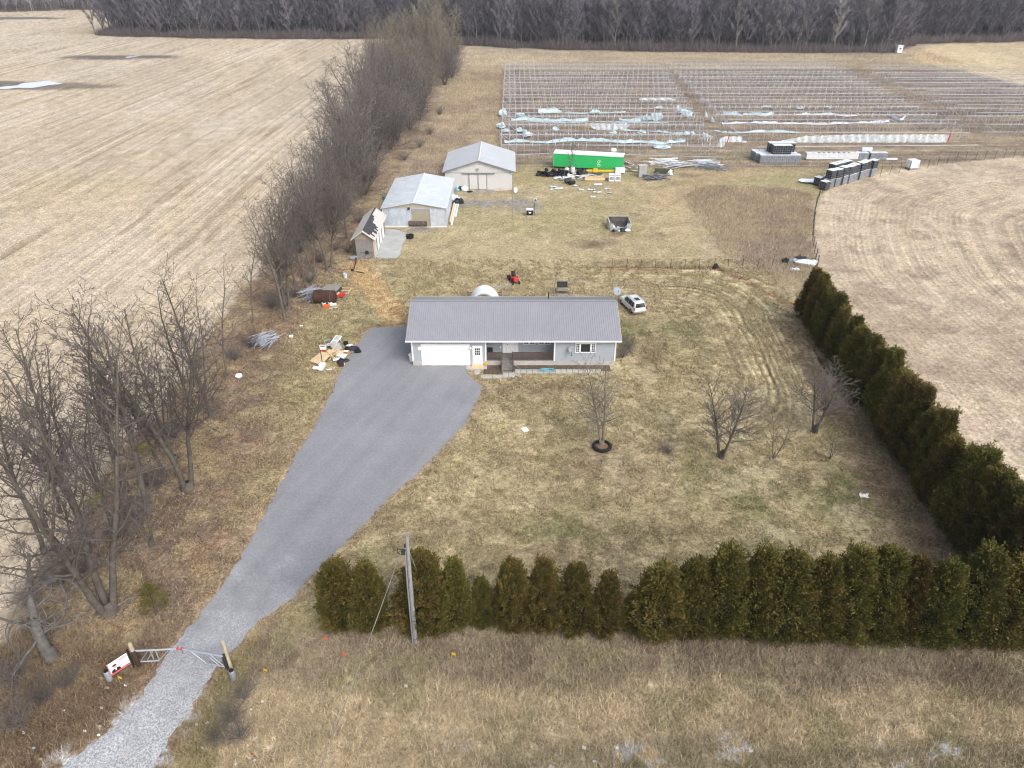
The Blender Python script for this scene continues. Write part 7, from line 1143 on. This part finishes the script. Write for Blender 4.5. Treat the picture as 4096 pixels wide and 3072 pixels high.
CP.append(cedar_proto(250, 6.4, 1.5, nclump=150, per=34, core=.04))
def put_cedar(i, X, Y, h, w_, lb, grp): o = put(CP[i % 5 if i < 100 else 5], (X, Y, 0), rr.uniform(0, 6.28), lb, 1.0, grp); o.scale = (w_, w_ * rr.uniform(.92, 1.08), h / 6.4); o['category'] = 'cedar'
FRONT = [(1338, 2238, 165), (1462, 2238, 165), (1690, 2205, 200), (1820, 2238, 150), (1925, 2300, 95), (2050, 2232, 155), (2175, 2232, 160), (2305, 2250, 150), (2435, 2275, 150), (2545, 2370, 100), (2655, 2258, 190), (2780, 2238, 175), (2900, 2200, 175), (3030, 2190, 170), (3155, 2208, 190), (3285, 2222, 165), (3405, 2192, 190), (3530, 2200, 180), (3640, 2225, 150), (3765, 2240, 175), (3905, 2198, 200), (4045, 2225, 190), (4190, 2215, 190), (4330, 2215, 190)]
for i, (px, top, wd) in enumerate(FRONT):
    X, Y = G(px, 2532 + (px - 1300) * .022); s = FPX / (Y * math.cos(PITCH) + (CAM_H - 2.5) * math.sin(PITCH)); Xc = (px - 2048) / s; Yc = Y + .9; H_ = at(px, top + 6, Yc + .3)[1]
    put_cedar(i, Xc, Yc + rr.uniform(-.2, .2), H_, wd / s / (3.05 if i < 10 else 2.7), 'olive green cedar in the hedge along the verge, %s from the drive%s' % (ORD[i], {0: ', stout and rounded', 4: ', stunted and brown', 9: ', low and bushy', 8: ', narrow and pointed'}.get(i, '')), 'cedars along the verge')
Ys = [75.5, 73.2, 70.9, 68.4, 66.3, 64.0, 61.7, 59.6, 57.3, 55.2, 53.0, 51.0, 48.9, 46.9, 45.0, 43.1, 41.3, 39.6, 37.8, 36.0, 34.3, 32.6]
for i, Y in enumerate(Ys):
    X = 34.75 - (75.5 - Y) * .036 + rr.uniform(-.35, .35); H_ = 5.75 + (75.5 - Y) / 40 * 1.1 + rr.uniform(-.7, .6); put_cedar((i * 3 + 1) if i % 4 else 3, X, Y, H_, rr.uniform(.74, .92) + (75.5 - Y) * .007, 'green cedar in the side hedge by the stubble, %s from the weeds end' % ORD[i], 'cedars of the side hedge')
for i, (px, py, h, lb) in enumerate([(628, 2450, 2.6, 'small thin cedar standing alone between leaf litter and drive'), (1820, 220, 6.5, 'dark evergreen cedar at the far end of the thicket')]): X, Y = G(px, py); put_cedar(100 if i == 0 else i, X, Y, h, .55 if i == 0 else 1.3, lb, 'lone cedars %d' % i)
# ================================================================ FOREST
def far_tree(seed, H, spread, ntw=1500, tw=.05):
    """bare forest tree: trunk, limbs, and long thin twigs; returns trunk and crown arrays"""
    rg = np.random.RandomState(seed); V, F = [], []; base = 0
    def tube(p, q, r0, r1, n=4):
        nonlocal base
        p = np.array(p); q = np.array(q); d = q - p; d = d / np.linalg.norm(d); a = np.cross(d, [0.3, 0.9, 0.1]); a /= np.linalg.norm(a); b_ = np.cross(a, d); an = 2 * np.pi * np.arange(n) / n
        for c, r_ in ((p, r0), (q, r1)): V.append(c + (a[None] * np.cos(an)[:, None] + b_[None] * np.sin(an)[:, None]) * r_)
        F.extend([(base + j, base + (j + 1) % n, base + n + (j + 1) % n, base + n + j) for j in range(n)]); base += 2 * n
    pts = [np.array([0, 0, -.3])]
    for i in range(5): pts.append(np.array([rg.normal(0, .25) * (i + 1) * .5, rg.normal(0, .25) * (i + 1) * .5, H * .9 * (i + 1) / 5]))
    for i in range(5): tube(pts[i], pts[i + 1], .24 * (1 - i * .17), .24 * (1 - (i + 1) * .17), 5)
    tips = []
    for k in range(13):
        t = .16 + .79 * k / 12; f = t * 5; i = min(4, int(f)); p = pts[i] + (pts[i + 1] - pts[i]) * (f - i); az = k * 2.4 + rg.rand(); L_ = spread * (1.25 - .7 * t) * rg.uniform(.7, 1.2); q = p + np.array([np.cos(az) * L_ * .55, np.sin(az) * L_ * .55, L_ * .75]); tube(p, q, .085, .03, 3); tips.append((p, q))
    n = ntw; ti = rg.randint(0, 13, n); u_ = rg.rand(n)[:, None] ** .7; P = np.array([tips[i][0] for i in ti]); Q = np.array([tips[i][1] for i in ti]); s = P + (Q - P) * u_; D = (Q - P) / np.linalg.norm(Q - P, axis=1, keepdims=True) * .8 + rg.normal(0, .55, (n, 3)); D[:, 2] += .35; D /= np.linalg.norm(D, axis=1, keepdims=True); L_ = rg.uniform(.8, 2.8, (n, 1)); W = np.cross(D, rg.normal(0, 1, (n, 3))); W /= np.linalg.norm(W, axis=1, keepdims=True)
    # under-storey shoots
    T = np.stack([s - W * tw, s + W * tw, s + D * L_], 1).reshape(-1, 3)
    return np.concatenate(V), np.array(F), T
FCOL = attr_mat('forest_bark', .95, rnd=.42, hue=.03)
def shade(n, rgb, rg, v=.2): return np.array(rgb)[None] * rg.uniform(1 - v, 1 + v, (n, 1))
FT = [far_tree(300 + i, (21, 23, 25, 20, 22)[i], (6, 6.5, 7, 5.2, 6)[i]) for i in range(5)]
FROTO = []
TWIG, TRNK, PALE = (.162, .154, .178), (.105, .098, .103), (.25, .24, .235)
for i in range(7):
    V, F, T = FT[i % 5]; rg = np.random.RandomState(i); pale = i >= 5; t = thing('forest_tree', '', 'tree'); link('trunk', np_mesh('trunk', V, [F], [FCOL], cols=shade(len(V), PALE if pale else TRNK, rg, .1)), t); link('crown', np_mesh('crown', T, [np.arange(len(T)).reshape(-1, 3)], [FCOL], cols=np.repeat(shade(len(T) // 3, PALE if pale else TWIG, rg, .3), 3, 0)), t); FROTO.append(t)
rr = random.Random(55); FX = [-262, -206, -180, -120, -60, -20, 20, 60, 100, 150, 160, 172, 185, 260]; FY = [560, 388, 380, 372, 372, 345, 330, 325, 320, 320, 322, 340, 352, 365]
cnt = 0; x = -206.0
while x < 262:
    y = np.interp(x, FX, FY); i = rr.randrange(7) if rr.random() < .15 else rr.randrange(5)
    if x > 105 and x < 150 and rr.random() < .25: i = 5 + rr.randrange(2)
    lb = ('pale grey bare tree along the front edge of the far wood' if i >= 5 else 'dark bare tree along the front edge of the far wood'); o = put(FROTO[i], (x, y + rr.uniform(1.0, 7.0), 0), rr.uniform(0, 6.28), lb, rr.uniform(.8, 1.18), 'front trees of the far wood, ' + ('pale' if i >= 5 else 'dark')); x += rr.uniform(1.5, 2.6); cnt += 1
# the wood behind them: one mass
VV, FF, CC, TV, TC = [], [], [], [], []; base = 0; rg = np.random.RandomState(8); nrg = 0
spots = []
for k in range(1650):
    x = rg.uniform(-206, 300); y = np.interp(x, FX, FY) + 7 + 95 * rg.rand() ** 1.25; spots.append((x, y, 1.0))
for k in range(430): x = rg.uniform(-520, -200); y = np.interp(x, [-520, -345, -260, -200], [508, 532, 560, 562]) + 60 * rg.rand(); spots.append((x, y, 1.0))
for k in range(260): x = rg.uniform(240, 470); spots.append((x, 365 + 80 * rg.rand(), 1.0))
for (x, y, s) in spots:
    V, F, T = FT[rg.randint(5)]; a = rg.rand() * 6.28; c, s_ = np.cos(a), np.sin(a); Rm = np.array([[c, -s_, 0], [s_, c, 0], [0, 0, 1]]); k = rg.uniform(.8, 1.2); v = V @ Rm.T * k + (x, y, 0); t = T @ Rm.T * k + (x, y, 0); tint = rg.uniform(.6, 1.45); pl = rg.rand() < .08
    VV.append(v); FF.append(F + base); base += len(v); CC.append(np.tile(np.array(PALE if pl else TRNK) * tint, (len(v), 1))); TV.append(t); TC.append(np.repeat(shade(len(t) // 3, np.array(PALE if pl else TWIG) * tint, rg, .3), 3, 0))
# brush at the foot of the wood
nb = 60000; bx = rg.uniform(-204, 262, nb); by = np.interp(bx, FX, FY) + rg.rand(nb) ** 1.6 * 30 - 1.5 + (fbm(bx, bx * 0, 9, 19) - .5) * 9; bz = rg.rand(nb) * .8; D = np.stack([rg.normal(0, .5, nb), rg.normal(0, .5, nb), np.ones(nb)], -1) * (rg.uniform(.6, 4.6, (nb, 1)) * (.3 + 1.3 * fbm(bx, by, 7, 18))[:, None]); B0 = np.stack([bx, by, bz], -1); W = np.stack([np.ones(nb), np.zeros(nb), np.zeros(nb)], -1) * .07; TV.append(np.stack([B0 - W, B0 + W, B0 + D], 1).reshape(-1, 3)); TC.append(np.repeat(shade(nb, (.082, .070, .070), rg, .45), 3, 0))
T = np.concatenate(TV); Vv = np.concatenate(VV); me = np_mesh('forest', np.concatenate([Vv, T]), [np.concatenate(FF), len(Vv) + np.arange(len(T)).reshape(-1, 3)], [FCOL], cols=np.concatenate(CC + TC)); tag(link('forest', me), 'dense dark bare wood filling the distance behind its front trees', 'forest', None, 'stuff')
# ================================================================ GRASS
BL = attr_mat('grass_blade', .9)
def blades(name, x, y, h, w_, lean, cols, label, seed=0, z0=0.0):
    rg = np.random.RandomState(seed); n = len(x); a = rg.rand(n) * 6.283; p = np.stack([x, y, np.full(n, z0)], -1); s = np.stack([np.cos(a), np.sin(a), np.zeros(n)], -1) * w_[:, None] * .5; a2 = rg.rand(n) * 6.283; l = lean * h * rg.uniform(.2, 1.4, n); tip = p + np.stack([np.cos(a2) * l + .12 * h, np.sin(a2) * l, h], -1); V = np.stack([p - s, p + s, tip], 1).reshape(-1, 3)
    return tag(link(name, np_mesh(name, V, [np.arange(n * 3).reshape(n, 3)], [BL], cols=np.repeat(cols, 3, 0))), label, 'grass', None, 'stuff')
def colours(x, y, seed, gain=1.0, v=.35):
    rg = np.random.RandomState(seed); c, *_ = paint_ground(x[None], y[None]); c = c[0] * gain * rg.uniform(1 - v, 1 + v, (len(x), 1)); q = rg.rand(len(x), 1); st = np.array([[.46, .375, .235]]) * rg.uniform(.8, 1.15, (len(x), 1)); c = np.where(q < .22, c * .4 + st * .6, np.where(q > .86, c * .6, c)); return np.clip(c, .01, .8)
rg = np.random.RandomState(3)
def ok(x, y): return (sdist(x, y, DRIVE) < -.25)
n = 330000; y = 19.5 + rg.rand(n) * 12.2; x = (rg.rand(n) * 2 - 1) * (.68 * y + 16.5); k = ok(x, y) & ~((y > 29.6) & (rg.rand(n) < .4)) & (fbm(x, y, 1.2, 5, 3) + rg.rand(n) * .3 > .42); x, y = x[k], y[k]; hh = rg.uniform(.10, .38, len(x)) * (.6 + .8 * fbm(x, y, 3, 6)); blades('verge_grass', x, y, hh, rg.uniform(.016, .04, len(x)), .9, colours(x, y, 1, 1.22, .42), 'rank dead grass along the road verge before the hedge')
n = 400000; y = 32 + rg.rand(n) ** 1.3 * 62; x = -31 + rg.rand(n) * 66; k = ok(x, y) & (fbm(x, y, .9, 7, 3) > .47) & ~((x > -11) & (x < 11.3) & (y > 62) & (y < 75)); x, y = x[k], y[k]; hh = rg.uniform(.03, .12, len(x)) * (1 + y / 60); blades('lawn_grass', x, y, hh, rg.uniform(.03, .07, len(x)) * (.7 + y / 80), 1.6, colours(x, y, 2, 1.1, .45), 'short dormant grass tufts over the lawns')
n = 90000; px = rg.uniform(30, 62, n); py = rg.uniform(70, 130, n); k = sdist(px, py, WEEDS) + (fbm(px, py, 3, 8) - .5) * 5 > 0; x, y = px[k], py[k]; x2 = rg.uniform(-20, -2, 30000); y2 = rg.uniform(132, 268, 30000); x3 = rg.uniform(-2, 150, 90000); y3 = 139 + rg.rand(90000) * 150; k3 = (fbm(x3, y3, 4, 9) > .5) | (y3 > 268) | (y3 < 152); x4 = rg.uniform(-25, 170, 60000); y4 = 268 + rg.rand(60000) * 52; x = np.concatenate([x, x2, x3[k3], x4]); y = np.concatenate([y, y2, y3[k3], y4]); k = ~inside(x, y, RIGHT_FIELD); x, y = x[k], y[k]; hh = rg.uniform(.2, .6, len(x)); blades('weed_stalks', x, y, hh, rg.uniform(.03, .07, len(x)) * (y / 110), .5, colours(x, y, 4, 1.3, .4), 'tall brown weed stalks on the rough ground')
n = 60000; x = rg.uniform(-34, -16, n); y = 19.5 + rg.rand(n) * 72; d = x - tree_line(y); k = (np.abs(d - .5) < 7.5) & (ok(x, y) | (rg.rand(n) < .12)) & (fbm(x, y, 2, 13) > .40); x, y = x[k], y[k]; c = np.array([[.20, .125, .075], [.27, .175, .11], [.15, .105, .08], [.36, .28, .17], [.11, .085, .07]])[rg.randint(0, 5, len(x))] * rg.uniform(.8, 1.2, (len(x), 1)); blades('leaf_litter', x, y, rg.uniform(.02, .10, len(x)), rg.uniform(.05, .13, len(x)), 2.4, c, 'brown leaf litter under the bare tree row')
# corn stubble stalks on the nearer parts of both fields
n = 170000; y = 24 + rg.rand(n) ** 1.4 * 110; x = np.where(rg.rand(n) < .6, tree_line(y) - 6.5 - rg.rand(n) * (.30 * y + 14), 33 + rg.rand(n) * (.42 * y + 4)); k = (x < tree_line(y) - 6) | (sdist(x, y, RIGHT_FIELD) > .3); x, y = x[k], y[k]; blades('stubble_stalks', x, y, rg.uniform(.04, .14, len(x)), rg.uniform(.05, .11, len(x)) * (.7 + y / 110), 2.0, colours(x, y, 6, 1.25, .34), 'pale cut corn stalks strewn over the stubble')

# ================================================================ AIR
if True:
    mh = bpy.data.materials.new('haze'); mh.use_nodes = True; nth = mh.node_tree; nth.nodes.clear(); oh = nth.nodes.new('ShaderNodeOutputMaterial'); vh = nth.nodes.new('ShaderNodeVolumePrincipled'); vh.inputs['Color'].default_value = (.80, .86, .96, 1); vh.inputs['Density'].default_value = .00016; vh.inputs['Anisotropy'].default_value = .2; nth.links.new(vh.outputs[0], oh.inputs['Volume'])
    b = MB(); b.span((-3000, -1600, -1.4), (3000, 4000, 45)); ho = b.build('haze', mh); ho['kind'] = 'stuff'; ho['label'] = 'thin pale haze over the fields'; ho['category'] = 'haze'
